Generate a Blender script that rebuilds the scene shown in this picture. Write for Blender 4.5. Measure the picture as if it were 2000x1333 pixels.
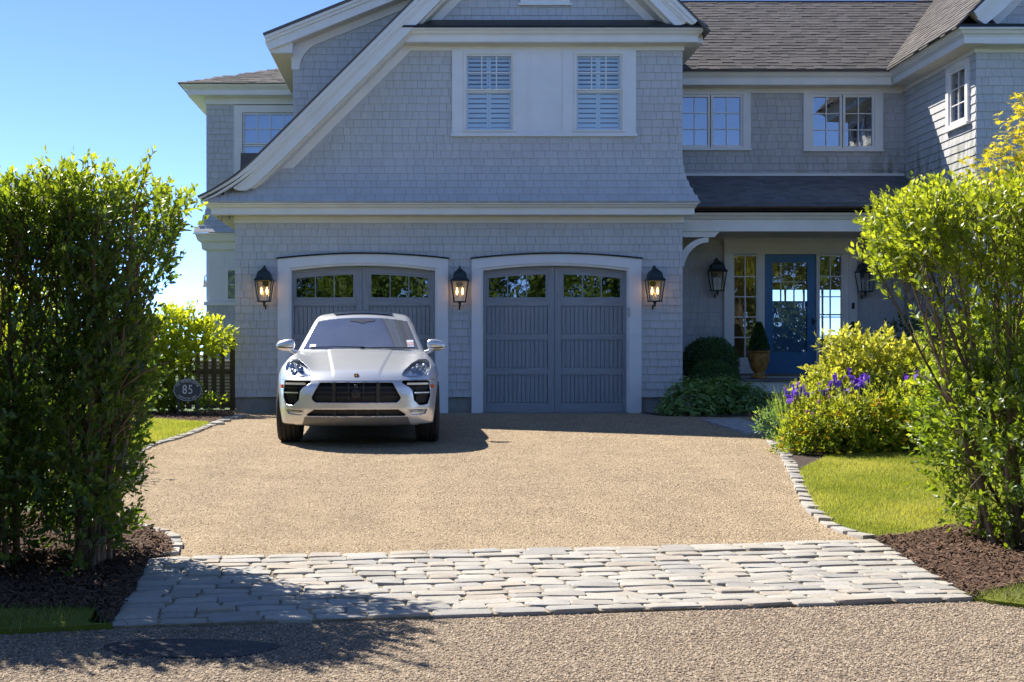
import bpy, bmesh, math, random
import numpy as np
from mathutils import Vector, Matrix, Euler

random.seed(7)
rng = np.random.default_rng(7)
for _o in list(bpy.data.objects):
    bpy.data.objects.remove(_o)
scene = bpy.context.scene
COL = scene.collection

# ------------------------------------------------------------------ camera
# world: X right along the garage front, Y away from the camera (garage front at y = 0), Z up (garage sill at z = 0)
CAM_D, CAM_Z, FPX, U0, V0 = 20.3, 0.99, 2400.0, 830.0, 690.0
cam_data = bpy.data.cameras.new('camera')
cam = bpy.data.objects.new('camera', cam_data)
COL.objects.link(cam)
cam.location = (0, -CAM_D, CAM_Z)
cam.rotation_euler = (math.radians(90), 0, 0)
cam_data.sensor_width = 36.0
cam_data.lens = FPX / 2000.0 * 36.0
cam_data.shift_x = (1000 - U0) / 2000.0
cam_data.shift_y = (V0 - 666.5) / 2000.0
cam_data.clip_end = 3000
scene.camera = cam

# ------------------------------------------------------------------ light
SUN = Vector((-0.66, 0.71, 1.0)).normalized()          # towards the sun: behind the house, from the left
SUN_EL = math.asin(SUN.z)
SUN_AZ = math.atan2(SUN.x, SUN.y)
world = bpy.data.worlds.new('World')
scene.world = world
world.use_nodes = True
wn = world.node_tree.nodes
wl = world.node_tree.links
wn.clear()
sky = wn.new('ShaderNodeTexSky')
sky.sky_type = 'NISHITA'
sky.sun_disc = False
sky.sun_elevation = SUN_EL
sky.sun_rotation = SUN_AZ
sky.air_density = 0.21
sky.dust_density = 0.0
sky.ozone_density = 4.0
sky.altitude = 10
bg = wn.new('ShaderNodeBackground')
bg.inputs['Strength'].default_value = 0.15
wout = wn.new('ShaderNodeOutputWorld')
wl.new(sky.outputs[0], bg.inputs[0])
wl.new(bg.outputs[0], wout.inputs[0])
sun_data = bpy.data.lights.new('sun', 'SUN')
sun_data.energy = 2.8
sun_data.angle = math.radians(0.5)
sun_data.color = (1.0, 0.94, 0.83)
sun = bpy.data.objects.new('sun', sun_data)
COL.objects.link(sun)
sun.rotation_euler = (-SUN).to_track_quat('-Z', 'Y').to_euler()
sun.location = (-10, 12, 18)
vs = scene.view_settings
vs.view_transform = 'Standard'
vs.look = 'None'
vs.gamma = 1.0
vs.exposure = 1.8
vs.use_curve_mapping = False
scene.cycles.use_denoising = True
scene.cycles.max_bounces = 8
scene.cycles.transparent_max_bounces = 12
scene.cycles.caustics_reflective = False
scene.cycles.caustics_refractive = False
scene.cycles.sample_clamp_indirect = 6.0


# ------------------------------------------------------------------ small helpers
def spl(xs, ys, n=600):
    """smooth (monotone cubic) table -> callable on arrays"""
    xs = np.asarray(xs, float); ys = np.asarray(ys, float)
    h = np.diff(xs); d = np.diff(ys) / h
    m = np.zeros_like(ys)
    m[1:-1] = np.where(d[:-1] * d[1:] > 0, 2 * d[:-1] * d[1:] / (d[:-1] + d[1:] + 1e-12), 0)
    m[0] = d[0]; m[-1] = d[-1]
    X = np.linspace(xs[0], xs[-1], n)
    i = np.clip(np.searchsorted(xs, X) - 1, 0, len(h) - 1)
    t = (X - xs[i]) / h[i]
    Y = ((1 + 2 * t) * (1 - t) ** 2 * ys[i] + t * (1 - t) ** 2 * h[i] * m[i]
         + t * t * (3 - 2 * t) * ys[i + 1] + t * t * (t - 1) * h[i] * m[i + 1])
    return lambda v: np.interp(v, X, Y)

_gz = spl([-45, -16.5, -14.1, -11.7, -10.3, -8.3, -5.7, -3.3, -1, 3],
          [-.42, -.385, -.375, -.34, -.26, -.155, -.068, -.022, -.004, 0], 3000)
def gz(y):
    return float(_gz(y))

def at(u, v, d):
    """point at distance d in front of the viewer that the photograph shows at (u, v)"""
    return Vector(((u - U0) * d / FPX, d - CAM_D, CAM_Z + (V0 - v) * d / FPX))

def G(u, v):
    """ground point"""
    d = 12.0
    for _ in range(60):
        d = 0.5 * d + 0.5 * (CAM_Z - gz(d - CAM_D)) * FPX / (v - V0)
    return ((u - U0) * d / FPX, d - CAM_D)

def tag(o, label=None, cat=None, group=None, kind=None):
    if label: o['label'] = label
    if cat: o['category'] = cat
    if group: o['group'] = group
    if kind: o['kind'] = kind
    return o

def empty(name, loc=(0, 0, 0), rz=0.0):
    o = bpy.data.objects.new(name, None)
    COL.objects.link(o)
    o.location = loc
    o.rotation_euler = (0, 0, rz)
    o.empty_display_size = 0.2
    return o

def put(o, parent, local=False):
    COL.objects.link(o)
    if parent is not None:
        o.parent = parent
        if not local and parent.parent is None and parent.type == 'EMPTY':
            o.matrix_parent_inverse = Matrix.Translation(-Vector(parent.location))
    return o

class MB:
    """collects geometry for ONE mesh object"""
    def __init__(self):
        self.v = []; self.f = []
    def add(self, vs_, fs_):
        b = len(self.v)
        self.v.extend([tuple(p) for p in vs_])
        self.f.extend([tuple(b + i for i in q) for q in fs_])
        return self
    def box(self, x0, x1, y0, y1, z0, z1):
        return self.add([(x0, y0, z0), (x1, y0, z0), (x1, y1, z0), (x0, y1, z0),
                         (x0, y0, z1), (x1, y0, z1), (x1, y1, z1), (x0, y1, z1)],
                        [(0, 3, 2, 1), (4, 5, 6, 7), (0, 1, 5, 4), (1, 2, 6, 5), (2, 3, 7, 6), (3, 0, 4, 7)])
    def prism(self, poly, a, b, axis):
        """poly in the two other axes (order of increasing axis index), extruded along axis from a to b"""
        def mk(p, t):
            if axis == 'x': return (t, p[0], p[1])
            if axis == 'y': return (p[0], t, p[1])
            return (p[0], p[1], t)
        n = len(poly)
        vs_ = [mk(p, a) for p in poly] + [mk(p, b) for p in poly]
        fs_ = [tuple(range(n))[::-1], tuple(range(n, 2 * n))]
        fs_ += [(i, (i + 1) % n, n + (i + 1) % n, n + i) for i in range(n)]
        return self.add(vs_, fs_)
    def tube(self, pts, rad, n=6, cap=True):
        pts = [Vector(p) for p in pts]
        rads = rad if hasattr(rad, '__len__') else [rad] * len(pts)
        b = len(self.v)
        prev = None
        for i, p in enumerate(pts):
            d = (pts[min(i + 1, len(pts) - 1)] - pts[max(i - 1, 0)])
            d = d.normalized() if d.length > 1e-9 else Vector((0, 0, 1))
            ref = prev if prev is not None else (Vector((1, 0, 0)) if abs(d.x) < .8 else Vector((0, 1, 0)))
            s = (ref - d * ref.dot(d)).normalized()
            prev = s
            t = d.cross(s)
            for k in range(n):
                a = 2 * math.pi * k / n
                self.v.append(tuple(p + (s * math.cos(a) + t * math.sin(a)) * rads[i]))
        for i in range(len(pts) - 1):
            for k in range(n):
                self.f.append((b + i * n + k, b + i * n + (k + 1) % n, b + (i + 1) * n + (k + 1) % n, b + (i + 1) * n + k))
        if cap:
            self.f.append(tuple(b + k for k in range(n))[::-1])
            self.f.append(tuple(b + (len(pts) - 1) * n + k for k in range(n)))
        return self
    def lathe(self, prof, c=(0, 0, 0), n=20, axis='z', square=False):
        """prof: list of (radius, height)"""
        b = len(self.v)
        for r, h in prof:
            for k in range(n):
                a = 2 * math.pi * (k + (.5 if square else 0)) / n
                x, y = r * math.cos(a), r * math.sin(a)
                p = (x, y, h) if axis == 'z' else ((h, x, y) if axis == 'x' else (x, h, y))
                self.v.append((c[0] + p[0], c[1] + p[1], c[2] + p[2]))
        m = len(prof)
        for i in range(m - 1):
            for k in range(n):
                self.f.append((b + i * n + k, b + i * n + (k + 1) % n, b + (i + 1) * n + (k + 1) % n, b + (i + 1) * n + k))
        self.f.append(tuple(b + k for k in range(n))[::-1])
        self.f.append(tuple(b + (m - 1) * n + k for k in range(n)))
        return self
    def mesh(self, name, M=None, smooth=False):
        me = bpy.data.meshes.new(name)
        v = self.v if M is None else [tuple(M @ Vector(p)) for p in self.v]
        me.from_pydata(v, [], self.f)
        if smooth:
            me.shade_smooth()
            me.set_sharp_from_angle(angle=math.radians(38))
        return me
    def build(self, name, mat, parent=None, M=None, smooth=False, local=False):
        me = self.mesh(name, M, smooth)
        bm = bmesh.new(); bm.from_mesh(me)
        bmesh.ops.recalc_face_normals(bm, faces=bm.faces)
        bm.to_mesh(me); bm.free()
        me.materials.append(mat)
        o = bpy.data.objects.new(name, me)
        return put(o, parent, local)

def fast_mesh(name, V, F, mat, parent=None, tip=None, smooth=False, local=False):
    """V (n,3); F list of int arrays each (m,k)"""
    me = bpy.data.meshes.new(name)
    V = np.ascontiguousarray(V, np.float32)
    loops = np.concatenate([f.ravel() for f in F]).astype(np.int32)
    tot = np.concatenate([np.full(len(f), f.shape[1], np.int32) for f in F])
    start = np.concatenate([[0], np.cumsum(tot)[:-1]]).astype(np.int32)
    me.vertices.add(len(V)); me.vertices.foreach_set('co', V.ravel())
    me.loops.add(len(loops)); me.loops.foreach_set('vertex_index', loops)
    me.polygons.add(len(tot)); me.polygons.foreach_set('loop_start', start)
    try: me.polygons.foreach_set('loop_total', tot)
    except Exception: pass
    me.update(calc_edges=True)
    me.validate()
    if tip is not None:
        a = me.attributes.new('tip', 'FLOAT', 'POINT')
        a.data.foreach_set('value', np.ascontiguousarray(tip, np.float32))
    if smooth: me.shade_smooth()
    me.materials.append(mat)
    o = bpy.data.objects.new(name, me)
    return put(o, parent, local)

# ------------------------------------------------------------------ materials
class NT:
    def __init__(self, name):
        self.m = bpy.data.materials.new(name)
        self.m.use_nodes = True
        self.n = self.m.node_tree.nodes; self.l = self.m.node_tree.links
        self.n.clear()
        self.out = self.n.new('ShaderNodeOutputMaterial')
    def node(self, t, **kw):
        x = self.n.new('ShaderNode' + t)
        for k, v in kw.items():
            if k.startswith('i_'):
                key = k[2:]
                x.inputs[int(key) if key.isdigit() else key.replace('_', ' ')].default_value = v
            else:
                setattr(x, k, v)
        return x
    def link(self, a, b): self.l.new(a, b)
    def coords(self, obj=False):
        return self.node('TexCoord').outputs['Object'] if obj else self.node('NewGeometry').outputs['Position']
    def noise(self, scale, detail=4, rough=.55, vec=None, stretch=None):
        t = self.node('TexNoise', i_Scale=scale, i_Detail=detail, i_Roughness=rough)
        v = vec if vec is not None else self.coords()
        if stretch:
            mp = self.node('Mapping'); mp.inputs['Scale'].default_value = stretch
            self.link(v, mp.inputs[0]); v = mp.outputs[0]
        self.link(v, t.inputs['Vector'])
        return t.outputs['Fac']
    def ramp(self, fac, stops):
        r = self.node('ValToRGB')
        e = r.color_ramp.elements
        while len(e) < len(stops): e.new(.5)
        for q, (p, c) in zip(e, stops):
            q.position = p
            q.color = tuple(c) + (1,) if len(c) == 3 else c
        self.link(fac, r.inputs[0])
        return r.outputs[0]
    def mix(self, fac, a, b, mode='MIX'):
        x = self.node('Mix', data_type='RGBA', blend_type=mode)
        for s, v in ((0, fac), (6, a), (7, b)):
            if hasattr(v, 'links') or hasattr(v, 'is_output'): self.link(v, x.inputs[s])
            else: x.inputs[s].default_value = v if not isinstance(v, tuple) or len(v) == 4 else v + (1,)
        return x.outputs[2]
    def math(self, op, a, b=None, clamp=False):
        x = self.node('Math', operation=op, use_clamp=clamp)
        for i, v in enumerate((a, b)):
            if v is None: continue
            if hasattr(v, 'is_output'): self.link(v, x.inputs[i])
            else: x.inputs[i].default_value = v
        return x.outputs[0]
    def bump(self, h, strength=.3, dist=.01):
        b = self.node('Bump', i_Strength=strength, i_Distance=dist)
        self.link(h, b.inputs['Height'])
        return b.outputs[0]
    def bsdf(self, col, rough=.6, metal=0.0, spec=.5, normal=None, coat=0.0, coat_rough=.05):
        p = self.node('BsdfPrincipled')
        if hasattr(col, 'is_output'): self.link(col, p.inputs['Base Color'])
        else: p.inputs['Base Color'].default_value = tuple(col) + (1,)
        if hasattr(rough, 'is_output'): self.link(rough, p.inputs['Roughness'])
        else: p.inputs['Roughness'].default_value = rough
        p.inputs['Metallic'].default_value = metal
        p.inputs['Specular IOR Level'].default_value = spec
        p.inputs['Coat Weight'].default_value = coat
        p.inputs['Coat Roughness'].default_value = coat_rough
        if normal is not None: self.link(normal, p.inputs['Normal'])
        return p
    def done(self, shader):
        self.link(shader.outputs[0] if hasattr(shader, 'outputs') else shader, self.out.inputs['Surface'])
        return self.m

def simple(name, col, rough=.6, metal=0.0, var=.12, scale=6.0, bump=0.0, bscale=60.0, spec=.5, coat=0.0, island=0.0):
    t = NT(name)
    n = t.noise(scale, 5)
    lo = tuple(max(0, c * (1 - var)) for c in col); hi = tuple(min(1, c * (1 + var)) for c in col)
    c = t.ramp(n, [(.3, lo), (.7, hi)])
    if island:
        g = t.node('NewGeometry').outputs['Random Per Island']
        f = t.math('MULTIPLY_ADD', g, 2 * island); f.node.inputs[2].default_value = 1 - island
        cc = t.node('Combine' + 'XYZ')
        for i in range(3): t.link(f, cc.inputs[i])
        c = t.mix(1.0, c, cc.outputs[0], 'MULTIPLY')
    nor = t.bump(t.noise(bscale, 4), bump) if bump else None
    return t.done(t.bsdf(c, rough, metal, spec, nor, coat))

def emissive(name, col, strength):
    t = NT(name)
    e = t.node('Emission'); e.inputs[0].default_value = tuple(col) + (1,); e.inputs[1].default_value = strength
    return t.done(e)

def shingle_mat(name, c0, c1, stain=None, rough=.85):
    t = NT(name)
    g = t.node('NewGeometry')
    r = g.outputs['Random Per Island']
    col = t.ramp(r, [(0, c0), (.55, tuple((a + b) / 2 for a, b in zip(c0, c1))), (1, c1)])
    grain = t.noise(1.0, 5, .6, stretch=(55, 55, 4))
    col = t.mix(.32, col, t.ramp(grain, [(.3, (.55, .55, .56)), (.7, (1, 1, 1))]), 'MULTIPLY')
    patch = t.noise(1.0, 5, .6, stretch=(1.6, 1.6, .5))
    col = t.mix(.20, col, t.ramp(patch, [(.35, (.75, .74, .73)), (.65, (1, 1, 1))]), 'MULTIPLY')
    if stain:
        col = stain(t, col)
    return t.done(t.bsdf(col, rough, 0, .25, t.bump(grain, .25, .004)))

M = {}
def algae(t, col):
    # mossy green stain on the courses just above the porch roof, towards the wing
    p = t.coords(); s = t.node('SeparateXYZ'); t.link(p, s.inputs[0])
    a = t.math('SUBTRACT', 4.85, s.outputs[2]); a = t.math('DIVIDE', a, .6, True)
    b = t.math('SUBTRACT', s.outputs[0], 5.6); b = t.math('DIVIDE', b, 2.2, True)
    n = t.noise(1.0, 4, .6, stretch=(6, 6, 1.6))
    n = t.math('MULTIPLY', t.math('SUBTRACT', n, .42), 4.0, True)
    f = t.math('MULTIPLY', t.math('MULTIPLY', a, b), n)
    f = t.math('MULTIPLY', f, .75)
    return t.mix(f, col, (.12, .135, .06))
M['shingle'] = shingle_mat('grey_cedar_shingle', (.57, .575, .59), (.62, .625, .64))
M['shingle_main'] = shingle_mat('grey_cedar_shingle_mossy', (.54, .535, .545), (.60, .595, .60), algae)
M['sheath'] = simple('wall_sheathing', (.10, .10, .11), .9)
M['white'] = simple('white_trim_paint', (.80, .79, .775), .45, var=.05, scale=3, bump=.05, bscale=25)
M['white_panel'] = simple('white_panel_paint', (.78, .78, .80), .45, var=.04, scale=3, bump=.05, bscale=25)
M['soffit'] = simple('soffit_paint', (.70, .66, .58), .55, var=.05)
M['concrete'] = simple('foundation_concrete', (.27, .27, .25), .9, var=.25, scale=5, bump=.3, bscale=40)
M['flash'] = simple('black_metal_flashing', (.02, .022, .026), .4, .6)
M['copper'] = simple('dark_copper_gutter', (.07, .045, .04), .4, .7, var=.3)
M['iron'] = simple('verdigris_black_lantern_metal', (.035, .05, .055), .5, .5, var=.35, scale=30)
M['black'] = simple('black_metal', (.02, .02, .022), .45, .3)
def roof_mat(name, a, b, c):
    t = NT(name)
    r = t.node('NewGeometry').outputs['Random Per Island']
    col = t.ramp(r, [(0, a), (.35, b), (.7, c), (1, a)])
    gr = t.noise(170, 3, .7)
    col = t.mix(.5, col, t.ramp(gr, [(.3, (.5, .5, .5)), (.7, (1.25, 1.22, 1.2))]), 'MULTIPLY')
    return t.done(t.bsdf(col, .9, 0, .25, t.bump(gr, .5, .004)))
M['asphalt_shingle'] = roof_mat('asphalt_roof_shingle', (.105, .097, .095), (.155, .142, .138), (.126, .116, .113))
M['porch_shingle'] = roof_mat('porch_roof_shingle', (.15, .155, .165), (.22, .225, .235), (.185, .19, .20))
def wood_mat(name, c0, c1, stretch, rough=.7):
    t = NT(name)
    g = t.noise(1.0, 6, .65, stretch=stretch)
    r = t.node('NewGeometry').outputs['Random Per Island']
    col = t.ramp(g, [(.3, c0), (.7, c1)])
    col = t.mix(.35, col, t.ramp(r, [(0, (.7, .7, .72)), (1, (1.1, 1.1, 1.1))]), 'MULTIPLY')
    return t.done(t.bsdf(col, rough, 0, .35, t.bump(g, .3, .003)))
M['door_v'] = wood_mat('grey_stained_door_wood', (.24, .25, .275), (.39, .40, .43), (60, 60, 3))
M['door_h'] = wood_mat('grey_stained_rail_wood', (.25, .26, .285), (.40, .41, .44), (3, 60, 60))
M['fence'] = wood_mat('weathered_fence_wood', (.07, .055, .038), (.15, .125, .095), (50, 50, 4), .85)
M['bluedoor'] = simple('blue_door_paint', (.025, .165, .38), .35, var=.05, coat=.3)
M['stone'] = simple('bluestone_tread', (.17, .165, .165), .8, var=.25, scale=12, bump=.2)
M['granite'] = simple('granite_paver', (.38, .375, .37), .8, var=.2, scale=25, bump=.2, island=.15)
M['brick'] = simple('walk_brick', (.22, .11, .085), .9, var=.25, scale=20, bump=.3, island=.2)
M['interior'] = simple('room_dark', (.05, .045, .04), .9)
M['hall'] = simple('hall_wall', (.42, .38, .28), .8, var=.05)
M['curtain'] = simple('curtain', (.7, .68, .64), .8)
M['louver'] = simple('shutter_louver', (.78, .84, .86), .5, var=.04)

def glass_mat(name, refl, tint, rough=.015, wav=.02):
    t = NT(name)
    tr = t.node('BsdfTransparent'); tr.inputs[0].default_value = tuple(tint) + (1,)
    gl = t.node('BsdfGlossy'); gl.inputs['Roughness'].default_value = rough
    gl.inputs[0].default_value = (.92, .96, 1, 1)
    b = t.bump(t.noise(3.0, 2), wav, .05); t.link(b, gl.inputs['Normal'])
    lw = t.node('LayerWeight', i_Blend=.15)
    f = t.math('MULTIPLY_ADD', lw.outputs['Fresnel'], .6); f.node.inputs[2].default_value = refl
    mx = t.node('MixShader'); t.link(f, mx.inputs[0]); t.link(tr.outputs[0], mx.inputs[1]); t.link(gl.outputs[0], mx.inputs[2])
    return t.done(mx)
M['glass'] = glass_mat('window_glass', .28, (.70, .76, .80))
M['glass_clear'] = glass_mat('lantern_glass', .05, (.95, .95, .93), .05)
M['glass_door'] = glass_mat('entry_glass', .16, (.85, .88, .86), .01, .05)
M['glass_garage'] = glass_mat('garage_glass', .22, (.10, .11, .11), .02, .06)
# ------------------------------------------------------------------ ground
def gravel_mat(name, cols, scale, sandy, bstr=.9, fine=2.3, tracks=()):
    t = NT(name)
    p = t.coords()
    v = t.node('TexVoronoi', i_Scale=scale); t.link(p, v.inputs['Vector'])
    v2 = t.node('TexVoronoi', i_Scale=scale * fine); t.link(p, v2.inputs['Vector'])
    sc = t.node('SeparateColor'); t.link(v.outputs['Color'], sc.inputs[0])
    sc2 = t.node('SeparateColor'); t.link(v2.outputs['Color'], sc2.inputs[0])
    n = len(cols)
    c1 = t.ramp(sc.outputs[0], [(i / (n - 1), c) for i, c in enumerate(cols)])
    c2 = t.ramp(sc2.outputs[1], [(i / (n - 1), c) for i, c in enumerate(cols)])
    col = t.mix(.5, c1, c2)
    big = t.noise(1.0, 5, .6, stretch=(1.1, .35, 1))
    col = t.mix(t.math('MULTIPLY', t.math('SUBTRACT', big, .48), 3.5, True), col, sandy)
    if tracks:   # lanes worn by tyres
        sx = t.node('SeparateXYZ'); t.link(p, sx.inputs[0]); wob = t.math('ADD', sx.outputs[0], t.math('MULTIPLY', t.noise(.5, 2), .5)); f = None
        for c in tracks:
            a = t.math('SUBTRACT', 1.0, t.math('DIVIDE', t.math('ABSOLUTE', t.math('SUBTRACT', wob, c + .25)), .26), True)
            f = a if f is None else t.math('ADD', f, a)
        f = t.math('MULTIPLY', f, t.math('MULTIPLY', t.noise(2.5, 4), .85), True)
        col = t.mix(f, col, tuple(min(1, k * 1.12) for k in sandy))
    mid = t.noise(2.2, 5, .65)
    col = t.mix(.6, col, t.ramp(mid, [(.3, (.66, .64, .62)), (.7, (1.14, 1.12, 1.1))]), 'MULTIPLY')
    h = t.math('ADD', v.outputs['Distance'], t.math('MULTIPLY', v2.outputs['Distance'], .6))
    h = t.math('MULTIPLY', h, -1.0)
    return t.done(t.bsdf(col, .95, 0, .2, t.bump(h, bstr, .012)))
DRIVE_COLS = [(.11, .08, .055), (.41, .30, .195), (.52, .405, .275), (.20, .15, .10), (.56, .45, .32), (.35, .255, .165)]
M['gravel'] = gravel_mat('tan_pea_gravel', DRIVE_COLS, 60, (.455, .35, .23), tracks=(-1.6, -.1, 1.4, 2.9))
ROAD_COLS = [(.07, .06, .05), (.29, .22, .155), (.42, .33, .24), (.15, .12, .095), (.34, .27, .195), (.21, .17, .13)]
M['road'] = gravel_mat('chip_seal_road', ROAD_COLS, 70, (.37, .285, .20))
M['soil'] = simple('bark_mulch_soil', (.05, .032, .024), .95, var=.45, scale=30, bump=.6, bscale=45)
M['far_ground'] = simple('meadow_ground', (.07, .11, .03), .95, var=.3, scale=2)
def lawn_mat():
    t = NT('lawn_soil')
    n = t.noise(4, 5)
    c = t.ramp(n, [(.3, (.10, .13, .02)), (.7, (.16, .19, .035))])
    return t.done(t.bsdf(c, .95, 0, .1))
M['lawn'] = lawn_mat()
M['joint'] = simple('sandy_joint', (.27, .22, .15), .95, var=.4, scale=25, bump=.6, bscale=80)
M['patch'] = simple('asphalt_patch', (.030, .032, .036), .8, var=.3, scale=10, bump=.5, bscale=120)

def sheet(name, poly, dz, mat, step=.25, kind='structure', parent=None):
    bm = bmesh.new()
    bm.faces.new([bm.verts.new((x, y, 0)) for x, y in poly])
    ys = [y for _, y in poly]
    y = min(ys) + step
    while y < max(ys):
        bmesh.ops.bisect_plane(bm, geom=bm.verts[:] + bm.edges[:] + bm.faces[:], plane_co=(0, y, 0), plane_no=(0, 1, 0))
        y += step if y < 3 else 20
    bmesh.ops.triangulate(bm, faces=bm.faces)
    for v in bm.verts: v.co.z = gz(v.co.y) + dz
    bmesh.ops.recalc_face_normals(bm, faces=bm.faces)
    for f in bm.faces:
        if f.normal.z < 0: f.normal_flip()
    if name != 'ground':   # edge turned down into the ground
        ex = bmesh.ops.extrude_edge_only(bm, edges=[e for e in bm.edges if e.is_boundary])
        for v in ex['geom']:
            if isinstance(v, bmesh.types.BMVert): v.co.z -= .09
    me = bpy.data.meshes.new(name); bm.to_mesh(me); bm.free()
    me.materials.append(mat)
    o = bpy.data.objects.new(name, me); put(o, parent)
    if kind and parent is None: o['kind'] = kind
    return o

def inside(poly, x, y):
    """vectorised point in polygon"""
    r = np.zeros(len(x), bool); j = len(poly) - 1
    for i in range(len(poly)):
        xi, yi = poly[i]; xj, yj = poly[j]
        c = ((yi > y) != (yj > y)) & (x < (xj - xi) * (y - yi) / (yj - yi + 1e-12) + xi)
        r ^= c; j = i
    return r

def scatter(poly, n):
    P = np.array(poly); lo, hi = P.min(0), P.max(0)
    q = rng.uniform(lo, hi, (int(n), 2))
    return q[inside(poly, q[:, 0], q[:, 1])]

# the whole ground as one sheet to the horizon
sheet('ground', [(-900, -45), (900, -45), (900, 900), (-900, 900)], -.06, M['far_ground'], .6)

FL, FR, BR, BL = G(212, 1224), G(1900, 1170), G(1708, 1055), G(292, 1092)
ML, MR = G(268, 1146), G(1800, 1112)
# driveway of tan gravel
drive_poly = [BL, G(338, 1085), G(343, 1062), G(318, 1040), G(262, 1026), G(205, 1006), G(195, 965), G(225, 920), G(288, 873),
              G(345, 858), G(392, 842), G(440, 822), (-3.35, -.3), (-3.14, .12), (4.25, .12), (6.2, .2), (6.4, -3.0), G(1505, 862), G(1535, 893), G(1548, 925),
              G(1566, 962), G(1590, 1003), G(1626, 1030), G(1662, 1046), BR]
sheet('gravel_driveway', drive_poly, 0.0, M['gravel'])
# road in front, chip seal
road_poly = [(-16, -45), (16, -45), (16, FR[1] - .2), (FR[0], FR[1]), (FL[0], FL[1]), (-3.6, FL[1] - .35), (-16, FL[1] - .6)]
sheet('road', road_poly, -.012, M['road'])
pc = G(372, 1263)
sheet('asphalt_patch', [(pc[0] + .40 * math.cos(a) * (1 + .1 * math.sin(3 * a)), pc[1] + .19 * math.sin(a) * (1 + .12 * math.cos(2 * a + 1))) for a in np.linspace(0, 2 * math.pi, 28)[:-1]],
      -.006, M['patch'], .2)
# planting beds
bedL = [G(292, 1092), G(338, 1085), G(336, 1062), G(310, 1043), G(262, 1030), G(205, 1010), (-3.2, -10.6), (-7, -10.6), (-7, FL[1] + .35), (-3.6, FL[1] + .3), G(185, 1195), FL, ML]
sheet('mulch_bed', bedL, .012, M['soil'])
bedR = [BR, MR, FR, (3.55, FR[1] + .35), (9, FR[1] + .3), (9, -10.2), (4.3, -10.9), G(1770, 1052)]
sheet('mulch_bed', bedR, .012, M['soil'])
vergeR = [FR, (3.55, FR[1] + .36), (9, FR[1] + .31), (9, FR[1] - .35), (3.35, FR[1] - .30), (FR[0] + .08, FR[1] - .10)]
sheet('grass_verge', vergeR, .010, M['lawn'])
vergeL = [(FL[0] - .12, FL[1] + .02), G(188, 1193), (-3.4, FL[1] + .32), (-7, FL[1] + .4), (-7, FL[1] - .55), (-3.4, FL[1] - .40), (-2.75, FL[1] - .27), (FL[0] - .2, FL[1] - .07), (FL[0] + .02, FL[1] + .0)]
sheet('grass_verge', vergeL, .016, M['lawn'])
lawnR = [G(1562, 922), G(1575, 958), G(1600, 1001), G(1634, 1027), G(1670, 1042), G(1716, 1053), G(1770, 1051), (4.3, -10.9), (9, -10.2), (9, -6.9), (5.2, -7.1), (4.3, -7.2), G(1600, 905)]
sheet('lawn', lawnR, .022, M['lawn'])
lawnL = [G(292, 870), G(345, 855), G(385, 841), G(410, 829), (-4.3, -1.7), (-8, -1.6), (-8, -9.6), (-3.3, -9.6), G(210, 960), G(232, 918)]
sheet('lawn', lawnL, .022, M['lawn'])
bedSign = [G(412, 828), G(452, 816), (-3.16, .1), (-8, .1), (-8, -1.6), (-4.3, -1.7)]
sheet('mulch_bed', bedSign, .016, M['soil'])
bedF = [G(1508, 864), G(1538, 895), G(1552, 922), G(1600, 905), (4.3, -7.2), (5.2, -7.1), (9, -6.9), (9, -.2), (6.6, -.2), (6.2, -2.6)]
sheet('flower_bed_soil', bedF, .018, M['soil'])
bedG = [(3.55, -.05), (3.75, -.95), (4.6, -1.25), (5.4, -1.0), (5.6, -.1), (5.6, 1.2), (4.27, 1.2), (4.27, -.05)]
sheet('mulch_bed', bedG, .014, M['soil'])

# --- cobble apron: setts laid one by one
apron = sheet('cobblestone_apron', [FL, FR, MR, BR, BL, ML], .000, M['joint'])
def sett_mat():
    t = NT('granite_sett')
    oi = t.node('ObjectInfo').outputs['Random']
    c = t.ramp(oi, [(0, (.40, .375, .335)), (.25, (.46, .435, .39)), (.45, (.42, .37, .315)), (.6, (.34, .325, .305)), (.8, (.40, .385, .365)), (1, (.47, .435, .385))])
    n = t.noise(45, 5, .65)
    c = t.mix(.4, c, t.ramp(n, [(.3, (.62, .61, .60)), (.7, (1.1, 1.1, 1.1))]), 'MULTIPLY')
    st = t.noise(5, 4)
    c = t.mix(.3, c, t.ramp(st, [(.35, (.62, .58, .5)), (.6, (1, 1, 1))]), 'MULTIPLY')
    return t.done(t.bsdf(c, .85, 0, .3, t.bump(n, .45, .008)))
M['sett'] = sett_mat()
def sett_mesh(seed):
    r = random.Random(seed)
    cc = .13
    base = [(-1 + cc, -1), (1 - cc, -1), (1, -1 + cc * 2), (1, 1 - cc * 2), (1 - cc, 1), (-1 + cc, 1), (-1, 1 - cc * 2), (-1, -1 + cc * 2)]
    base = [(x * .5 + r.uniform(-.035, .03), y * .5 + r.uniform(-.07, .05)) for x, y in base]
    vs_, fs_ = [], []
    for s, z in ((.99, -1.0), (1.0, -.14), (.985, -.035), (.945, 0.0 )):
        for x, y in base: vs_.append((x * s, y * s, z + (r.uniform(-.045, .045) if z > -.5 else 0)))
    for k in range(3):
        for i in range(8):
            fs_.append((k * 8 + i, k * 8 + (i + 1) % 8, k * 8 + 8 + (i + 1) % 8, k * 8 + 8 + i))
    vs_.append((0, 0, .01 + r.uniform(-.05, .05)))
    fs_ += [(24 + i, 24 + (i + 1) % 8, 32) for i in range(8)]
    me = bpy.data.meshes.new('cobblestone'); me.from_pydata(vs_, [], fs_); me.shade_smooth(); me.set_sharp_from_angle(angle=math.radians(55))
    me.materials.append(M['sett'])
    return me
SETTS = [sett_mesh(100 + i) for i in range(8)]
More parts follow.
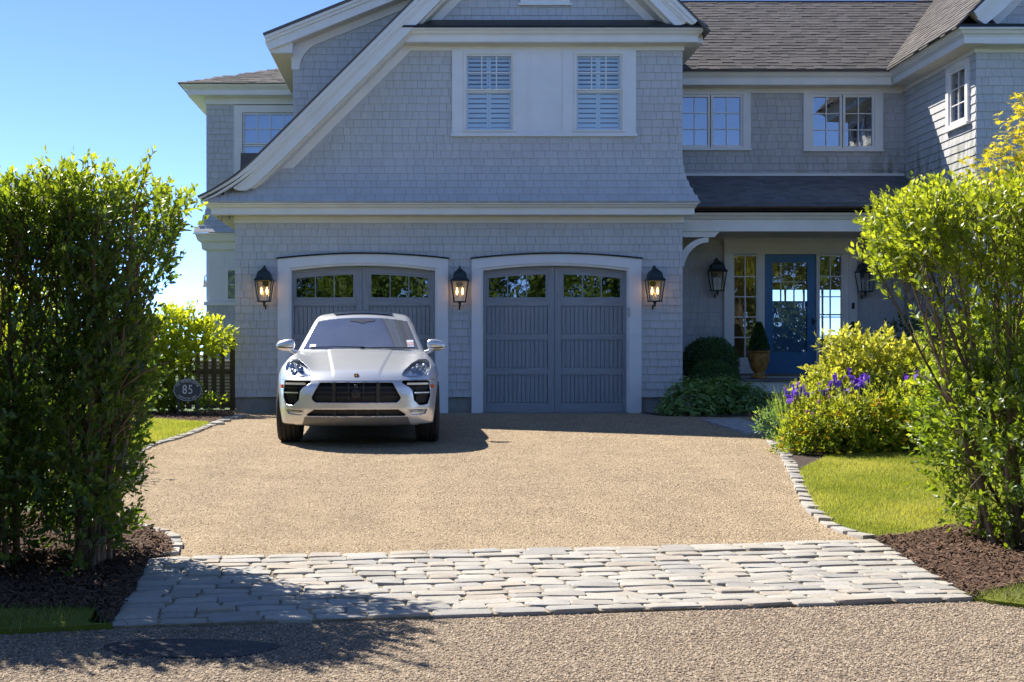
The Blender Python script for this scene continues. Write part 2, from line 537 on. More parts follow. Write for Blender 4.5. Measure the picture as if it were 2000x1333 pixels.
def lay_sett(cx, cy, lx, ly, ang, parent, name='cobblestone', top=.010):
    o = bpy.data.objects.new(name, random.choice(SETTS)); put(o, parent)
    z = gz(cy) + top + random.uniform(-.006, .006)
    sl = (gz(cy + .05) - gz(cy - .05)) / .1
    o.matrix_basis = (Matrix.Translation((cx, cy, z)) @ Matrix.Rotation(ang, 4, 'Z')
                      @ Euler((math.atan(sl) + random.uniform(-.010, .010), random.uniform(-.010, .010), 0)).to_matrix().to_4x4()
                      @ Matrix.Diagonal((lx, ly, .09, 1)))
    return o
NROW = 15
def lp(a, b, t): return (a[0] + (b[0] - a[0]) * t, a[1] + (b[1] - a[1]) * t)
def edge(F_, M_, B_, t):
    return lp(F_, M_, t / .55) if t < .55 else lp(M_, B_, (t - .55) / .45)
for r_ in range(NROW):
    t0, t1 = r_ / NROW, (r_ + 1) / NROW
    tm = (t0 + t1) / 2
    a, b = edge(FL, ML, BL, tm), edge(FR, MR, BR, tm)
    dep = math.dist(edge(FL, ML, BL, t0), edge(FL, ML, BL, t1)); dep = abs(edge(FL, ML, BL, t1)[1] - edge(FL, ML, BL, t0)[1])
    wid = math.dist(a, b); x = random.uniform(-.10, 0)
    ang = math.atan2(b[1] - a[1], b[0] - a[0])
    while x < wid - .03:
        L = random.uniform(.17, .33)
        if r_ % 13 == 0: L = random.uniform(.24, .34)
        x0 = max(x, -random.uniform(0, .05)); x1 = min(x + L, wid + random.uniform(0, .05))
        if x1 - x0 > .06:
            c = lp(a, b, (x0 + x1) / 2 / wid)
            lay_sett(c[0], c[1] + random.uniform(-.008, .008), (x1 - x0) - .012, dep * random.uniform(.92, 1.0), ang + random.uniform(-.02, .02), apron)
        x += L

# --- granite edging setts along the driveway (one thing per run)
def smooth_path(pts, n=120):
    P = np.array(pts, float); s = np.r_[0, np.cumsum(np.linalg.norm(np.diff(P, axis=0), axis=1))]
    fx, fy = spl(s, P[:, 0]), spl(s, P[:, 1])
    q = np.linspace(0, s[-1], n)
    return np.c_[fx(q), fy(q)]
def edging(pts, label, lmin=.16, lmax=.26, w=.12):
    P = smooth_path(pts)
    root = empty('stone_edging', (P[0, 0], P[0, 1], gz(P[0, 1])))
    tag(root, label, 'edging', 'granite driveway edging')
    s = np.r_[0, np.cumsum(np.linalg.norm(np.diff(P, axis=0), axis=1))]
    x = 0
    while x < s[-1] - .05:
        L = min(random.uniform(lmin, lmax), s[-1] - x)
        m = x + L / 2
        c = (np.interp(m, s, P[:, 0]), np.interp(m, s, P[:, 1]))
        a0 = (np.interp(x, s, P[:, 0]), np.interp(x, s, P[:, 1])); a1 = (np.interp(x + L, s, P[:, 0]), np.interp(x + L, s, P[:, 1]))
        lay_sett(c[0], c[1], L - .012, w * random.uniform(.9, 1.1), math.atan2(a1[1] - a0[1], a1[0] - a0[0]), root, 'edging_stone', .022)
        x += L
    return root
edging([G(330, 1086), G(340, 1062), G(316, 1042), G(266, 1029), G(205, 1008), G(196, 965), G(225, 918)], 'curved granite edging stones around the foot of the left hedge')
edging([G(1702, 1053), G(1660, 1043), G(1626, 1027), G(1592, 1000), G(1570, 962), G(1552, 925), G(1536, 893), G(1506, 862)], 'curved granite edging stones beside the right lawn and flower bed')
edging([G(240, 905), G(292, 872), G(345, 857), G(390, 841), G(440, 821)], 'granite edging stones along the small left lawn')

# --- loose stones, chips and blades too many to count
def pebbles(name, label, poly, n, smin, smax, mat, dz=0.0):
    q = scatter(poly, n); n = len(q)
    oct_ = np.array([(1, 0, 0), (-1, 0, 0), (0, 1, 0), (0, -1, 0), (0, 0, 1)], float)
    f = np.array([(0, 2, 4), (2, 1, 4), (1, 3, 4), (3, 0, 4)])
    s = rng.uniform(smin, smax, (n, 1, 3)) * np.array([1, 1, .7]); a = rng.uniform(0, 6.28, n)
    c, si = np.cos(a)[:, None], np.sin(a)[:, None]
    v = oct_[None] * s + rng.normal(0, .12, (n, 5, 3)) * s
    v = np.stack([v[..., 0] * c - v[..., 1] * si, v[..., 0] * si + v[..., 1] * c, v[..., 2]], -1)
    v += np.c_[q, _gz(q[:, 1]) + dz][:, None, :]
    F = f[None] + (np.arange(n) * 5)[:, None, None]
    o = fast_mesh(name, v.reshape(-1, 3), [F.reshape(-1, 3)], mat)
    return tag(o, label, 'gravel', kind='stuff')
def pebble_mat(name, cols):
    t = NT(name)
    r = t.node('NewGeometry').outputs['Random Per Island']
    c = t.ramp(r, [(i / (len(cols) - 1), q) for i, q in enumerate(cols)])
    return t.done(t.bsdf(c, .9, 0, .25))
M['peb_drive'] = pebble_mat('loose_tan_stone', [(.10, .08, .05), (.46, .345, .215), (.61, .485, .325), (.16, .12, .075), (.55, .425, .27), (.31, .23, .145), (.65, .54, .38)])
M['peb_road'] = pebble_mat('loose_road_stone', [(.06, .05, .045), (.33, .255, .18), (.47, .38, .285), (.15, .125, .10), (.42, .33, .24), (.24, .19, .15)])
near_road = [(-3.4, -16.2), (3.4, -16.2), (3.4, FR[1] - .03), (FR[0], FR[1] - .03), (FL[0], FL[1] - .03), (-3.4, FL[1] - .3)]
pebbles('loose_gravel', 'loose dark and tan stone chips on the road in the foreground', near_road, 80000, .0035, .0095, M['peb_road'], -.010)
pebbles('loose_gravel', 'loose tan pea gravel over the driveway behind the cobbles', drive_poly, 170000, .004, .009, M['peb_drive'], 0.001)

def chips(name, label, poly, n, mat):
    q = scatter(poly, n); n = len(q)
    L = rng.uniform(.008, .034, (n, 1)); W = rng.uniform(.003, .008, (n, 1))
    a = rng.uniform(0, 6.28, n); tl = rng.normal(0, .35, n)
    d = np.c_[np.cos(a) * np.cos(tl), np.sin(a) * np.cos(tl), np.sin(tl)]; s = np.c_[-np.sin(a), np.cos(a), rng.normal(0, .3, n)]
    up = np.cross(d, s)
    p = np.c_[q, _gz(q[:, 1]) + .02 + rng.uniform(0, .022, n)]
    v = np.stack([p - d * L - s * W, p + d * L - s * W * .6, p + d * L + s * W, p - d * L + s * W * .7, p + up * .006], 1)
    b = (np.arange(n) * 5)[:, None, None]
    T = np.array([(0, 1, 4), (1, 2, 4), (2, 3, 4), (3, 0, 4)])[None] + b
    o = fast_mesh(name, v.reshape(-1, 3), [T.reshape(-1, 3)], mat)
    return tag(o, label, 'mulch', kind='stuff')
M['chip'] = pebble_mat('bark_chip', [(.035, .02, .015), (.11, .062, .042), (.06, .036, .026), (.19, .115, .075), (.08, .045, .03), (.14, .085, .06)])
chips('bark_mulch', 'dark shredded bark mulch under the left hedge', [(max(x, -4), y) for x, y in bedL], 26000, M['chip'])
chips('bark_mulch', 'brown shredded bark mulch under the right hedge', [(min(x, 5), y) for x, y in bedR], 26000, M['chip'])
chips('bark_mulch', 'bark mulch around the house number sign', [(max(x, -5.4), y) for x, y in bedSign], 5000, M['chip'])

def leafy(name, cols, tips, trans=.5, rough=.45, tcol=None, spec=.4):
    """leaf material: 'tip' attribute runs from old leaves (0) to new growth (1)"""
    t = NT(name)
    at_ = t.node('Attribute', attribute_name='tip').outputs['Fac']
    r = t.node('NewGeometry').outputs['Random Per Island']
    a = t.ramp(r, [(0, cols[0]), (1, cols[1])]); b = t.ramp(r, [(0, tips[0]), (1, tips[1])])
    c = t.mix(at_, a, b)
    p = t.bsdf(c, rough, 0, spec)
    tl = t.node('BsdfTranslucent')
    k = tcol or (2.1, 2.2, .9)
    t.link(t.mix(1.0, c, tuple(k), 'MULTIPLY'), tl.inputs[0])
    mx = t.node('MixShader'); mx.inputs[0].default_value = trans
    t.link(p.outputs[0], mx.inputs[1]); t.link(tl.outputs[0], mx.inputs[2])
    return t.done(mx)
M['grass'] = leafy('grass_blade', ((.17, .20, .04), (.28, .29, .065)), ((.38, .36, .11), (.48, .42, .17)), .42, .6)
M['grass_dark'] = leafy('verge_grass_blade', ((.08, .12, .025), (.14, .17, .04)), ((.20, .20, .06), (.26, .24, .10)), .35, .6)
def grass(name, label, poly, n, h0, h1, mat, w=.0028, lean=.35, fray=.012):
    q = scatter(poly, n); n = len(q); q = q + rng.normal(0, fray, q.shape)
    tuft = .75 + .5 * (np.sin(q[:, 0] * 3.1 + np.sin(q[:, 1] * 2.3) * 2) * np.cos(q[:, 1] * 2.7 + q[:, 0]))
    h = rng.uniform(h0, h1, n) * np.clip(tuft, .6, 1.3); a = rng.uniform(0, 6.28, n); w_ = rng.uniform(.6, 1.3, n) * w
    z = _gz(q[:, 1]) + .02
    s = np.c_[np.cos(a), np.sin(a), np.zeros(n)] * w_[:, None]
    b = np.c_[q, z]
    ln = rng.normal(0, lean, (n, 2)) * h[:, None]
    tp = b + np.c_[ln, h]
    v = np.stack([b - s, b + s, tp], 1)
    F = np.arange(n * 3).reshape(-1, 3)
    tip = np.repeat(np.clip(rng.beta(1.2, 2.5, n) + .22 * np.sin(q[:, 0] * 1.7 + q[:, 1] * 2.2) + .22 * np.sin(q[:, 0] * 5.1 + 2 * np.sin(q[:, 1] * 3.3)), 0, 1), 3)
    o = fast_mesh(name, v.reshape(-1, 3), [F], mat, tip=tip)
    return tag(o, label, 'grass', kind='stuff')
grass('lawn_grass', 'mown sunlit grass of the right lawn beside the flower bed', [(min(x, 5.2), y) for x, y in lawnR], 110000, .025, .055, M['grass'])
grass('lawn_grass', 'mown sunlit grass of the small left lawn below the number sign', [(max(x, -4.6), y) for x, y in lawnL], 60000, .025, .055, M['grass'], .0035)
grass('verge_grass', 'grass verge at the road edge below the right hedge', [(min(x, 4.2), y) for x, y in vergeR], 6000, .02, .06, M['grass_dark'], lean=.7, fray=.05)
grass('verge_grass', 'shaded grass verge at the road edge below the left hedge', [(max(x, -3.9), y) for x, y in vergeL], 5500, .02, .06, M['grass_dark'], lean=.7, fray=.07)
# weeds in the cobble joints
jp = scatter([FL, FR, MR, BR, BL, ML], 9000)
M['joint_moss'] = leafy('joint_weed', ((.16, .15, .05), (.24, .20, .08)), ((.28, .22, .1), (.2, .2, .05)), .3, .8)
def moss(poly, n):
    q = scatter(poly, n)
    dens = np.sin(q[:, 0] * 5.3 + 1) * np.sin(q[:, 1] * 7.1) + np.sin(q[:, 0] * 1.9 + q[:, 1] * 2.1)
    q = q[dens > .1]; n = len(q)
    a = rng.uniform(0, 6.28, n); s = np.c_[np.cos(a), np.sin(a), np.zeros(n)] * .003
    b = np.c_[q, _gz(q[:, 1]) - .001]; tp = b + np.c_[rng.normal(0, .012, (n, 2)), rng.uniform(.003, .0095, n)]
    o = fast_mesh('joint_weeds', np.stack([b - s, b + s, tp], 1).reshape(-1, 3), [np.arange(n * 3).reshape(-1, 3)], M['joint_moss'], tip=np.repeat(rng.uniform(0, 1, n), 3))
    tag(o, 'dry moss and weeds in the joints of the cobbles', 'moss', kind='stuff')
moss([FL, FR, MR, BR, BL, ML], 26000)
# ------------------------------------------------------------------ the house
house = empty('shingled_house', (1.0, 4.0, 0))
tag(house, 'large grey shingled house with white trim, two garage doors and a blue front door', 'house')
def hp(mb, name, mat, parent=None, Mx=None, smooth=False):
    return mb.build(name, mat, parent or house, Mx, smooth)
def fx(u, y=0.0): return (u - U0) * (CAM_D + y) / FPX        # world X / Z of what the photograph shows on a plane at depth y
def fz(v, y=0.0): return CAM_Z + (V0 - v) * (CAM_D + y) / FPX

SH = []     # shingles: (corner, width vector, up vector, normal, wall part, material key)
def lay_wall(wall, z0, z1, e, xr, holes=(), frame=None, mat='shingle', prof=None, wmin=.095, wmax=.215):
    """courses of shingles between z0 and z1; xr(z)->(x0,x1); frame maps local (x, out, z) to the world"""
    fr = frame or (lambda x, o, z: Vector((x, -o, z)))
    n = max(1, round((z1 - z0) / e)); e = (z1 - z0) / n
    for r in range(n):
        za, zb = z0 + r * e, z0 + (r + 1) * e
        xa, xb = xr((za + zb) / 2)
        cuts = sorted({xa, xb} | {h[i] for h in holes for i in (0, 1) if xa < h[i] < xb and h[2] < zb and h[3] > za})
        for a, b in zip(cuts[:-1], cuts[1:]):
            zl, zh = za, zb
            for h in holes:
                if h[0] < (a + b) / 2 < h[1] and h[2] < zh and h[3] > zl:
                    if h[2] <= zl + .012 and h[3] >= zh - .012: zh = zl
                    elif h[3] < zh - .012: zl = max(zl, h[3])
                    else: zh = min(zh, h[2])
            if zh - zl < .012: continue
            x = a - random.uniform(0, .05)
            while x < b - .004:
                w = random.uniform(wmin, wmax)
                l, rr = max(x, a), min(x + w, b)
                if b - rr < .04: rr = b
                if rr - l > .012:
                    jz = random.uniform(-.003, .003)
                    o0 = prof(zl) if prof else 0.0; o1 = prof(zh) if prof else 0.0
                    p0 = fr(l + .0020, o0, zl + jz); p1 = fr(rr - .0020, o0, zl + jz); p2 = fr(l + .0020, o1, zh + .004)
                    wv = p1 - p0; uv = p2 - p0
                    SH.append((p0, wv, uv, wv.cross(uv).normalized(), wall, mat))
                x = rr if rr == b else x + w
UNIT = [(0, 0), (1, 0), (1, 1), (0, 1)]
def shingle_verts(s, tb=.020, tt=.004):
    p, w, u, n, _, _ = s
    b = p; 
    return [b, b + w, b + w + u, b + u, b + n * tb, b + w + n * tb, b + w + u + n * tt, b + u + n * tt]
SF = [(4, 5, 6, 7), (0, 1, 5, 4), (1, 2, 6, 5), (3, 0, 4, 7)]

# ---- garage block: walls
GX0, GX1 = fx(459), fx(1333)
SILL = fz(776)
DO = [(fx(543), fx(875), fx(566), fx(853)), (fx(921), fx(1252), fx(940), fx(1228))]
wg = MB()
xs = [GX0 + .03, DO[0][0] + .06, DO[0][1] - .06, DO[1][0] + .06, DO[1][1] - .06, GX1 - .03]
for a, b in ((xs[0], xs[1]), (xs[2], xs[3]), (xs[4], xs[5])): wg.box(a, b, .09, .3, 0, 2.6)
wg.prism([(GX0 + .031, 2.6), (GX1 - .031, 2.6), (GX1 - .031, 6.0), (1.94, 8.5), (-2.75, 3.85), (GX0 + .031, 3.5)], .091, .3, 'y')
wg.box(GX0 + .002, GX0 + .03, .0, 6.0, SILL, 3.2)
wg.box(GX1 - .03, GX1 - .002, .0, 6.0, SILL, 6.0)
garage_wall = hp(wg, 'garage_wall', M['sheath'])
fd = MB()
for a, b in ((GX0 + .012, DO[0][0]), (DO[0][1], DO[1][0]), (DO[1][1], GX1 - .012)): fd = MB(); fd.box(a, b, .03, .088, -.15, SILL); hp(fd, 'foundation', M['concrete'])
ZT = fz(497)
holes = [(DO[0][0] + .03, DO[0][1] - .03, -1, 2.50), (DO[1][0] + .03, DO[1][1] - .03, -1, 2.50)]
lay_wall(garage_wall, SILL, fz(436) + .03, .1275, lambda z: (GX0, GX1), holes)

# ---- garage block: upper wall with the flared skirt
RAKE = [(-3.656, 3.504), (-3.48, 3.585), (-3.309, 3.685), (-3.10, 3.82), (-2.895, 3.985), (-2.6, 4.265), (-2.233, 4.63), (-.455, 6.408), (1.94, 8.803)]
_rk = spl([p[1] for p in RAKE], [p[0] for p in RAKE])
SK0, SK1 = 3.425, 4.30
def skirt(z):
    t = max(0.0, (SK1 - z) / (SK1 - SK0)); return .47 * t ** 2.1
def skirt_r(z):
    t = max(0.0, (SK1 - z) / (SK1 - SK0)); return .20 * t ** 2.2
WIN_HOLE = (fx(883) + .03, fx(1241) - .03, fz(267) + .02, 7)
upper_x = lambda z: (float(_rk(z)) + (.33 if z > 4.0 else .10 + .23 * max(0, (z - 3.5) / .5)), GX1 + skirt_r(z))
lay_wall(garage_wall, SK0, fz(100) + .03, .1275, upper_x, [WIN_HOLE], prof=skirt)
wsk = MB()   # backing of the skirt
zz = np.linspace(SK0, SK1, 9)
poly = [(-skirt(z) + .03, z) for z in zz] + [(.085, SK1), (.085, SK0)]
wsk.prism(poly, -3.05, GX1 + .01, 'x')
hp(wsk, 'skirt_backing', M['sheath'])
# right cheek of the skirt, shingle by shingle course
def cheek(x, o, z): return Vector((x, -o, z))
ck = MB()
for i in range(len(zz) - 1):
    za, zb = zz[i], zz[i + 1]
    ck.add([(GX1 + skirt_r(za), -skirt(za), za), (GX1 + skirt_r(za), .6, za), (GX1 + skirt_r(zb) + .0, .6, zb), (GX1 + skirt_r(zb), -skirt(zb), zb),
            (GX1 - .02, -skirt(za), za), (GX1 - .02, .6, za), (GX1 - .02, .6, zb), (GX1 - .02, -skirt(zb), zb)],
           [(0, 1, 2, 3), (4, 7, 6, 5), (0, 3, 7, 4), (1, 5, 6, 2), (0, 4, 5, 1), (3, 2, 6, 7)])
hp(ck, 'skirt_cheek', M['shingle'])
# gable above the upper cornice
GB0 = fz(46)
lay_wall(garage_wall, GB0, 8.35, .1275, lambda z: (float(_rk(z)) + .33, 2 * 1.94 - float(_rk(z)) - .33), [(fx(1016), fx(1112), fz(8), 9)])

# ---- mouldings of the garage block
def moulding(profile, x0, x1, name='cornice', mat='white', miter=(0, 0)):
    """profile: (y, z) polygon; miter lengthens the ends with the projection (y) so that corners look mitred"""
    mb = MB(); n = len(profile)
    va = [(x0 + miter[0] * p[0], p[0], p[1]) for p in profile]; vb = [(x1 - miter[1] * p[0], p[0], p[1]) for p in profile]
    mb.add(va + vb, [tuple(range(n))[::-1], tuple(range(n, 2 * n))] + [(i, (i + 1) % n, n + (i + 1) % n, n + i) for i in range(n)])
    return hp(mb, name, M[mat])
def crown(yb, z0, z1, out):
    """crown profile from fascia face yb (front of fascia), z0..z1"""
    h = z1 - z0
    return [(.02, z0 + .004), (yb, z0 + .004), (yb, z0 + h * .48), (yb - out * .12, z0 + h * .50), (yb - out * .12, z0 + h * .56), (yb - out * .45, z0 + h * .66), (yb - out * .62, z0 + h * .82),
            (yb - out * .9, z0 + h * .88), (yb - out * .9, z0 + h * .93), (yb - out, z0 + h * .94), (yb - out, z1), (.02, z1)]
LC0, LC1 = fz(419, -.34), 3.418
moulding(crown(-.34, LC0, LC1, .13), GX0 - .0, GX1 + .0, 'lower_cornice', miter=(1.0, .36))
moulding([(-.045, fz(436)), (.088, fz(436)), (.088, LC0 + .05), (-.045, LC0 + .05)], GX0 - .02, GX1 + .02, 'frieze_board')
moulding([(-.338, LC0 - .008), (-.045, LC0 - .008), (-.045, LC0 + .003), (-.338, LC0 + .003)], GX0, GX1, 'soffit', 'soffit', miter=(1.0, .3))
UC0, UC1 = fz(82, -.30), fz(55, -.42)
moulding(crown(-.30, UC0, UC1, .14), float(_rk(UC1)) + .10, GX1 + .0, 'upper_cornice', miter=(0, .66))
moulding([(-.045, fz(100)), (.088, fz(100)), (.088, UC0 + .05), (-.045, UC0 + .05)], float(_rk(6.0)) + .36, GX1 + .02, 'frieze_board')
moulding([(-.298, UC0 - .008), (-.045, UC0 - .008), (-.045, UC0 + .003), (-.298, UC0 + .003)], float(_rk(6.0)) + .3, GX1, 'soffit', 'soffit', miter=(0, .8))
moulding([(-.47, UC1 + .003), (-.47, UC1 + .03), (-.06, GB0 + .04), (.085, GB0 + .04), (.085, UC1 + .003)], float(_rk(UC1)) + .12, GX1 + .31, 'pent_flashing', 'flash')
# side eave along the left of the garage: fascia, soffit
se = MB()
se.prism([(GX0 - .34, LC0 + .004), (GX0 - .34, LC0 + .09), (GX0 - .47, LC1 - .01), (GX0 - .47, LC1), (GX0 + .02, LC1), (GX0 + .02, LC0 + .004)], -.2, 5, 'y')
hp(se, 'side_eave', M['white'])
ss = MB(); ss.box(GX0 - .336, GX0 + .0, -.2, 5, LC0 - .008, LC0 + .002); hp(ss, 'side_soffit', M['soffit'])
# right return of the upper cornice
rt = MB(); rt.box(GX1 + .0, GX1 + .29, -.2, 1.85, UC0, UC1 - .002); hp(rt, 'cornice_return', M['white'])

# ---- rakes: strips that follow the roof edge
def off_poly(pl, o):
    """offset polyline to its right-hand/lower side by o"""
    P = [Vector(p) for p in pl]; out = []
    for i, p in enumerate(P):
        d = (P[min(i + 1, len(P) - 1)] - P[max(i - 1, 0)]).normalized()
        n = Vector((d.y, -d.x))
        out.append(p + n * o)
    return out
def dense(pl, n=60):
    P = np.array(pl, float); s = np.r_[0, np.cumsum(np.linalg.norm(np.diff(P, axis=0), axis=1))]
    k = [0, 1, 2, 3, 4, 5, 6, 7, 8] if len(pl) == 9 else range(len(pl))
    a, b = spl(s, P[:, 0]), spl(s, P[:, 1]); q = np.linspace(0, s[-1], n)
    return list(zip(a(q), b(q)))
def strip(pl, o0, o1, ya, yb, name, mat, zmin=None, mirror=None, zmax=None, parent=None, taper=None):
    A, B = off_poly(pl, o0), off_poly(pl, o1)
    if taper:
        for i in range(len(A)):
            k = min(1.0, i / taper); B[i] = A[i] + (B[i] - A[i]) * (.12 + .88 * k)
    q = []
    for a, b in zip(A, B):
        if zmin is not None:
            if a.y < zmin: continue
            if b.y < zmin: b = Vector((b.x if not q else b.x, zmin))
        if zmax is not None and b.y > zmax: continue
        q.append((a, b))
    mb = MB(); vs_ = []
    for a, b in q:
        for p in (a, b):
            x = p.x if mirror is None else 2 * mirror - p.x
            vs_ += [(x, ya, p.y), (x, yb, p.y)]
    fs_ = []
    for i in range(len(q) - 1):
        k = 4 * i
        fs_ += [(k, k + 2, k + 6, k + 4), (k + 1, k + 5, k + 7, k + 3), (k, k + 4, k + 5, k + 1), (k + 2, k + 3, k + 7, k + 6)]
    k = 4 * (len(q) - 1)
    fs_ += [(0, 1, 3, 2), (k, k + 2, k + 3, k + 1)]
    mb.add(vs_, fs_)
    return mb.build(name, M[mat], parent or house)
RD = dense(RAKE, 70)
strip(RD, -.018, .012, -.545, 5.0, 'roof_slope', 'asphalt_shingle')
strip(RD, .014, .075, -.53, -.40, 'rake_crown', 'white', taper=8)
strip(RD, .076, .135, -.50, -.40, 'rake_bead', 'white', taper=9)
strip(RD, .136, .165, -.475, -.40, 'rake_fillet', 'white', zmin=3.60)
strip(RD, .166, .30, -.45, -.34, 'rake_board', 'white', zmin=3.62)
strip(RD, .20, .34, -.34, -.05, 'rake_soffit', 'soffit', zmin=3.66)
strip(RD, .30, .46, -.05, .088, 'rake_frieze', 'white', zmin=3.85)
RR = [p for p in RD if p[1] > UC1 + .0]
RR = [(2 * 1.94 - (GX1 + .33), 8.803 - (GX1 + .33 - 1.94) * 1.0)] + [(x, z) for x, z in RD if z > 6.3]
for o0, o1, ya, yb, nm, mt in ((-.018, .012, -.545, 6.0, 'roof_slope', 'asphalt_shingle'), (.014, .075, -.53, -.40, 'rake_crown', 'white'), (.076, .135, -.50, -.40, 'rake_bead', 'white'),
                               (.136, .165, -.475, -.40, 'rake_fillet', 'white'), (.166, .30, -.45, -.34, 'rake_board', 'white'), (.20, .34, -.34, -.05, 'rake_soffit', 'soffit'), (.30, .46, -.05, .088, 'rake_frieze', 'white')):
    strip(RR, o0, o1, ya, yb, nm, mt, mirror=1.94, zmin=UC1 + .035 if nm != 'roof_slope' else None)
gw = MB(); gw.box(fx(1016), fx(1112), -.05, .06, fz(8), 7.4); hp(gw, 'gable_window_casing', M['white'])
gw = MB(); gw.box(fx(1012), fx(1116), -.075, .06, fz(9) - .03, fz(8) - .002); hp(gw, 'gable_window_sill', M['white'])
gw = MB(); gw.box(fx(1032), fx(1096), -.056, -.052, fz(2), 7.3); hp(gw, 'gable_window_pane', M['glass_garage'])

# ---- windows
def frame_front(y):
    return Matrix.Translation((0, y, 0))
def sash(parent_name, Mx, x0, x1, z0, z1, cols, rows, fw=.05, parent=None, glass='glass', bar=.016, depth=0.0, label=None):
    """one sash: a window part with its panes and muntins as sub-parts; local y = outward negative"""
    m = MB()
    d0, d1 = -.03 + depth, .02 + depth
    m.box(x0, x0 + fw, d0, d1, z0, z1); m.box(x1 - fw, x1, d0, d1, z0, z1)
    m.box(x0 + fw, x1 - fw, d0, d1, z0, z0 + fw); m.box(x0 + fw, x1 - fw, d0, d1, z1 - fw, z1)
    w = m.build(parent_name, M['white'], parent or house, Mx)
    gx0, gx1, gz0, gz1 = x0 + fw, x1 - fw, z0 + fw, z1 - fw
    for i in range(cols):
        for j in range(rows):
            a0 = gx0 + (gx1 - gx0) * i / cols; a1 = gx0 + (gx1 - gx0) * (i + 1) / cols
            b0 = gz0 + (gz1 - gz0) * j / rows; b1 = gz0 + (gz1 - gz0) * (j + 1) / rows
            p = MB(); p.add([(a0, depth, b0), (a1, depth, b0), (a1, depth, b1), (a0, depth, b1)], [(0, 1, 2, 3)])
            p.build('pane', M[glass], w, Mx)
    for i in range(1, cols):
        a = gx0 + (gx1 - gx0) * i / cols
        q = MB(); q.box(a - bar / 2, a + bar / 2, d0 + .01, d1 - .005, gz0 + .001, gz1 - .001); q.build('muntin', M['white'], w, Mx)
    for j in range(1, rows):
        b = gz0 + (gz1 - gz0) * j / rows
        q = MB(); q.box(gx0 + .001, gx1 - .001, d0 + .012, d1 - .007, b - bar / 2, b + bar / 2); q.build('muntin', M['white'], w, Mx)
    return w
F0 = frame_front(0)
# twin upper garage window: casing, centre panel, two double hung windows with louvered shutters
cs = MB()
cx0, cx1, cz0, cz1 = fx(883), fx(1241), fz(262), fz(100)
wx = [(fx(905), fx(1005)), (fx(1120), fx(1218))]
wz0, wz1 = fz(256), fz(104)
cs.box(cx0, wx[0][0], -.055, .088, cz0, cz1); cs.box(wx[0][1], fx(1028), -.055, .088, cz0, cz1)
cs.box(fx(1098), wx[1][0], -.055, .088, cz0, cz1); cs.box(wx[1][1], cx1, -.055, .088, cz0, cz1)
for a, b in wx: cs.box(a, b, -.055, .088, wz1, cz1); cs.box(a, b, -.055, .088, cz0, wz0)
casing = hp(cs, 'window_casing', M['white_panel'])
sl = MB(); sl.box(cx0 - .02, cx1 + .02, -.085, .088, fz(268), fz(262) - .001); hp(sl, 'window_sill', M['white_panel'], casing)
pn = MB(); pn.box(fx(1028) + .001, fx(1098) - .001, -.040, .088, cz0, cz1); pn = hp(pn, 'casing_panel', M['white_panel'], casing)
for za, zb in ((fz(185), fz(111)), (fz(258), fz(188))):
    q = MB(); q.box(fx(1038), fx(1088), -.046, -.0405, za, zb); hp(q, 'raised_panel', M['white_panel'], casing)
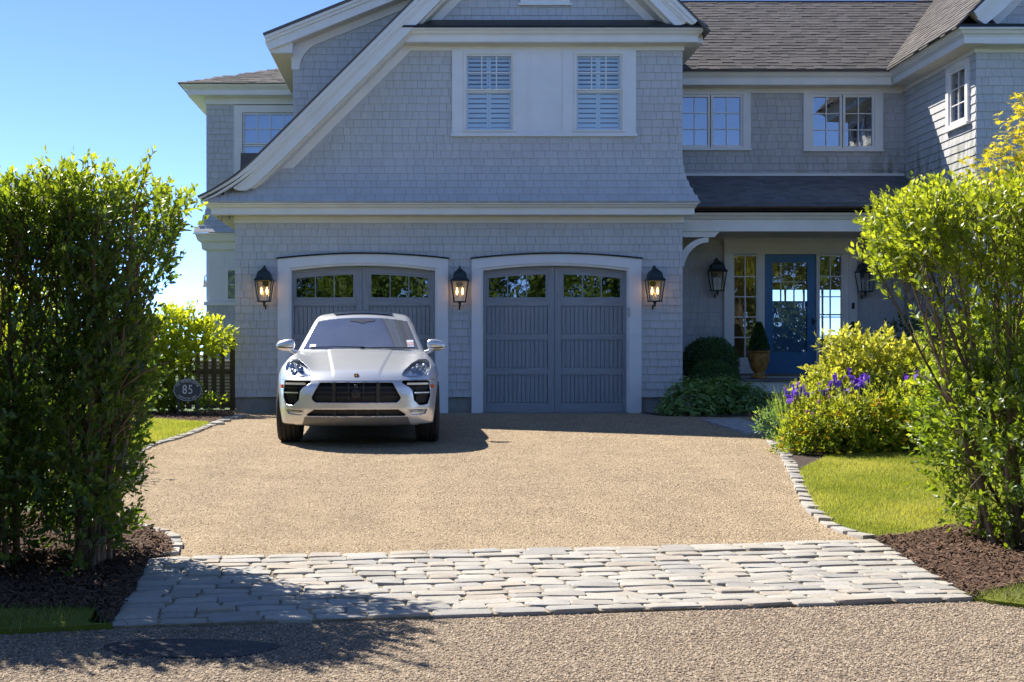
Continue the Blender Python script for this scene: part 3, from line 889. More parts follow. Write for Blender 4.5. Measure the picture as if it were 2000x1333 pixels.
for a, b in wx:
    fr = MB(); t_ = .03
    fr.box(a + .001, a + t_, -.07, .04, wz0, wz1); fr.box(b - t_, b - .001, -.07, .04, wz0, wz1); fr.box(a + t_, b - t_, -.07, .04, wz1 - t_, wz1); fr.box(a - .02, b + .02, -.09, .04, wz0 - .025, wz0)
    win = hp(fr, 'window', M['white'])
    zm = fz(178)
    def sub_sash(z0, z1, cols, rows, dep):
        m = MB(); fw = .028; x0, x1 = a + t_ + .001, b - t_ - .001
        m.box(x0, x0 + fw, dep - .02, dep + .02, z0, z1); m.box(x1 - fw, x1, dep - .02, dep + .02, z0, z1)
        m.box(x0 + fw, x1 - fw, dep - .02, dep + .02, z0, z0 + fw); m.box(x0 + fw, x1 - fw, dep - .02, dep + .02, z1 - fw, z1)
        m.build('sash', M['white'], win)
        g0, g1, h0, h1 = x0 + fw, x1 - fw, z0 + fw, z1 - fw
        for i in range(cols):
            for j in range(rows):
                p = MB(); A0 = g0 + (g1 - g0) * i / cols; A1 = g0 + (g1 - g0) * (i + 1) / cols; B0 = h0 + (h1 - h0) * j / rows; B1 = h0 + (h1 - h0) * (j + 1) / rows
                p.add([(A0, dep, B0), (A1, dep, B0), (A1, dep, B1), (A0, dep, B1)], [(0, 1, 2, 3)]); p.build('pane', M['glass_shutter'], win)
        for i in range(1, cols):
            X = g0 + (g1 - g0) * i / cols; q = MB(); q.box(X - .009, X + .009, dep - .014, dep + .012, h0, h1); q.build('muntin', M['white'], win)
        for j in range(1, rows):
            Z = h0 + (h1 - h0) * j / rows; q = MB(); q.box(g0, g1, dep - .012, dep + .010, Z - .009, Z + .009); q.build('muntin', M['white'], win)
    M.setdefault('glass_shutter', glass_mat('shuttered_window_glass', .10, (.86, .93, .96)))
    sub_sash(zm, wz1 - t_ - .001, 3, 2, -.02)
    sub_sash(wz0 + .001, zm - .002, 1, 1, .012)
    xm = (a + b) / 2
    for s0, s1 in ((a + .05, xm), (xm, b - .05)):
        for z0, z1, op in ((wz0 + .03, zm - .01, 58), (zm + .02, wz1 - .05, 35)):
            q = MB()
            q.box(s0 + .002, s0 + .035, .048, .066, z0, z1); q.box(s1 - .035, s1 - .002, .048, .066, z0, z1); q.box(s0 + .035, s1 - .035, .048, .066, z0, z0 + .03); q.box(s0 + .035, s1 - .035, .048, .066, z1 - .03, z1)
            q.build('shutter', M['louver'], win)
            n = 7
            for k in range(n):
                zc = z0 + .03 + (z1 - z0 - .06) * (k + .5) / n; hh = (z1 - z0 - .06) / n * (.46 if op > 50 else .60); ag = math.radians(op)
                q = MB(); dz, dy = hh * math.sin(ag), hh * math.cos(ag) * .32
                q.add([(s0 + .036, .057 - dy, zc - dz), (s1 - .036, .057 - dy, zc - dz), (s1 - .036, .057 + dy, zc + dz), (s0 + .036, .057 + dy, zc + dz),
                       (s0 + .036, .062 - dy, zc - dz), (s1 - .036, .062 - dy, zc - dz), (s1 - .036, .062 + dy, zc + dz), (s0 + .036, .062 + dy, zc + dz)], [(0, 1, 2, 3), (7, 6, 5, 4), (0, 4, 5, 1), (1, 5, 6, 2), (2, 6, 7, 3), (3, 7, 4, 0)])
                q.build('louver', M['louver'], win)

# ---- garage doors
M['white_door_trim'] = M['white_panel']
def arc(xa, xb, zs, zm, n=16, rev=False):
    p = [(xa + (xb - xa) * i / n, zs + (zm - zs) * (1 - (2 * i / n - 1) ** 2)) for i in range(n + 1)]
    return p[::-1] if rev else p
for di, (ox0, ox1, ix0, ix1) in enumerate(DO):
    zo, zom = fz(507), fz(497); zi, zim = fz(525), fz(515)
    tr = MB()
    tr.box(ox0, ix0, -.05, .10, 0.0, zi); tr.box(ix1, ox1, -.05, .10, 0.0, zi)
    A = arc(ox0, ox1, zo, zom); B = arc(ox0, ox1, zi, zim)
    n = len(A)
    vs_ = []
    for i in range(n):
        xo = A[i][0]; xi_ = ox0 + (ox1 - ox0) * i / (n - 1)
        t_ = (xi_ - ix0) / (ix1 - ix0); zb = zi + (zim - zi) * max(0, 1 - (2 * t_ - 1) ** 2)
        vs_ += [(xo, -.05, A[i][1]), (xo, .10, A[i][1]), (xi_, -.05, zb), (xi_, .10, zb)]
    fs_ = []
    for i in range(n - 1):
        k = 4 * i; fs_ += [(k, k + 2, k + 6, k + 4), (k + 1, k + 5, k + 7, k + 3), (k, k + 4, k + 5, k + 1), (k + 2, k + 3, k + 7, k + 6)]
    fs_ += [(0, 1, 3, 2), (4 * n - 4, 4 * n - 2, 4 * n - 1, 4 * n - 3)]
    tr.add(vs_, fs_)
    trim = hp(tr, 'garage_door_trim', M['white_panel'])
    st = MB()   # inner stop moulding
    st.box(ix0, ix0 + .028, -.02, .13, 0, zi); st.box(ix1 - .028, ix1, -.02, .13, 0, zi)
    C = arc(ix0 + .028, ix1 - .028, zi, zim); D = arc(ix0 + .028, ix1 - .028, zi - .035, zim - .035)
    vs_ = []; fs_ = []
    for i in range(len(C)): vs_ += [(C[i][0], -.02, C[i][1]), (C[i][0], .13, C[i][1]), (D[i][0], -.02, D[i][1]), (D[i][0], .13, D[i][1])]
    for i in range(len(C) - 1):
        k = 4 * i; fs_ += [(k, k + 2, k + 6, k + 4), (k + 1, k + 5, k + 7, k + 3), (k, k + 4, k + 5, k + 1), (k + 2, k + 3, k + 7, k + 6)]
    st.add(vs_, fs_); hp(st, 'door_stop', M['white'], trim)
    dc = MB()
    C = arc(ox0 - .02, ox1 + .02, zo + .003, zom + .003); vs_ = []; fs_ = []
    for i in range(len(C)): vs_ += [(C[i][0], -.085, C[i][1]), (C[i][0], .0, C[i][1] + .004), (C[i][0], -.085, C[i][1] + .02), (C[i][0], .0, C[i][1] + .026)]
    for i in range(len(C) - 1):
        k = 4 * i; fs_ += [(k, k + 2, k + 6, k + 4), (k + 1, k + 5, k + 7, k + 3), (k, k + 4, k + 5, k + 1), (k + 2, k + 3, k + 7, k + 6)]
    fs_ += [(0, 1, 3, 2), (4 * n - 4, 4 * n - 2, 4 * n - 1, 4 * n - 3)]
    dc.add(vs_, fs_); hp(dc, 'drip_cap', M['flash'], trim)
    # leaf: backing, stiles, rails
    off = ox0 - DO[1][0]
    X = lambda u: fx(u) + off
    lf = MB(); lf.box(ix0 + .01, ix1 - .01, .165, .19, .0, zim); leaf = hp(lf, 'garage_door', M['door_v'])
    def bar_(x0, x1, z0, z1, nm, mt, y0=.118): q = MB(); q.box(x0, x1, y0, .164, z0, z1); return q.build(nm, M[mt], leaf)
    xl, xr_ = ix0 + .03, ix1 - .03
    pl_, pr_ = (X(951), X(1071.5)), (X(1098), X(1218))
    rows = [(fz(653), fz(597.5)), (fz(719), fz(664)), (fz(787.5), fz(732.5))]
    bar_(xl, pl_[0], .012, zi - .04, 'stile', 'door_v'); bar_(pr_[1], xr_, .012, zi - .04, 'stile', 'door_v')
    bar_(pl_[1], (pl_[1] + pr_[0]) / 2 - .003, .012, zim - .045, 'stile', 'door_v'); bar_((pl_[1] + pr_[0]) / 2 + .003, pr_[0], .012, zim - .045, 'stile', 'door_v')
    zr = [(.012, rows[2][0]), (rows[2][1], rows[1][0]), (rows[1][1], rows[0][0]), (rows[0][1], fz(585))]
    for (a, b) in (pl_, pr_):
        for z0, z1 in zr: bar_(a + .001, b - .001, z0, z1, 'rail', 'door_h', .120)
        for z0, z1 in rows:
            nb = 14; w = (b - a - .012) / nb
            for k in range(nb):
                q = MB(); q.box(a + .006 + k * w + .004, a + .006 + (k + 1) * w - .004, .136 + random.uniform(-.001, .001), .164, z0 + .006, z1 - .006); q.build('board', M['door_v'], leaf)
    # arched top rail and glazing
    for s, (a, b) in ((0, pl_), (1, pr_)):
        g0, g1 = (X(955.5), X(1067)) if s == 0 else (X(1102.5), X(1213.5))
        top = lambda x: zi + (zim - zi) * (1 - (2 * (x - ix0) / (ix1 - ix0) - 1) ** 2) - .038
        gt = lambda x: top(x) - .135
        gb = fz(580.6)
        q = MB(); N_ = 10; vs_ = []; fs_ = []
        for i in range(N_ + 1):
            x = a + .001 + (b - a - .002) * i / N_
            vs_ += [(x, .121, top(x)), (x, .164, top(x)), (x, .121, gt(x)), (x, .164, gt(x))]
        for i in range(N_):
            k = 4 * i; fs_ += [(k, k + 2, k + 6, k + 4), (k + 1, k + 5, k + 7, k + 3), (k, k + 4, k + 5, k + 1), (k + 2, k + 3, k + 7, k + 6)]
        q.add(vs_, fs_); q.build('top_rail', M['door_h'], leaf)
        bar_(a + .001, g0, fz(585) + .001, gt(a), 'rail', 'door_v', .1225); bar_(g1, b - .001, fz(585) + .001, gt(b), 'rail', 'door_v', .1225)
        bar_(g0, g1, fz(585) + .001, gb, 'rail', 'door_h', .1235)
        for k in range(3):
            x0 = g0 + (g1 - g0) * k / 3 + (.008 if k else 0); x1 = g0 + (g1 - g0) * (k + 1) / 3 - (.008 if k < 2 else 0)
            vs_ = [(x0, .142, gb), (x1, .142, gb)] + [(x1 + (x0 - x1) * i / 4, .142, gt(x1 + (x0 - x1) * i / 4)) for i in range(5)]
            q = MB(); q.add(vs_, [tuple(range(len(vs_)))]); q.build('pane', M['glass_garage'], leaf)
            if k: q = MB(); q.box(x0 - .016, x0, .126, .152, gb, gt(x0)); q.build('muntin', M['door_bar'] if 'door_bar' in M else M.setdefault('door_bar', simple('grey_glazing_bar', (.30, .32, .36), .5)), leaf)
    th = MB(); th.box(ix0 + .002, ix1 - .002, -.02, .16, -.02, .010); hp(th, 'door_threshold', M['concrete'])
kp = MB(); kp.box(fx(1228) - .028, fx(1228) + .012, -.075, -.052, fz(619), fz(601)); hp(kp, 'door_keypad', simple('grey_keypad', (.45, .45, .45), .5))

# ---- shed dormer on the left roof slope
DY = 1.0
dw = MB()
DT = (at(515, 70, CAM_D + .6)); SL = .40
dl = fx(572, DY)
top_z = lambda x: DT.z + (x - DT.x) * SL
dw.prism([(dl + .01, 4.3), (1.0, 7.4), (1.0, top_z(1.0) - .2), (dl + .01, top_z(dl) - .2)], DY + .06, DY + .1, 'y')
dormer = hp(dw, 'dormer_wall', M['sheath'])
lay_wall(dormer, 4.9, 7.55, .1275, lambda z: (max(dl, dl if z < top_z(dl) - .25 else DT.x + (z + .12 - DT.z) / SL), min(.9, z - 6.863 + .25)), frame=lambda x, o, z: Vector((x, DY - o, z)))
DP = [(DT.x, DT.z), (1.2, top_z(1.2))]
strip(DP, -.035, .012, .55, 4.6, 'dormer_roof', 'asphalt_shingle')
strip(DP, .014, .06, .565, .66, 'dormer_crown', 'white')
strip(DP, .061, .11, .60, .66, 'dormer_bead', 'white')
strip(DP, .111, .25, .64, .72, 'dormer_rake_board', 'white')
strip(DP, .19, .25, .72, DY - .03, 'dormer_soffit', 'soffit')
q = MB()
fb = [(dl - .02, top_z(dl) - .22), (1.1, top_z(1.1) - .22), (1.1, top_z(1.1) - .40)]
zc = top_z(dl) - .40
curve = [(dl + .42 - .30 * math.sin(a), zc + .16 * 0 - .42 * (1 - math.cos(a)) * .72 + (.42 - .30 * math.sin(a)) * SL) for a in np.linspace(0, math.pi / 2, 9)]
fb += curve + [(curve[-1][0], curve[-1][1] - .02), (dl - .02, curve[-1][1] - .02)]
q.prism(fb, DY - .05, DY + .055, 'y'); hp(q, 'dormer_frieze', M['white'])
q = MB(); q.prism([(DT.x + .01, DT.z - .03), (DT.x + .01, DT.z - .10), (DT.x + .10, DT.z - .19), (DT.x + .10, DT.z - .26), (dl + .02, DT.z - .26), (dl + .02, DT.z - .03)], .72, 4.6, 'y'); hp(q, 'dormer_eave', M['white'])
q = MB(); q.box(DT.x + .105, dl, .72, 4.6, DT.z - .27, DT.z - .262); hp(q, 'dormer_soffit', M['soffit'])

# ---- rear left wing with hip roof
LY = 4.3
lx0 = fx(403, LY)
fl_ = lambda x, o, z: Vector((x, LY - o, z))
lw = MB(); lw.box(lx0 + .03, -1.5, LY + .09, LY + 3, -.1, 6.3); left_wing = hp(lw, 'rear_wing_wall', M['sheath'])
q = MB(); q.box(lx0 + .002, lx0 + .03, LY + .0, LY + 3, 3.6, 6.1); hp(q, 'corner_return', M['shingle'])
lz0 = fz(455, LY - .3)
def lsk(z): return .33 * max(0.0, (3.95 - z) / (3.95 - lz0)) ** 1.7
lay_wall(left_wing, lz0, fz(205, LY) + .03, .127, lambda z: (lx0 - lsk(z) * .7, -1.6), [(fx(457, LY) + .03, fx(600, LY), fz(350, LY), 7)], frame=fl_, prof=lsk)
q = MB(); q.box(lx0 - .03, -1.5, LY - .05, LY + .088, fz(205, LY), fz(183, LY)); hp(q, 'frieze_board', M['white'])
ez0, ez1 = fz(185, LY - .35), fz(164, LY - .45)
q = MB(); pr = [(LY + .02, ez0), (LY - .33, ez0), (LY - .33, ez0 + .10), (LY - .36, ez0 + .11), (LY - .43, ez1 - .03), (LY - .45, ez1), (LY + .02, ez1)]
n = len(pr); q.add([(lx0 + (p[0] - LY), p[0], p[1]) for p in pr] + [(-1.5, p[0], p[1]) for p in pr], [tuple(range(n)), tuple(range(n, 2 * n))[::-1]] + [(i, (i + 1) % n, n + (i + 1) % n, n + i) for i in range(n)]); hp(q, 'hip_cornice', M['white'])
q = MB(); q.prism([(lx0 - .33, ez0 + .001), (lx0 - .33, ez0 + .10), (lx0 - .45, ez1), (lx0, ez1), (lx0, ez0 + .001)], LY - .2, LY + 3.4, 'y'); hp(q, 'hip_eave', M['white'])
hy, hx, hzv = LY - .48, lx0 - .48, ez1 + .004
q = MB(); T_ = 2.6
q.add([(hx, hy, hzv), (-.5, hy, hzv), (-.5, hy + T_, hzv + .385 * T_), (hx + T_, hy + T_, hzv + .385 * T_), (hx, hy + 5, hzv), (hx + T_, hy + 5 - T_ + 2.6, hzv + .385 * T_)], [(0, 1, 2, 3), (0, 3, 5, 4)])
hp(q, 'hip_roof_deck', M['asphalt_shingle'])
# window of the rear wing
q = MB(); a0, a1, b0, b1 = fx(458, LY), fx(600, LY), fz(420, LY), fz(205, LY)
q.box(a0, fx(474, LY), LY - .05, LY + .088, b0, b1 - .02); q.box(fx(474, LY), a1, LY - .05, LY + .088, fz(221, LY), b1 - .02); casing2 = hp(q, 'window_casing', M['white'])
ML_ = Matrix.Translation((0, LY, 0))
sash('window', ML_, fx(475, LY), fx(583, LY), fz(283, LY), fz(222, LY), 4, 2, .03)
sash('window', ML_, fx(475, LY), fx(583, LY), fz(350, LY), fz(284, LY), 1, 1, .03)
q = MB(); q.box(fx(474, LY), fx(584, LY), LY + .06, LY + .085, fz(350, LY), fz(222, LY)); hp(q, 'window_blind', simple('blue_grey_blind', (.30, .37, .45), .8))
# lower storey of the rear wing: cornice, panelled band, sill, shingles
q = MB(); pr = [(LY - .02, fz(491, LY)), (LY - .10, fz(488, LY)), (LY - .12, fz(476, LY)), (LY - .20, fz(472, LY)), (LY - .26, fz(460, LY)), (LY - .30, fz(458, LY - .3)), (LY - .30, lz0 - .002), (LY + .05, lz0 - .002), (LY + .05, fz(491, LY))]
n = len(pr); q.add([(lx0 + (p[0] - LY) * .7, p[0], p[1]) for p in pr] + [(-2.5, p[0], p[1]) for p in pr], [tuple(range(n)), tuple(range(n, 2 * n))[::-1]] + [(i, (i + 1) % n, n + (i + 1) % n, n + i) for i in range(n)]); hp(q, 'rear_cornice', M['white'])
q = MB(); q.box(lx0, -2.6, LY - .01, LY + .085, fz(590, LY), fz(490, LY)); band = hp(q, 'panelled_band', M['white_panel'])
for a, b, c, d in ((408, 438, 522, 500), (408, 438, 586, 526), (412, 450, 516, 503)):
    q = MB(); q.box(fx(a, LY), fx(b, LY), LY - .02, LY - .011, fz(c, LY), fz(d, LY)); hp(q, 'panel', M['white_panel'], band) if d != 503 else None
sash('window', Matrix.Translation((0, LY - .02, 0)), fx(442, LY), fx(500, LY), fz(588, LY), fz(525, LY), 2, 2, .04)
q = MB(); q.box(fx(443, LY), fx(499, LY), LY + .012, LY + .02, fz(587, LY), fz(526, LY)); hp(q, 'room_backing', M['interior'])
q = MB(); q.box(lx0 - .04, -2.6, LY - .06, LY + .08, fz(597, LY), fz(590, LY) - .001); hp(q, 'band_sill', M['white'])
lay_wall(left_wing, 0.0, fz(597, LY), .127, lambda z: (lx0, -2.7), frame=fl_)

# ---- main block between garage and wing
MY = 1.9
MX0, MX1 = 3.9, 8.66
fm = lambda x, o, z: Vector((x, MY - o, z))
PZ = 4.18
mz1 = fz(183, MY)
mw = MB(); mw.box(MX0, MX1, MY + .09, MY + .3, 3.3, 6.0)
dx0, dx1 = fx(1430, MY), fx(1657, MY)
mw.box(MX0, dx0, MY + .09, MY + .3, .0, 3.3); mw.box(dx1, MX1, MY + .09, MY + .3, .0, 3.3); mw.box(dx0, dx1, MY + .09, MY + .3, fz(498, MY), 3.3)
main_wall = hp(mw, 'main_wall', M['sheath'])
W1 = (fx(1310, MY), fx(1465, MY), fz(295, MY), fz(183, MY)); W2 = (fx(1568, MY), fx(1723, MY), fz(297, MY), fz(183, MY))
lay_wall(main_wall, PZ - .02, mz1 + .03, .134, lambda z: (GX1 - .1, MX1), [(W1[0] + .03, W1[1] - .03, W1[2] + .02, 9), (W2[0] + .03, W2[1] - .03, W2[2] + .02, 9)], frame=fm, mat='shingle_main')
ex0, ex1 = fx(1413, MY), fx(1672, MY)
lay_wall(main_wall, .25, 3.2, .134, lambda z: (GX1 - .1, MX1), [(ex0 + .03, ex1 - .03, 0, 3.05)], frame=fm)
q = MB(); q.box(MX0, MX1 - .05, MY - .05, MY + .088, mz1, fz(163, MY)); hp(q, 'frieze_board', M['white'])
me0, me1 = fz(165, MY - .36), fz(138, MY - .47)
q = MB(); cp = [(p[0] + MY, p[1]) for p in crown(-.34, me0, me1, .13)]; q.prism(cp, MX0, MX1 - .36, 'x'); hp(q, 'main_cornice', M['white'])
q = MB(); q.box(MX0, MX1 - .3, MY - .338, MY - .05, me0 - .006, me0 + .003); hp(q, 'main_soffit', M['soffit'])
q = MB(); q.box(GX1, MX1, MY - .045, MY - .0, PZ + .005, PZ + .05); hp(q, 'roof_flashing_board', M['white'])
for (a0, a1, b0, b1), (l0, l1), (r0, r1), gz0_, gz1_ in ((W1, (1326, 1386), (1388, 1450), 289, 186), (W2, (1583, 1643.5), (1645.5, 1707), 291, 186)):
    q = MB(); A, B, C_, D = fx(l0, MY), fx(r1, MY), fz(gz0_, MY), fz(gz1_, MY)
    q.box(a0, A, MY - .05, MY + .088, b0 + .03, b1); q.box(B, a1, MY - .05, MY + .088, b0 + .03, b1); q.box(A, B, MY - .05, MY + .088, b0 + .03, C_); q.box(A, B, MY - .05, MY + .088, D, b1)
    c = hp(q, 'window_casing', M['white']); q = MB(); q.box(a0 - .015, a1 + .015, MY - .075, MY + .088, b0, b0 + .029); hp(q, 'window_sill', M['white'], c)
    MM = Matrix.Translation((0, MY, 0))
    sash('window', MM, A + .002, fx(l1, MY), C_ + .002, D - .002, 2, 3, .042)
    sash('window', MM, fx(r0, MY), B - .002, C_ + .002, D - .002, 2, 3, .042)
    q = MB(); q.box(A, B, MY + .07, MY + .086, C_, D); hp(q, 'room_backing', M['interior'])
q = MB()
for k in range(8): q.box(fx(1676, MY) + k * .028, fx(1676, MY) + k * .028 + .02, MY + .045 + (k % 2) * .008, MY + .055 + (k % 2) * .008, fz(286, MY), fz(255 - (k % 3) * 2, MY))
hp(q, 'curtain', M['curtain'])

# roofs that the photograph shows: laid in tabs
ROOF = []
def lay_roof(o, uvec, svec, L, Wd, e, wr=(.10, .26), clip=None):
    """o eave corner, uvec unit along eave, svec unit up slope"""
    n = int(Wd / e); nn = uvec.cross(svec).normalized()
    if nn.z < 0: nn = -nn
    V, F = [], []
    for r in range(n + 1):
        x = -random.uniform(0, .3)
        while x < L:
            w = random.uniform(*wr); a, b = max(x, 0), min(x + w, L)
            if b - a > .01 and (clip is None or clip((a + b) / 2, r * e)):
                drop = random.choice((0, 0, .02)); tb = random.choice((.003, .006, .009))
                p = o + uvec * a + svec * (r * e - drop) ; q_ = o + uvec * (b - .002) + svec * (r * e - drop)
                k = len(V); h = svec * (e + drop + .02)
                V += [p + nn * (tb + .006), q_ + nn * (tb + .006), q_ + h + nn * .003, p + h + nn * .003, p, q_]
                F += [(k, k + 1, k + 2, k + 3), (k + 4, k + 5, k + 1, k), (k + 4, k, k + 3), (k + 5, k + 2, k + 1)]
            x += w
    return V, F
def roof(name, o, uv, sv, L, Wd, mat='asphalt_shingle', e=.14, clip=None):
    V, F = lay_roof(o, uv, sv, L, Wd, e, clip=clip)
    mb = MB(); mb.add(V, F)
    r = mb.build(name, M[mat], house); r['kind'] = 'stuff'
    return r
X_ = Vector((1, 0, 0))
ms = Vector((0, 1, .70)).normalized()
eo = Vector((3.9, MY - .52, me1 + .012))
RL = 2.85 * math.sqrt(1 + .49)
q = MB(); q.prism([(eo.y, eo.z - .03), (eo.y, eo.z), (eo.y + 2.85, eo.z + 2.85 * .7), (eo.y + 5.7, eo.z), (eo.y + 5.7, eo.z - .05)], 3.9, 12, 'x'); deck = hp(q, 'main_roof', M['asphalt_shingle'])
roof('roof_tabs', eo + Vector((0, 0, .002)), X_, ms, 6.6, RL, clip=lambda a, s: True)
q = MB(); q.tube([(3.9, eo.y + 2.85, eo.z + 2.85 * .7 + .005), (12, eo.y + 2.85, eo.z + 2.85 * .7 + .005)], .03, 6); hp(q, 'ridge_cap', M['asphalt_shingle'])

# ---- right wing
WY = -1.0
WXR = 13.0
fw_side = lambda y_, o, z: Vector((MX1 - o, -y_, z))     # local x runs towards the camera
ww = MB(); ww.box(MX1 + .09, WXR, WY + .09, MY + .1, 0, 6.1); ww.box(MX1 + .002, MX1 + .09, WY + .0, WY + .089, .2, 5.9); wing = hp(ww, 'wing_wall', M['sheath'])
wzt = 5.70
wy0, wy1, wwz0, wwz1 = -.80, .02, 4.67, 5.66
lay_wall(wing, .2, wzt + .03, .134, lambda z: (-MY, -WY), [(-wy1 - .0, -wy0 + .0, wwz0 - .02, 9)], frame=fw_side, mat='shingle_main')
lay_wall(wing, .2, wzt + .03, .134, lambda z: (MX1 - .012, WXR), frame=lambda x, o, z: Vector((x, WY - o, z)))
q = MB(); q.box(MX1 - .05, MX1 + .088, WY - .05, MY - .052, wzt, 5.92); hp(q, 'wing_frieze_board', M['white'])
q = MB(); q.box(MX1 + .09, WXR, WY - .05, WY + .088, wzt, 5.92); hp(q, 'wing_frieze_board', M['white'])
we0, we1 = me0, me1
cpx = [(MX1 + p[0], p[1]) for p in crown(-.34, we0, we1, .13)]
q = MB(); n = len(cpx)
q.add([(p[0], WY + (p[0] - MX1), p[1]) for p in cpx] + [(p[0], MY - .3, p[1]) for p in cpx], [tuple(range(n))[::-1], tuple(range(n, 2 * n))] + [(i, (i + 1) % n, n + (i + 1) % n, n + i) for i in range(n)]); hp(q, 'wing_side_cornice', M['white'])
cpy = [(WY + p[0], p[1]) for p in crown(-.34, we0, we1, .13)]
q = MB(); q.add([(MX1 + (p[0] - WY), p[0], p[1]) for p in cpy] + [(WXR, p[0], p[1]) for p in cpy], [tuple(range(n))[::-1], tuple(range(n, 2 * n))] + [(i, (i + 1) % n, n + (i + 1) % n, n + i) for i in range(n)]); hp(q, 'wing_front_cornice', M['white'])
q = MB(); q.box(MX1 - .338, MX1 - .05, WY - .3, MY - .3, we0 - .006, we0 + .002); hp(q, 'wing_soffit', M['soffit'])
q = MB(); q.box(MX1 - .045, WXR, WY - .338, WY - .05, we0 - .007, we0 + .0015); hp(q, 'wing_soffit', M['soffit'])
ws = Vector((1, 0, 1.0)).normalized()
wo = Vector((MX1 - .52, WY - .47, we1 + .012))
q = MB(); q.prism([(wo.x, wo.z - .03), (wo.x, wo.z), (wo.x + 2.9, wo.z + 2.9), (wo.x + 5.8, wo.z), (wo.x + 5.8, wo.z - .03), (wo.x + 2.9, wo.z + 2.86)], wo.y, 9, 'y'); hp(q, 'wing_roof', M['asphalt_shingle'])
roof('roof_tabs', wo + Vector((0, 0, .002)), Vector((0, 1, 0)), ws, 7.5, 4.0)
q = MB(); q.box(MX1 - .46, WXR, WY - .47, WY + .08, we1 + .004, we1 + .05); hp(q, 'wing_pent_flashing', M['flash'])
WR = [(wo.x - .0, wo.z + .0), (wo.x + 2.9, wo.z + 2.9)]
WRD = [(WR[0][0] + (WR[1][0] - WR[0][0]) * i / 12, WR[0][1] + (WR[1][1] - WR[0][1]) * i / 12) for i in range(13)]
for o0, o1, ya, yb, nm, mt in ((.03, .09, -.49, -.3, 'wing_rake_crown', 'white'), (.091, .15, -.455, -.3, 'wing_rake_bead', 'white'), (.151, .34, -.40, -.3, 'wing_rake_board', 'white'), (.34, .50, -.05, .088, 'wing_rake_frieze', 'white')):
    strip(WRD, o0, o1, WY + ya, WY + yb, nm, mt, zmin=we1 + .055)
q = MB(); q.prism([(MX1 + .1, we1), (MX1 + 5, we1), (MX1 + 2.6, we1 + 2.4)], WY + .06, WY + .2, 'y'); wg2 = hp(q, 'wing_gable', M['sheath'])
lay_wall(wg2, we1 + .04, we1 + 2.2, .134, lambda z: (MX1 + (z - we1) + .05, MX1 + 4.6 - (z - we1)), frame=lambda x, o, z: Vector((x, WY - o, z)))
# narrow window in the wing's side wall
SM = Matrix(((0, 1, 0, MX1), (-1, 0, 0, 0), (0, 0, 1, 0), (0, 0, 0, 1)))   # local x -> -Y, local y -> +X
q = MB(); la, lb = -wy1, -wy0
q.box(la, la + .10, -.055, .088, wwz0, wwz1 + .03); q.box(lb - .10, lb, -.055, .088, wwz0, wwz1 + .03); q.box(la + .10, lb - .10, -.055, .088, wwz1 - .06, wwz1 + .03); q.box(la + .10, lb - .10, -.055, .088, wwz0, wwz0 + .05)
c = hp(q, 'window_casing', M['white'], None, SM); q = MB(); q.box(la - .03, lb + .03, -.085, .088, wwz0 - .045, wwz0 - .001); hp(q, 'window_sill', M['white'], c, SM)
sash('window', SM, la + .102, lb - .102, wwz0 + .052, wwz1 - .062, 2, 3, .045)
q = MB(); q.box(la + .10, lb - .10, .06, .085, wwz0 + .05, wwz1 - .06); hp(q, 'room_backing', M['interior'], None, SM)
# ground floor window of the wing front, behind the hedge
q = MB(); q.box(9.15, 10.6, WY - .05, WY + .07, .55, 2.6); c = hp(q, 'window_casing', M['white'])
sash('window', Matrix.Translation((0, WY - .055, 0)), 9.28, 9.86, .68, 2.48, 2, 4, .05); sash('window', Matrix.Translation((0, WY - .055, 0)), 9.88, 10.46, .68, 2.48, 2, 4, .05)

# ---- porch between garage and wing
PEY, PEZ = .22, 3.44
psl = (PZ - PEZ) / (MY - PEY)
ps = Vector((0, 1, psl)).normalized()
q = MB(); q.prism([(PEY, PEZ - .06), (PEY, PEZ), (MY + .02, PZ + .0), (MY + .02, PZ - .06)], GX1 + .02, MX1 + .1, 'x'); hp(q, 'porch_roof', M['porch_shingle'])
roof('porch_roof_tabs', Vector((GX1 + .02, PEY + .14, PEZ + .003 + .14 * psl)), X_, ps, MX1 - GX1, (MY - PEY - .12) * math.sqrt(1 + psl * psl), 'porch_shingle', .13)
q = MB(); q.prism([(PEY - .02, PEZ - .012), (PEY - .02, PEZ + .006), (PEY + .16, PEZ + .175 * psl + .012), (PEY + .16, PEZ + .16 * psl)], GX1 + .21, MX1, 'x'); hp(q, 'eave_flashing', simple('grey_eave_metal', (.16, .18, .21), .35, .8, var=.3))
gut = MB(); gp = [(PEY - .03 - .055 + .055 * math.cos(a), PEZ - .02 + .06 * math.sin(a)) for a in np.linspace(math.pi, 2 * math.pi, 9)]
gp2 = [(y * 1.0, z + .008) for y, z in [(PEY - .085 + .047 * math.cos(a), PEZ - .02 + .05 * math.sin(a)) for a in np.linspace(2 * math.pi, math.pi, 9)]]
gut.prism(gp + gp2, GX1 + .20, MX1 - .02, 'x'); gutter = hp(gut, 'gutter', M['copper'])
for k in range(9):
    x = GX1 + .5 + k * .47
    q = MB(); q.prism([(y - .004 if i < 9 else y, z - .004) for i, (y, z) in enumerate(gp + gp2)], x, x + .022, 'x'); q.build('gutter_bracket', M['copper'], gutter)
by0 = .36
q = MB(); q.prism([(by0 - .10, PEZ - .10), (by0 - .10, PEZ - .13), (by0 - .05, PEZ - .16), (by0 - .02, PEZ - .20), (by0 + .2, PEZ - .20), (by0 + .2, PEZ - .07)], GX1 + .005, MX1 - .02, 'x'); hp(q, 'porch_crown', M['soffit_white'] if 'soffit_white' in M else M['white'])
q = MB(); q.box(GX1 + .005, MX1 - .02, by0 + .02, by0 + .22, fz(452, by0), PEZ - .202); hp(q, 'porch_beam', M['white'])
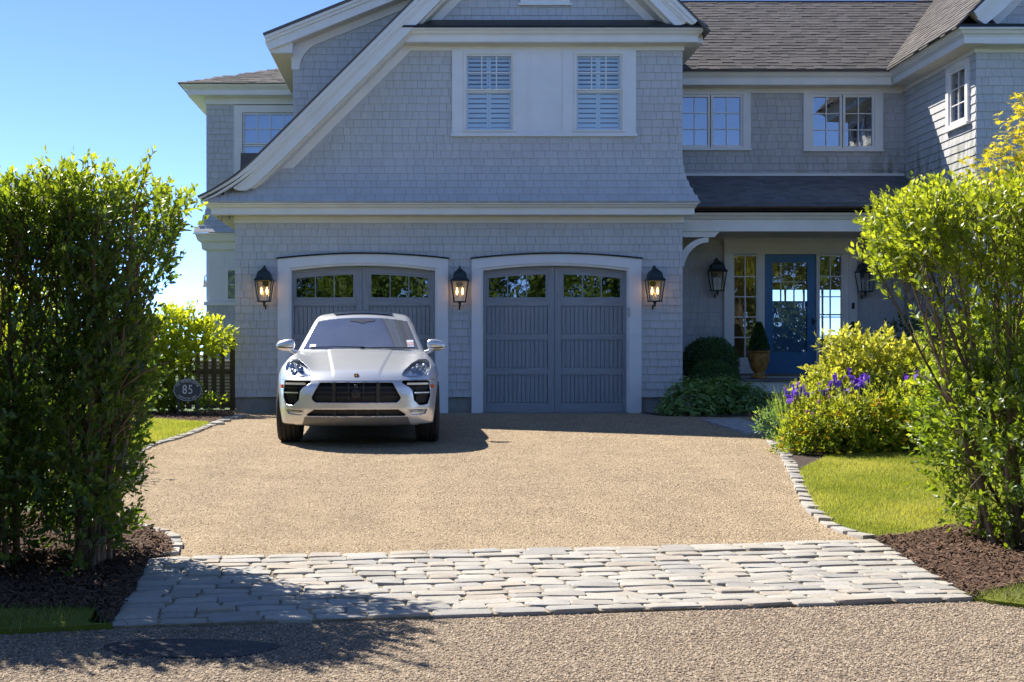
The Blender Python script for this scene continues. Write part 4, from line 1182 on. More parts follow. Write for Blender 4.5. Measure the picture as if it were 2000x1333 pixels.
q = MB(); q.box(GX1 + .005, MX1 - .02, by0 + .225, MY - .06, fz(452, by0) + .02, fz(452, by0) + .04); hp(q, 'porch_ceiling', M['soffit'])
# curved bracket at the garage wall
q = MB(); bz = fz(452, by0); bx = GX1 + .01
q.box(bx, fx(1398, by0), by0 + .05, by0 + .19, fz(463, by0), bz - .002); q.prism([(fx(1398, by0) - .001, bz - .002), (fx(1406, by0), bz - .002), (fx(1406, by0), bz - .02), (fx(1401, by0), bz - .05), (fx(1398, by0) - .001, fz(463, by0))], by0 + .05, by0 + .19, 'y')
br = hp(q, 'porch_bracket', M['white'])
cz = fz(463, by0); r1, r0 = .44, .36
po = [(bx + .52 - (r1 + .08) * math.sin(a) * 1.0, cz - .001 - (.50) * (1 - math.cos(a))) for a in np.linspace(0, math.pi / 2 * .9, 14)]
pi_ = [(bx + .52 - (r0 + .06) * math.sin(a) * 1.0, cz - .085 - (.50) * (1 - math.cos(a))) for a in np.linspace(0, math.pi / 2 * .9, 14)]
q = MB()
for i in range(13):
    q.add([(po[i][0], by0 + .07, po[i][1]), (po[i + 1][0], by0 + .07, po[i + 1][1]), (pi_[i + 1][0], by0 + .07, pi_[i + 1][1]), (pi_[i][0], by0 + .07, pi_[i][1]),
           (po[i][0], by0 + .17, po[i][1]), (po[i + 1][0], by0 + .17, po[i + 1][1]), (pi_[i + 1][0], by0 + .17, pi_[i + 1][1]), (pi_[i][0], by0 + .17, pi_[i][1])],
          [(0, 1, 2, 3), (7, 6, 5, 4), (0, 4, 5, 1), (3, 2, 6, 7)])
hp(q, 'bracket_brace', M['white'], br)

# ---- entry
E = lambda u: fx(u, MY)
Z_ = lambda v: fz(v, MY)
q = MB()
for a, b in ((1413, 1430), (1655, 1672)): q.box(E(a), E(b), MY - .07, MY + .088, Z_(740), Z_(497))
for a, b in ((1479, 1492), (1593, 1596.5)): q.box(E(a), E(b), MY - .055, MY + .088, Z_(735), Z_(497))
q.box(E(1430), E(1655), MY - .06, MY + .088, Z_(497) + .001, Z_(475)); q.box(E(1413), E(1430), MY - .075, MY + .088, Z_(497) + .001, Z_(475)); q.box(E(1655), E(1672), MY - .075, MY + .088, Z_(497) + .001, Z_(475))
ent = hp(q, 'entry_surround', M['white'])
q = MB(); n_ = [(MY + .08, Z_(475) + .001), (MY - .09, Z_(475) + .001), (MY - .10, Z_(472)), (MY - .15, Z_(468)), (MY - .20, Z_(466)), (MY - .21, Z_(463)), (MY + .08, Z_(463))]
n = len(n_); q.add([(E(1413) + (p[0] - MY + .07) * .6, p[0], p[1]) for p in n_] + [(E(1672) - (p[0] - MY + .07) * .6, p[0], p[1]) for p in n_], [tuple(range(n))[::-1], tuple(range(n, 2 * n))] + [(i, (i + 1) % n, n + (i + 1) % n, n + i) for i in range(n)]); hp(q, 'entry_crown', M['white'], ent)
for a, b in ((1430, 1479), (1597, 1655)):
    w = sash('sidelight', Matrix.Translation((0, MY - .01, 0)), E(a), E(b if b < 1600 else 1645), Z_(702), Z_(498), 2, 5, .028, glass='glass_door', bar=.02)
    q = MB(); q.box(E(a) + .001, E(b) - .001, MY - .04, MY + .02, Z_(730), Z_(702) - .002); q.build('kick_panel', M['white'], w)
    if b > 1600: q = MB(); q.box(E(1645), E(1655), MY - .045, MY + .08, Z_(730), Z_(497)); hp(q, 'door_jamb', M['white'], ent)
q = MB(); fr_ = E(1493), E(1592)
g = (E(1507), E(1577), Z_(689), Z_(512))
zb, zt_ = Z_(730), Z_(498)
q.box(fr_[0], g[0], MY - .02, MY + .03, zb, zt_); q.box(g[1], fr_[1], MY - .02, MY + .03, zb, zt_); q.box(g[0], g[1], MY - .02, MY + .03, zb, g[2]); q.box(g[0], g[1], MY - .02, MY + .03, g[3], zt_)
door = hp(q, 'front_door', M['bluedoor']); door['label'] = 'glazed blue front door'
q = MB(); q.add([(g[0], MY + .005, g[2]), (g[1], MY + .005, g[2]), (g[1], MY + .005, g[3]), (g[0], MY + .005, g[3])], [(0, 1, 2, 3)]); q.build('pane', M['glass_door'], door)
for a, b, c, d in ((g[0] - .012, g[0] + .012, g[2], g[3]), (g[1] - .012, g[1] + .012, g[2], g[3]), (g[0], g[1], g[2] - .012, g[2] + .012), (g[0], g[1], g[3] - .012, g[3] + .012)):
    q = MB(); q.box(a, b, MY - .03, MY - .021, c, d); q.build('glazing_bead', M['bluedoor'], door)
# the solid door behind the storm door: lower half blue panel, glazed upper half
q = MB(); q.box(g[0] - .02, g[1] + .02, MY + .06, MY + .085, zb, Z_(588)); hp(q, 'inner_door_panel', M['bluedoor'], door)
q = MB()
for x in (E(1527), E(1553)): q.box(x - .012, x + .012, MY + .062, MY + .084, Z_(588), Z_(512))
q.box(g[0], g[1], MY + .064, MY + .083, Z_(552), Z_(549)); hp(q, 'inner_door_muntin', M['white'], door)
q = MB(); q.box(E(1587) - .012, E(1587) + .012, MY - .05, MY - .021, Z_(635), Z_(622)); q.tube([(E(1587), MY - .05, Z_(627)), (E(1587), MY - .08, Z_(627)), (E(1592), MY - .085, Z_(628))], .010, 6); hp(q, 'door_handle', M['black'], door)
q = MB(); q.box(E(1661), E(1665.5), MY - .095, MY - .071, Z_(604), Z_(592)); hp(q, 'doorbell', M['black'], ent)
# hall behind the door, open to the light on the far side
q = MB(); h0, h1, hb = E(1400), 9.3, MY + 4.2
q.box(h0 - .1, h0, MY + .31, hb, .5, 3.3); q.box(h1, h1 + .1, MY + .31, hb, .5, 3.3); q.box(h0, h1, MY + .31, hb, 3.2, 3.3); q.box(h0, h1, MY + .31, hb, .4, .55)
q.box(h0, 7.35, hb, hb + .1, .5, 3.3); q.box(8.95, h1, hb, hb + .1, .5, 3.3); q.box(7.35, 8.95, hb, hb + .1, 2.35, 3.3); q.box(7.35, 8.95, hb, hb + .1, .5, 1.3)
for x in (7.75, 8.15, 8.55): q.box(x - .02, x + .02, hb + .02, hb + .06, 1.25, 2.75)
q.box(7.35, 8.95, hb + .02, hb + .06, 1.80, 1.83)
hp(q, 'entrance_hall', M['hall'])
# steps
q = MB(); q.box(GX1 + .02, MX1 - .02, MY - .15, MY + .3, .1, Z_(733)); st1 = hp(q, 'porch_threshold', M['white'])
q = MB(); q.box(GX1 + .02, MX1 - .02, .93, MY - .13, .08, .50); hp(q, 'porch_platform', M['white'])
q = MB(); q.box(GX1 + .02, MX1 - .02, .87, MY - .145, .502, .545); hp(q, 'porch_tread', M['stone'])
q = MB(); q.box(5.5, MX1 - .02, .45, .925, -.05, .30); hp(q, 'porch_step', M['stone'])
q = MB(); q.box(GX1 + .02, MX1 - .02, MY - .20, MY - .02, Z_(733) + .002, Z_(733) + .03); hp(q, 'door_sill', M['stone'])

# ---- shingles: the ones that show largest are parts of their walls, the others one mass
def seen(s):
    c = s[0] + s[1] * .5 + s[2] * .5; d = c.y + CAM_D
    nrm = s[3]; view = Vector((0, -CAM_D, CAM_Z)) - c
    return s[1].length * s[2].length * max(0, nrm.dot(view.normalized())) / (d * d)
SH.sort(key=seen, reverse=True)
ub = [(0, 0, 0), (1, 0, 0), (1, 0, 1), (0, 0, 1), (0, -.020, 0), (1, -.020, 0), (1, -.004, 1), (0, -.004, 1)]
UM = {}
for k in ('shingle', 'shingle_main'):
    me = bpy.data.meshes.new('shingle'); me.from_pydata(ub, [], [(7, 6, 5, 4)[::-1], (0, 1, 5, 4), (1, 2, 6, 5), (3, 0, 4, 7)]); me.materials.append(M[k]); UM[k] = me
def obj_shingle_mat():
    """as the mass, but the random tone comes from the object"""
    for k in ('shingle', 'shingle_main'):
        m2 = M[k].copy(); nt = m2.node_tree
        oi = nt.nodes.new('ShaderNodeObjectInfo')
        for l in list(nt.links):
            if l.from_socket.name == 'Random Per Island':
                nt.links.new(oi.outputs['Random'], l.to_socket)
        UM[k].materials[0] = m2
obj_shingle_mat()
for s in SH[:300]:
    o = bpy.data.objects.new('shingle', UM[s[5]]); COL.objects.link(o); o.parent = s[4]
    w, u, nrm = s[1], s[2], s[3]
    m = Matrix(((w.x, -nrm.x, u.x, s[0].x), (w.y, -nrm.y, u.y, s[0].y), (w.z, -nrm.z, u.z, s[0].z), (0, 0, 0, 1)))
    o.matrix_basis = m
for key in ('shingle', 'shingle_main'):
    V, F = [], []
    for s in SH[300:]:
        if s[5] != key: continue
        k = len(V); V += shingle_verts(s); F += [tuple(k + i for i in f) for f in SF]
    mb = MB(); mb.add(V, F)
    me = mb.mesh('shingle_courses'); me.materials.append(M[key])
    o = put(bpy.data.objects.new('shingle_courses', me), house); o['kind'] = 'stuff'
# hip roof tabs
roof('roof_tabs', Vector((hx, hy, hzv + .004)), X_, Vector((0, 1, .385)).normalized(), 4.4, 2.6, clip=lambda a, s: a > s * .93 + .02)
# ------------------------------------------------------------------ the car
# body built from a smooth distance function (x lateral, y back from the nose, z above the ground), meshed with surface nets
car = empty('parked_suv', (-.775, 13.78 - CAM_D, gz(14.7 - CAM_D)), math.radians(.9))
tag(car, 'silver suv parked nose-out in front of the left garage door', 'car')
def smax(a, b, k):
    h = np.maximum(k - np.abs(a - b), 0) / k
    return np.maximum(a, b) + h * h * k * .25
def smin(a, b, k): return -smax(-a, -b, k)
def sstep(a, b, x):
    t = np.clip((x - a) / (b - a), 0, 1); return t * t * (3 - 2 * t)
def poly_sd(poly, X, Z):
    """signed distance to a polygon in (x, z), negative inside"""
    d = np.full(np.broadcast(X, Z).shape, 1e9); s = np.zeros(d.shape, bool); n = len(poly)
    for i in range(n):
        ax, az = poly[i]; bx, bz = poly[(i + 1) % n]
        ex, ez = bx - ax, bz - az; wx, wz = X - ax, Z - az
        t = np.clip((wx * ex + wz * ez) / (ex * ex + ez * ez), 0, 1)
        d = np.minimum(d, (wx - ex * t) ** 2 + (wz - ez * t) ** 2)
        c = ((az > Z) != (bz > Z)) & (X < (bx - ax) * (Z - az) / (bz - az + 1e-12) + ax)
        s ^= c
    return np.where(s, -1, 1) * np.sqrt(d)
def rounded(poly, r):
    return lambda X, Z: poly_sd(poly, X, Z) - r
sh_grille = rounded([(-.395, .695), (.395, .695), (.475, .55), (.45, .525), (-.45, .525), (-.475, .55)], .026)
sh_intake = rounded([(.53, .725), (.815, .725), (.825, .56), (.795, .485), (.72, .478), (.665, .53), (.65, .63), (.62, .672)], .014)
sh_lower = rounded([(-.47, .408), (.47, .408), (.545, .357), (-.545, .357)], .010)
sh_fog = rounded([(.60, .405), (.79, .405), (.775, .372), (.625, .362)], .008)
sh_lamp = rounded([(.535, .808), (.60, .793), (.70, .792), (.80, .818), (.835, .88), (.828, .945), (.79, .968), (.72, .962), (.63, .915), (.555, .845)], .014)
_prof = spl([.15, .22, .28, .36, .44, .56, .66, .72, .78, .9, 1.7], [.16, .085, .04, .015, .0, .0, .015, .04, .09, .2, .5])
_top = spl([-.1, .05, .12, .25, .45, .7, 1.0, 1.35, 1.6, 2.2, 3.4, 4.3, 4.8], [.70, .765, .805, .852, .90, .952, 1.012, 1.08, 1.105, 1.11, 1.10, 1.07, 1.0])
_side = spl([-.1, .3, .6, .93, 1.3, 1.8, 2.4, 3.1, 3.74, 4.2, 4.8], [.90, .925, .945, .962, .945, .930, .928, .940, .965, .945, .88])
_tuck = spl([.1, .25, .45, .68, .80, .95, 1.1, 1.3], [.07, .045, .012, .0, .006, .04, .10, .22])
_roof = spl([1.5, 2.0, 2.3, 2.6, 3.0, 3.5, 4.0, 4.7], [1.47, 1.545, 1.585, 1.608, 1.618, 1.60, 1.545, 1.40])
_crease = spl([0, .1, 1.45], [.24, .25, .385])
_fend = spl([0, .3, .8, 1.4, 2.0], [.66, .69, .745, .79, .80])
_fa = spl([-.1, .12, .3, .6, 1.0, 1.4, 1.8], [0, .0, .03, .062, .058, .03, 0])
def f_parts(x, y, z):
    ax = np.abs(x)
    plan = .10 * (ax / .6) ** 2 + .30 * (ax / .95) ** 7
    front = ((plan + _prof(z)) - y) / np.sqrt(1 + (.556 * ax + 2.21 * (ax / .95) ** 6) ** 2)
    fx_ = _fend(y); fa = _fa(y); cr = _crease(y)
    top = _top(y) - .055 * (ax / .75) ** 2.4 + fa * np.exp(-((ax - fx_) / .15) ** 2) + .010 * (1 - sstep(cr - .012, cr + .03, ax)) * sstep(.08, .25, y)
    topd = (z - top) * .95
    side = ax - (_side(y) - _tuck(z))
    low = smax(smax(front, topd, .09), side, .10)
    low = smax(low, .235 - z, .03)
    low = smax(low, y - (4.66 - .30 * (ax / .95) ** 4 - .05 * np.abs(z - .7)), .12)
    wind = ((1.36 + (z - 1.09) * 1.92 + .17 * (ax / .72) ** 2) - y) / 2.16
    roof_ = z - (_roof(y) - .055 * (ax / .6) ** 2.2)
    gs = (ax - (.805 - (z - 1.05) * .40)) * .93
    rear = (y - (4.62 - (z - 1.0) * 1.35)) * .6
    gh = smax(smax(smax(smax(wind, roof_, .05), gs, .07), rear, .1), .90 - z, .03)
    return low, gh, wind, gs, roof_
def f_un(x, y, z):
    low, gh, *_ = f_parts(x, y, z)
    return smin(low, gh, .035)
def f_cut(x, y, z):
    ax = np.abs(x)
    f = f_un(x, y, z)
    for yc in (.93, 3.74):
        cyl = np.sqrt((y - yc) ** 2 + (z - .37) ** 2) - .425
        f = smax(f, -np.maximum(cyl, .52 - ax), .012)
    fr = y - .95
    for sh, dep in ((sh_grille, .055), (sh_lower, .06), (sh_fog, .022)):
        f = np.maximum(f, -np.maximum(np.maximum(sh(ax if sh is sh_fog else x, z), -(f + dep)), fr))
    f = np.maximum(f, -np.maximum(np.maximum(sh_intake(ax, z), -(f + .07)), fr))
    f = np.maximum(f, -np.maximum(np.maximum(sh_lamp(ax, z), -(f + .045)), fr))
    return f
def surface_nets(fn, xs, ys, zs):
    f = fn(xs[:, None, None], ys[None, :, None], zs[None, None, :]).astype(np.float32)
    s = f < 0
    nx, ny, nz = f.shape
    c = s[:-1, :-1, :-1].astype(np.int8)
    tot = sum(s[a:nx - 1 + a, b:ny - 1 + b, d:nz - 1 + d].astype(np.int8) for a in (0, 1) for b in (0, 1) for d in (0, 1))
    act = (tot > 0) & (tot < 8)
    idx = np.full(act.shape, -1, np.int64); I = np.argwhere(act); idx[act] = np.arange(len(I))
    acc = np.zeros((len(I), 3)); cnt = np.zeros(len(I))
    offs = [(a, b, d) for a in (0, 1) for b in (0, 1) for d in (0, 1)]
    g = (xs, ys, zs)
    def val(o): return f[I[:, 0] + o[0], I[:, 1] + o[1], I[:, 2] + o[2]]
    def pos(o): return np.c_[xs[I[:, 0] + o[0]], ys[I[:, 1] + o[1]], zs[I[:, 2] + o[2]]]
    for o in offs:
        for ax_ in range(3):
            if o[ax_]: continue
            o2 = tuple(1 if k == ax_ else o[k] for k in range(3))
            a, b = val(o), val(o2); m = (a < 0) != (b < 0)
            t = np.where(m, a / np.where(a == b, 1, a - b), 0)[:, None]
            p = pos(o) * (1 - t) + pos(o2) * t
            acc[m] += p[m]; cnt[m] += 1
    V = acc / cnt[:, None]
    Q = []
    for ax_ in range(3):
        o1, o2 = (ax_ + 1) % 3, (ax_ + 2) % 3
        sl0 = [slice(None)] * 3; sl1 = [slice(None)] * 3
        sl0[ax_] = slice(0, -1); sl1[ax_] = slice(1, None)
        e = s[tuple(sl0)] != s[tuple(sl1)]
        E_ = np.argwhere(e); E_ = E_[(E_[:, o1] > 0) & (E_[:, o2] > 0) & (E_[:, o1] < act.shape[o1]) & (E_[:, o2] < act.shape[o2])]
        def cell(a, b):
            k = E_.copy(); k[:, o1] -= a; k[:, o2] -= b
            return idx[k[:, 0], k[:, 1], k[:, 2]]
        q = np.c_[cell(1, 1), cell(0, 1), cell(0, 0), cell(1, 0)]
        fl = s[E_[:, 0], E_[:, 1], E_[:, 2]]
        q[~fl] = q[~fl][:, ::-1]
        Q.append(q)
    return V, np.concatenate(Q)
def grad(fn, V, h=.002):
    g = []
    for k in range(3):
        d = np.zeros(3); d[k] = h
        a, b = V + d, V - d
        g.append((fn(a[:, 0], a[:, 1], a[:, 2]) - fn(b[:, 0], b[:, 1], b[:, 2])) / (2 * h))
    return np.stack(g, 1)
def project(fn, V, n=3):
    V_ = V
    for _ in range(n):
        f = fn(V[:, 0], V[:, 1], V[:, 2]); g = grad(fn, V)
        V = V - np.clip(f / np.maximum((g ** 2).sum(1), .2), -.01, .01)[:, None] * g
    return V_ + np.clip(V - V_, -.012, .012)
cxs = np.linspace(-1.0, 1.0, 195)
cys = np.r_[np.arange(-.05, .8, .0105), np.arange(.8, 2.45, .018), np.arange(2.45, 4.8, .05)]
czs = np.arange(.18, 1.68, .0107)
V, Q = surface_nets(f_cut, cxs, cys, czs)
V = project(f_cut, V)
Nn = grad(f_cut, V, .003); Nn /= np.linalg.norm(Nn, axis=1)[:, None] + 1e-9
C = V[Q].mean(1); cx, cy, cz = C[:, 0], C[:, 1], C[:, 2]; cax = np.abs(cx)
low, gh, wind, gs, rf = f_parts(cx, cy, cz)
un = smin(low, gh, .035)
rec = un < -.006
front = cy < .95
lab = np.full(len(C), 'body', object)
for nm, sh in (('grille', sh_grille), ('lower_grille', sh_lower)): lab[rec & front & (sh(cx, cz) < .008)] = nm
lab[rec & front & (sh_intake(cax, cz) < .008)] = 'intake'
lab[rec & front & (sh_fog(cax, cz) < .006)] = 'fog_recess'
lab[rec & front & (sh_lamp(cax, cz) < .008)] = 'lamp_recess'
arch = np.zeros(len(C), bool)
for yc in (.93, 3.74): arch |= (np.sqrt((cy - yc) ** 2 + (cz - .37) ** 2) < .418) & (cax < .95) & (un < -.012)
lab[arch | ((cz < .25) & (cy > .25)) | ((cz < .30) & (cy > 1.0))] = 'underbody'
ghs = (gh < low - .01) & (lab == 'body')
glass_w = ghs & (np.abs(wind) < .006) & (cz > 1.10) & (rf < -.055) & (gs < -.055)
lab[glass_w] = 'windshield'
lab[ghs & (np.abs(gs) < .012) & (cz > 1.135) & (rf < -.075) & (wind < -.085) & (cy < 4.15)] = 'side_window'
lip = (lab == 'body') & front & (cy < .45) & (cz < .345) & (cax < .58 - (.345 - cz) * -.35) & (cz < .338)
lab[lip] = 'skid_plate'
lab[(lab == 'body') & (sh_lower(cx, cz) < .0) & front] = 'lower_grille'
t = NT('silver_car_paint')
nz_ = t.noise(900, 2)
p = t.bsdf((.79, .79, .795), .30, .62, .5, None, .7, .04)
M['paint'] = t.done(p)
M['car_black'] = simple('black_car_plastic', (.012, .012, .014), .45)
M['car_mesh'] = simple('dark_grille_mesh', (.016, .017, .02), .5)
M['lip'] = simple('grey_skid_plate', (.20, .20, .195), .45, .5)
M['chrome'] = simple('lamp_chrome', (.74, .76, .80), .28, 1.0, var=.1)
t = NT('dusty_windshield')
dst = t.bsdf((.05, .055, .07), .04, 0, .9, None, .6, .02)
du = t.node('BsdfDiffuse'); du.inputs[0].default_value = (.42, .43, .50, 1)
mx = t.node('MixShader')
nf = t.noise(2.2, 5, .6)
t.link(t.ramp(nf, [(.3, (.04, .04, .04)), (.75, (.16, .16, .16))]), mx.inputs[0])
t.link(dst.outputs[0], mx.inputs[1]); t.link(du.outputs[0], mx.inputs[2])
gl = t.node('BsdfGlossy'); gl.inputs['Roughness'].default_value = .05; gl.inputs[0].default_value = (.86, .86, 1, 1)
mx2 = t.node('MixShader'); mx2.inputs[0].default_value = .17
t.link(mx.outputs[0], mx2.inputs[1]); t.link(gl.outputs[0], mx2.inputs[2])
M['windshield'] = t.done(mx2)
t = NT('side_glass'); M['side_glass'] = t.done(t.bsdf((.015, .018, .022), .03, 0, .9))
def car_piece(name, mask, mat, parent=None, smooth=True, flat_mat=None):
    q = Q[mask]; u, inv = np.unique(q, return_inverse=True)
    o = fast_mesh(name, V[u], [inv.reshape(-1, 4)], M[mat], parent or car, smooth=True, local=True)
    try: o.data.normals_split_custom_set_from_vertices([tuple(v) for v in Nn[u]])
    except Exception as e: print('normals', e)
    return o
body = car_piece('body', lab == 'body', 'paint')
car_piece('underbody', lab == 'underbody', 'car_black')
wsh = car_piece('windshield', lab == 'windshield', 'windshield')
for sgn in (-1, 1):
    car_piece('side_window', (lab == 'side_window') & (np.sign(cx) == sgn), 'side_glass')
grille = car_piece('grille', lab == 'grille', 'car_mesh')
lgr = car_piece('lower_grille', lab == 'lower_grille', 'car_mesh')
car_piece('skid_plate', lab == 'skid_plate', 'lip')
sidep = {}
for sgn in (-1, 1):
    sidep[sgn] = (car_piece('side_intake', (lab == 'intake') & (np.sign(cx) == sgn), 'car_black'),
                  car_piece('fog_light', (lab == 'fog_recess') & (np.sign(cx) == sgn), 'chrome'),
                  car_piece('headlight', (lab == 'lamp_recess') & (np.sign(cx) == sgn), 'chrome'))
def ysurf(x, z):
    """depth of the uncut front at (x, z)"""
    y = np.linspace(-.05, 1.5, 800)
    f = f_un(np.full(800, x), y, np.full(800, z))
    i = np.argmax(f < 0); return float(y[i])
def blade(name, x0, x1, z0, z1, dep, th, mat, parent, n=14, zf=None):
    """bar that follows the nose: thickness th in y"""
    mb = MB(); vs_ = []; fs_ = []
    for i in range(n + 1):
        x = x0 + (x1 - x0) * i / n
        a, b = (z0, z1) if zf is None else zf(x)
        y = ysurf(x, (a + b) / 2) + dep
        vs_ += [(x, y, a), (x, y, b), (x, y + th, b), (x, y + th, a)]
    for i in range(n):
        k = 4 * i
        for j in range(4): fs_.append((k + j, k + (j + 1) % 4, k + 4 + (j + 1) % 4, k + 4 + j))
    fs_ += [(0, 3, 2, 1), (4 * n, 4 * n + 1, 4 * n + 2, 4 * n + 3)]
    mb.add(vs_, fs_); return mb.build(name, M[mat], parent, smooth=False, local=True)
M['slat'] = simple('grille_slat_black', (.030, .031, .034), .35)
for z in (.665, .612, .560): blade('grille_slat', -.44 - (.665 - z) * .3, .44 + (.665 - z) * .3, z - .004, z + .004, .012, .02, 'slat', grille)
for x in (-.25, -.085, .085, .25): blade('grille_bar', x - .006 - (.014 if abs(x) > .2 else 0), x + .006 + (.014 if abs(x) > .2 else 0), .505, .715, .020, .018, 'slat', grille, 2)
q = MB(); yc = ysurf(0, .60); q.lathe([(.001, .012), (.018, .012), (.03, .0), (.046, .004), (.05, .03)], (0, yc, .60), 20, 'y'); q.build('camera_sensor', M['slat'], grille, smooth=True, local=True)
q = MB(); q.lathe([(.001, .018), (.014, .01), (.022, .012), (.024, .03)], (0, yc, .682), 16, 'y'); q.build('camera_sensor', M['slat'], grille, smooth=True, local=True)
for x in (-.24, 0, .24): blade('grille_bar', x - .012, x + .012, .345, .42, .02, .02, 'slat', lgr, 2)
M['drl'] = simple('daytime_light_strip', (.82, .80, .70), .3)
M['orange'] = simple('amber_marker', (.75, .16, .02), .3)
M['lens'] = glass_mat('headlight_lens', .10, (.93, .95, .98), .02, 0)
M['radiator'] = simple('radiator_fins', (.05, .048, .045), .5, .4)
Vu, Qu = surface_nets(f_un, np.linspace(-1, 1, 195), np.arange(-.05, .9, .0105), np.arange(.30, 1.05, .0107))
Vu = project(f_un, Vu); Nu = grad(f_un, Vu, .003); Nu /= np.linalg.norm(Nu, axis=1)[:, None] + 1e-9
Cu = Vu[Qu].mean(1)
for sgn in (-1, 1):
    it, fg, hl = sidep[sgn]
    def mir(a, b): return (a, b) if sgn > 0 else (-b, -a)
    a, b = mir(.66, .83); blade('intake_blade', a, b, .598, .612, .0, .05, 'paint', it, 8, None)
    a, b = mir(.63, .835); blade('intake_blade', a, b, .655, .662, .01, .03, 'slat', it, 8)
    a, b = mir(.575, .82); blade('daytime_light', a, b, .695, .718, -.004, .03, 'drl', it, 10)
    for (z0, z1) in ((.49, .59), (.617, .69)):
        for k in range(9):
            x = sgn * (.685 + k * .016); blade('radiator_fin', x - .004, x + .004, z0, z1, .05, .012, 'radiator', it, 1)
    a, b = mir(.628, .77); blade('fog_lens', a, b, .378, .40, .004, .012, 'drl2' if 'drl2' in M else M.setdefault('drl2', simple('fog_lens', (.55, .52, .42), .2, .3)) and 'drl2', fg, 6)
    for x, z, r in ((.655, .865, .032), (.735, .845, .036), (.775, .91, .03), (.70, .91, .024)):
        y = ysurf(sgn * x, z) + .05; q = MB()
        q.lathe([(.001, -.030), (r * .5, -.026), (r * .85, -.012), (r, .006), (r * 1.12, .0), (r * 1.12, .03)], (sgn * x, y, z), 16, 'y'); q.build('lamp_module', M['lens_ball'] if 'lens_ball' in M else M.setdefault('lens_ball', simple('lamp_projector', (.36, .38, .44), .10, .6)), hl, smooth=True, local=True)
    a, b = mir(.69, .80); blade('lamp_strip', a, b, .872, .880, .03, .012, 'drl', hl, 6)
    m = (np.sign(Cu[:, 0]) == sgn) & (sh_lamp(np.abs(Cu[:, 0]), Cu[:, 2]) < .004) & (Cu[:, 1] < .9)
    qq = Qu[m]; u, inv = np.unique(qq, return_inverse=True)
    o = fast_mesh('lamp_lens', Vu[u] + Nu[u] * .0015, [inv.reshape(-1, 4)], M['lens'], hl, smooth=True, local=True)
    # amber side marker
    ymk = .38
    xm_ = float(_side(ymk) - _tuck(.665)) - .018
    for _ in range(30):
        if f_un(np.array([xm_]), np.array([ymk]), np.array([.665]))[0] > 0: xm_ -= .004
    q = MB(); q.box(-.012, .012, -.028, .028, -.02, .02)
    mk = q.build('side_marker', M['orange'], car, local=True); mk.location = (sgn * (xm_ + .006), ymk, .675); mk.rotation_euler = (0, 0, -sgn * .35)
# emblem on the bonnet: small gold shield with red and black bars
zt = .80; ye = ysurf(0, .795)
nrm = Vector((0, -.75, .66)).normalized(); upv = Vector((0, .66, .75)).normalized()
base = Vector((0, ye, .795)) + nrm * .006
def on(a, b, h=0): return tuple(base + Vector((1, 0, 0)) * a + upv * b + nrm * h)
sh_pts = [(-.024, .03), (-.012, .034), (0, .030), (.012, .034), (.024, .03), (.026, .0), (.016, -.026), (0, -.036), (-.016, -.026), (-.026, .0)]
q = MB(); n = len(sh_pts); q.add([on(a, b, 0) for a, b in sh_pts] + [on(a, b, -.012) for a, b in sh_pts], [tuple(range(n)), tuple(range(n, 2 * n))[::-1]] + [(i, (i + 1) % n, n + (i + 1) % n, n + i) for i in range(n)])
emb = q.build('hood_emblem', simple('gold_emblem', (.62, .40, .13), .3, .9), body, local=True)
for (a0, a1, b0, b1), c in (((-.022, -.003, .002, .024), (.35, .02, .02)), ((.003, .022, -.022, -.002), (.35, .02, .02)), ((.003, .022, .002, .024), (.03, .02, .015)), ((-.02, -.003, -.022, -.002), (.03, .02, .015)), ((-.007, .007, -.010, .012), (.7, .55, .1))):
    q = MB(); q.add([on(a0, b0, .001 + (.002 if a0 == -.007 else 0)), on(a1, b0, .001 + (.002 if a0 == -.007 else 0)), on(a1, b1, .001 + (.002 if a0 == -.007 else 0)), on(a0, b1, .001 + (.002 if a0 == -.007 else 0))], [(0, 1, 2, 3)])
    q.build('emblem_field', simple('emblem_enamel', c, .3), body, local=True)
# shut line across the nose and up between bonnet and wing
def on_surf(pts):
    P = np.array(pts, float); P = project(f_un, project(f_un, P, 8), 4); g = grad(f_un, P); g /= np.linalg.norm(g, axis=1)[:, None]
    return P + g * .0006
xs_ = np.linspace(-.90, .90, 61)
q = MB(); q.tube(on_surf([(x, ysurf(x, .742 if abs(x) < .5 else .742 + (abs(x) - .5) * .02) - .002, .742 if abs(x) < .5 else .742 + (abs(x) - .5) * .02) for x in xs_]), .0022, 4); q.build('shut_line', M['car_black'], body, local=True)
# mirrors
for sgn in (-1, 1):
    q = MB(); n, m = 18, 10; vs_ = []; fs_ = []
    for i in range(m + 1):
        tt = i / m * math.pi
        for k in range(n):
            a = 2 * math.pi * k / n
            xx = .118 * -math.cos(tt); r = math.sin(tt) ** .62
            yy = .062 * r * math.cos(a); zz2 = .072 * r * math.sin(a)
            if yy > .02: yy = .02
            zz2 = zz2 * (1 - .22 * (xx / .118) * 1.0)
            vs_.append((sgn * (.945 + xx) , 1.63 + yy + .02 * (xx / .118), 1.155 + zz2 - .008 * (xx / .118)))
    for i in range(m):
        for k in range(n): fs_.append((i * n + k, i * n + (k + 1) % n, (i + 1) * n + (k + 1) % n, (i + 1) * n + k))
    q.add(vs_, fs_); mr = q.build('mirror', M['paint'], car, smooth=True, local=True)
    q = MB(); q.tube([(sgn * .80, 1.68, 1.055), (sgn * .85, 1.66, 1.075), (sgn * .90, 1.645, 1.11)], [.035, .026, .03], 8); q.build('mirror_arm', M['paint'], mr, local=True)
    q = MB(); q.tube([(sgn * .86, 1.575, 1.128), (sgn * .95, 1.572, 1.124), (sgn * 1.035, 1.585, 1.128)], .007, 6); q.build('mirror_trim', M['car_black'], mr, local=True)
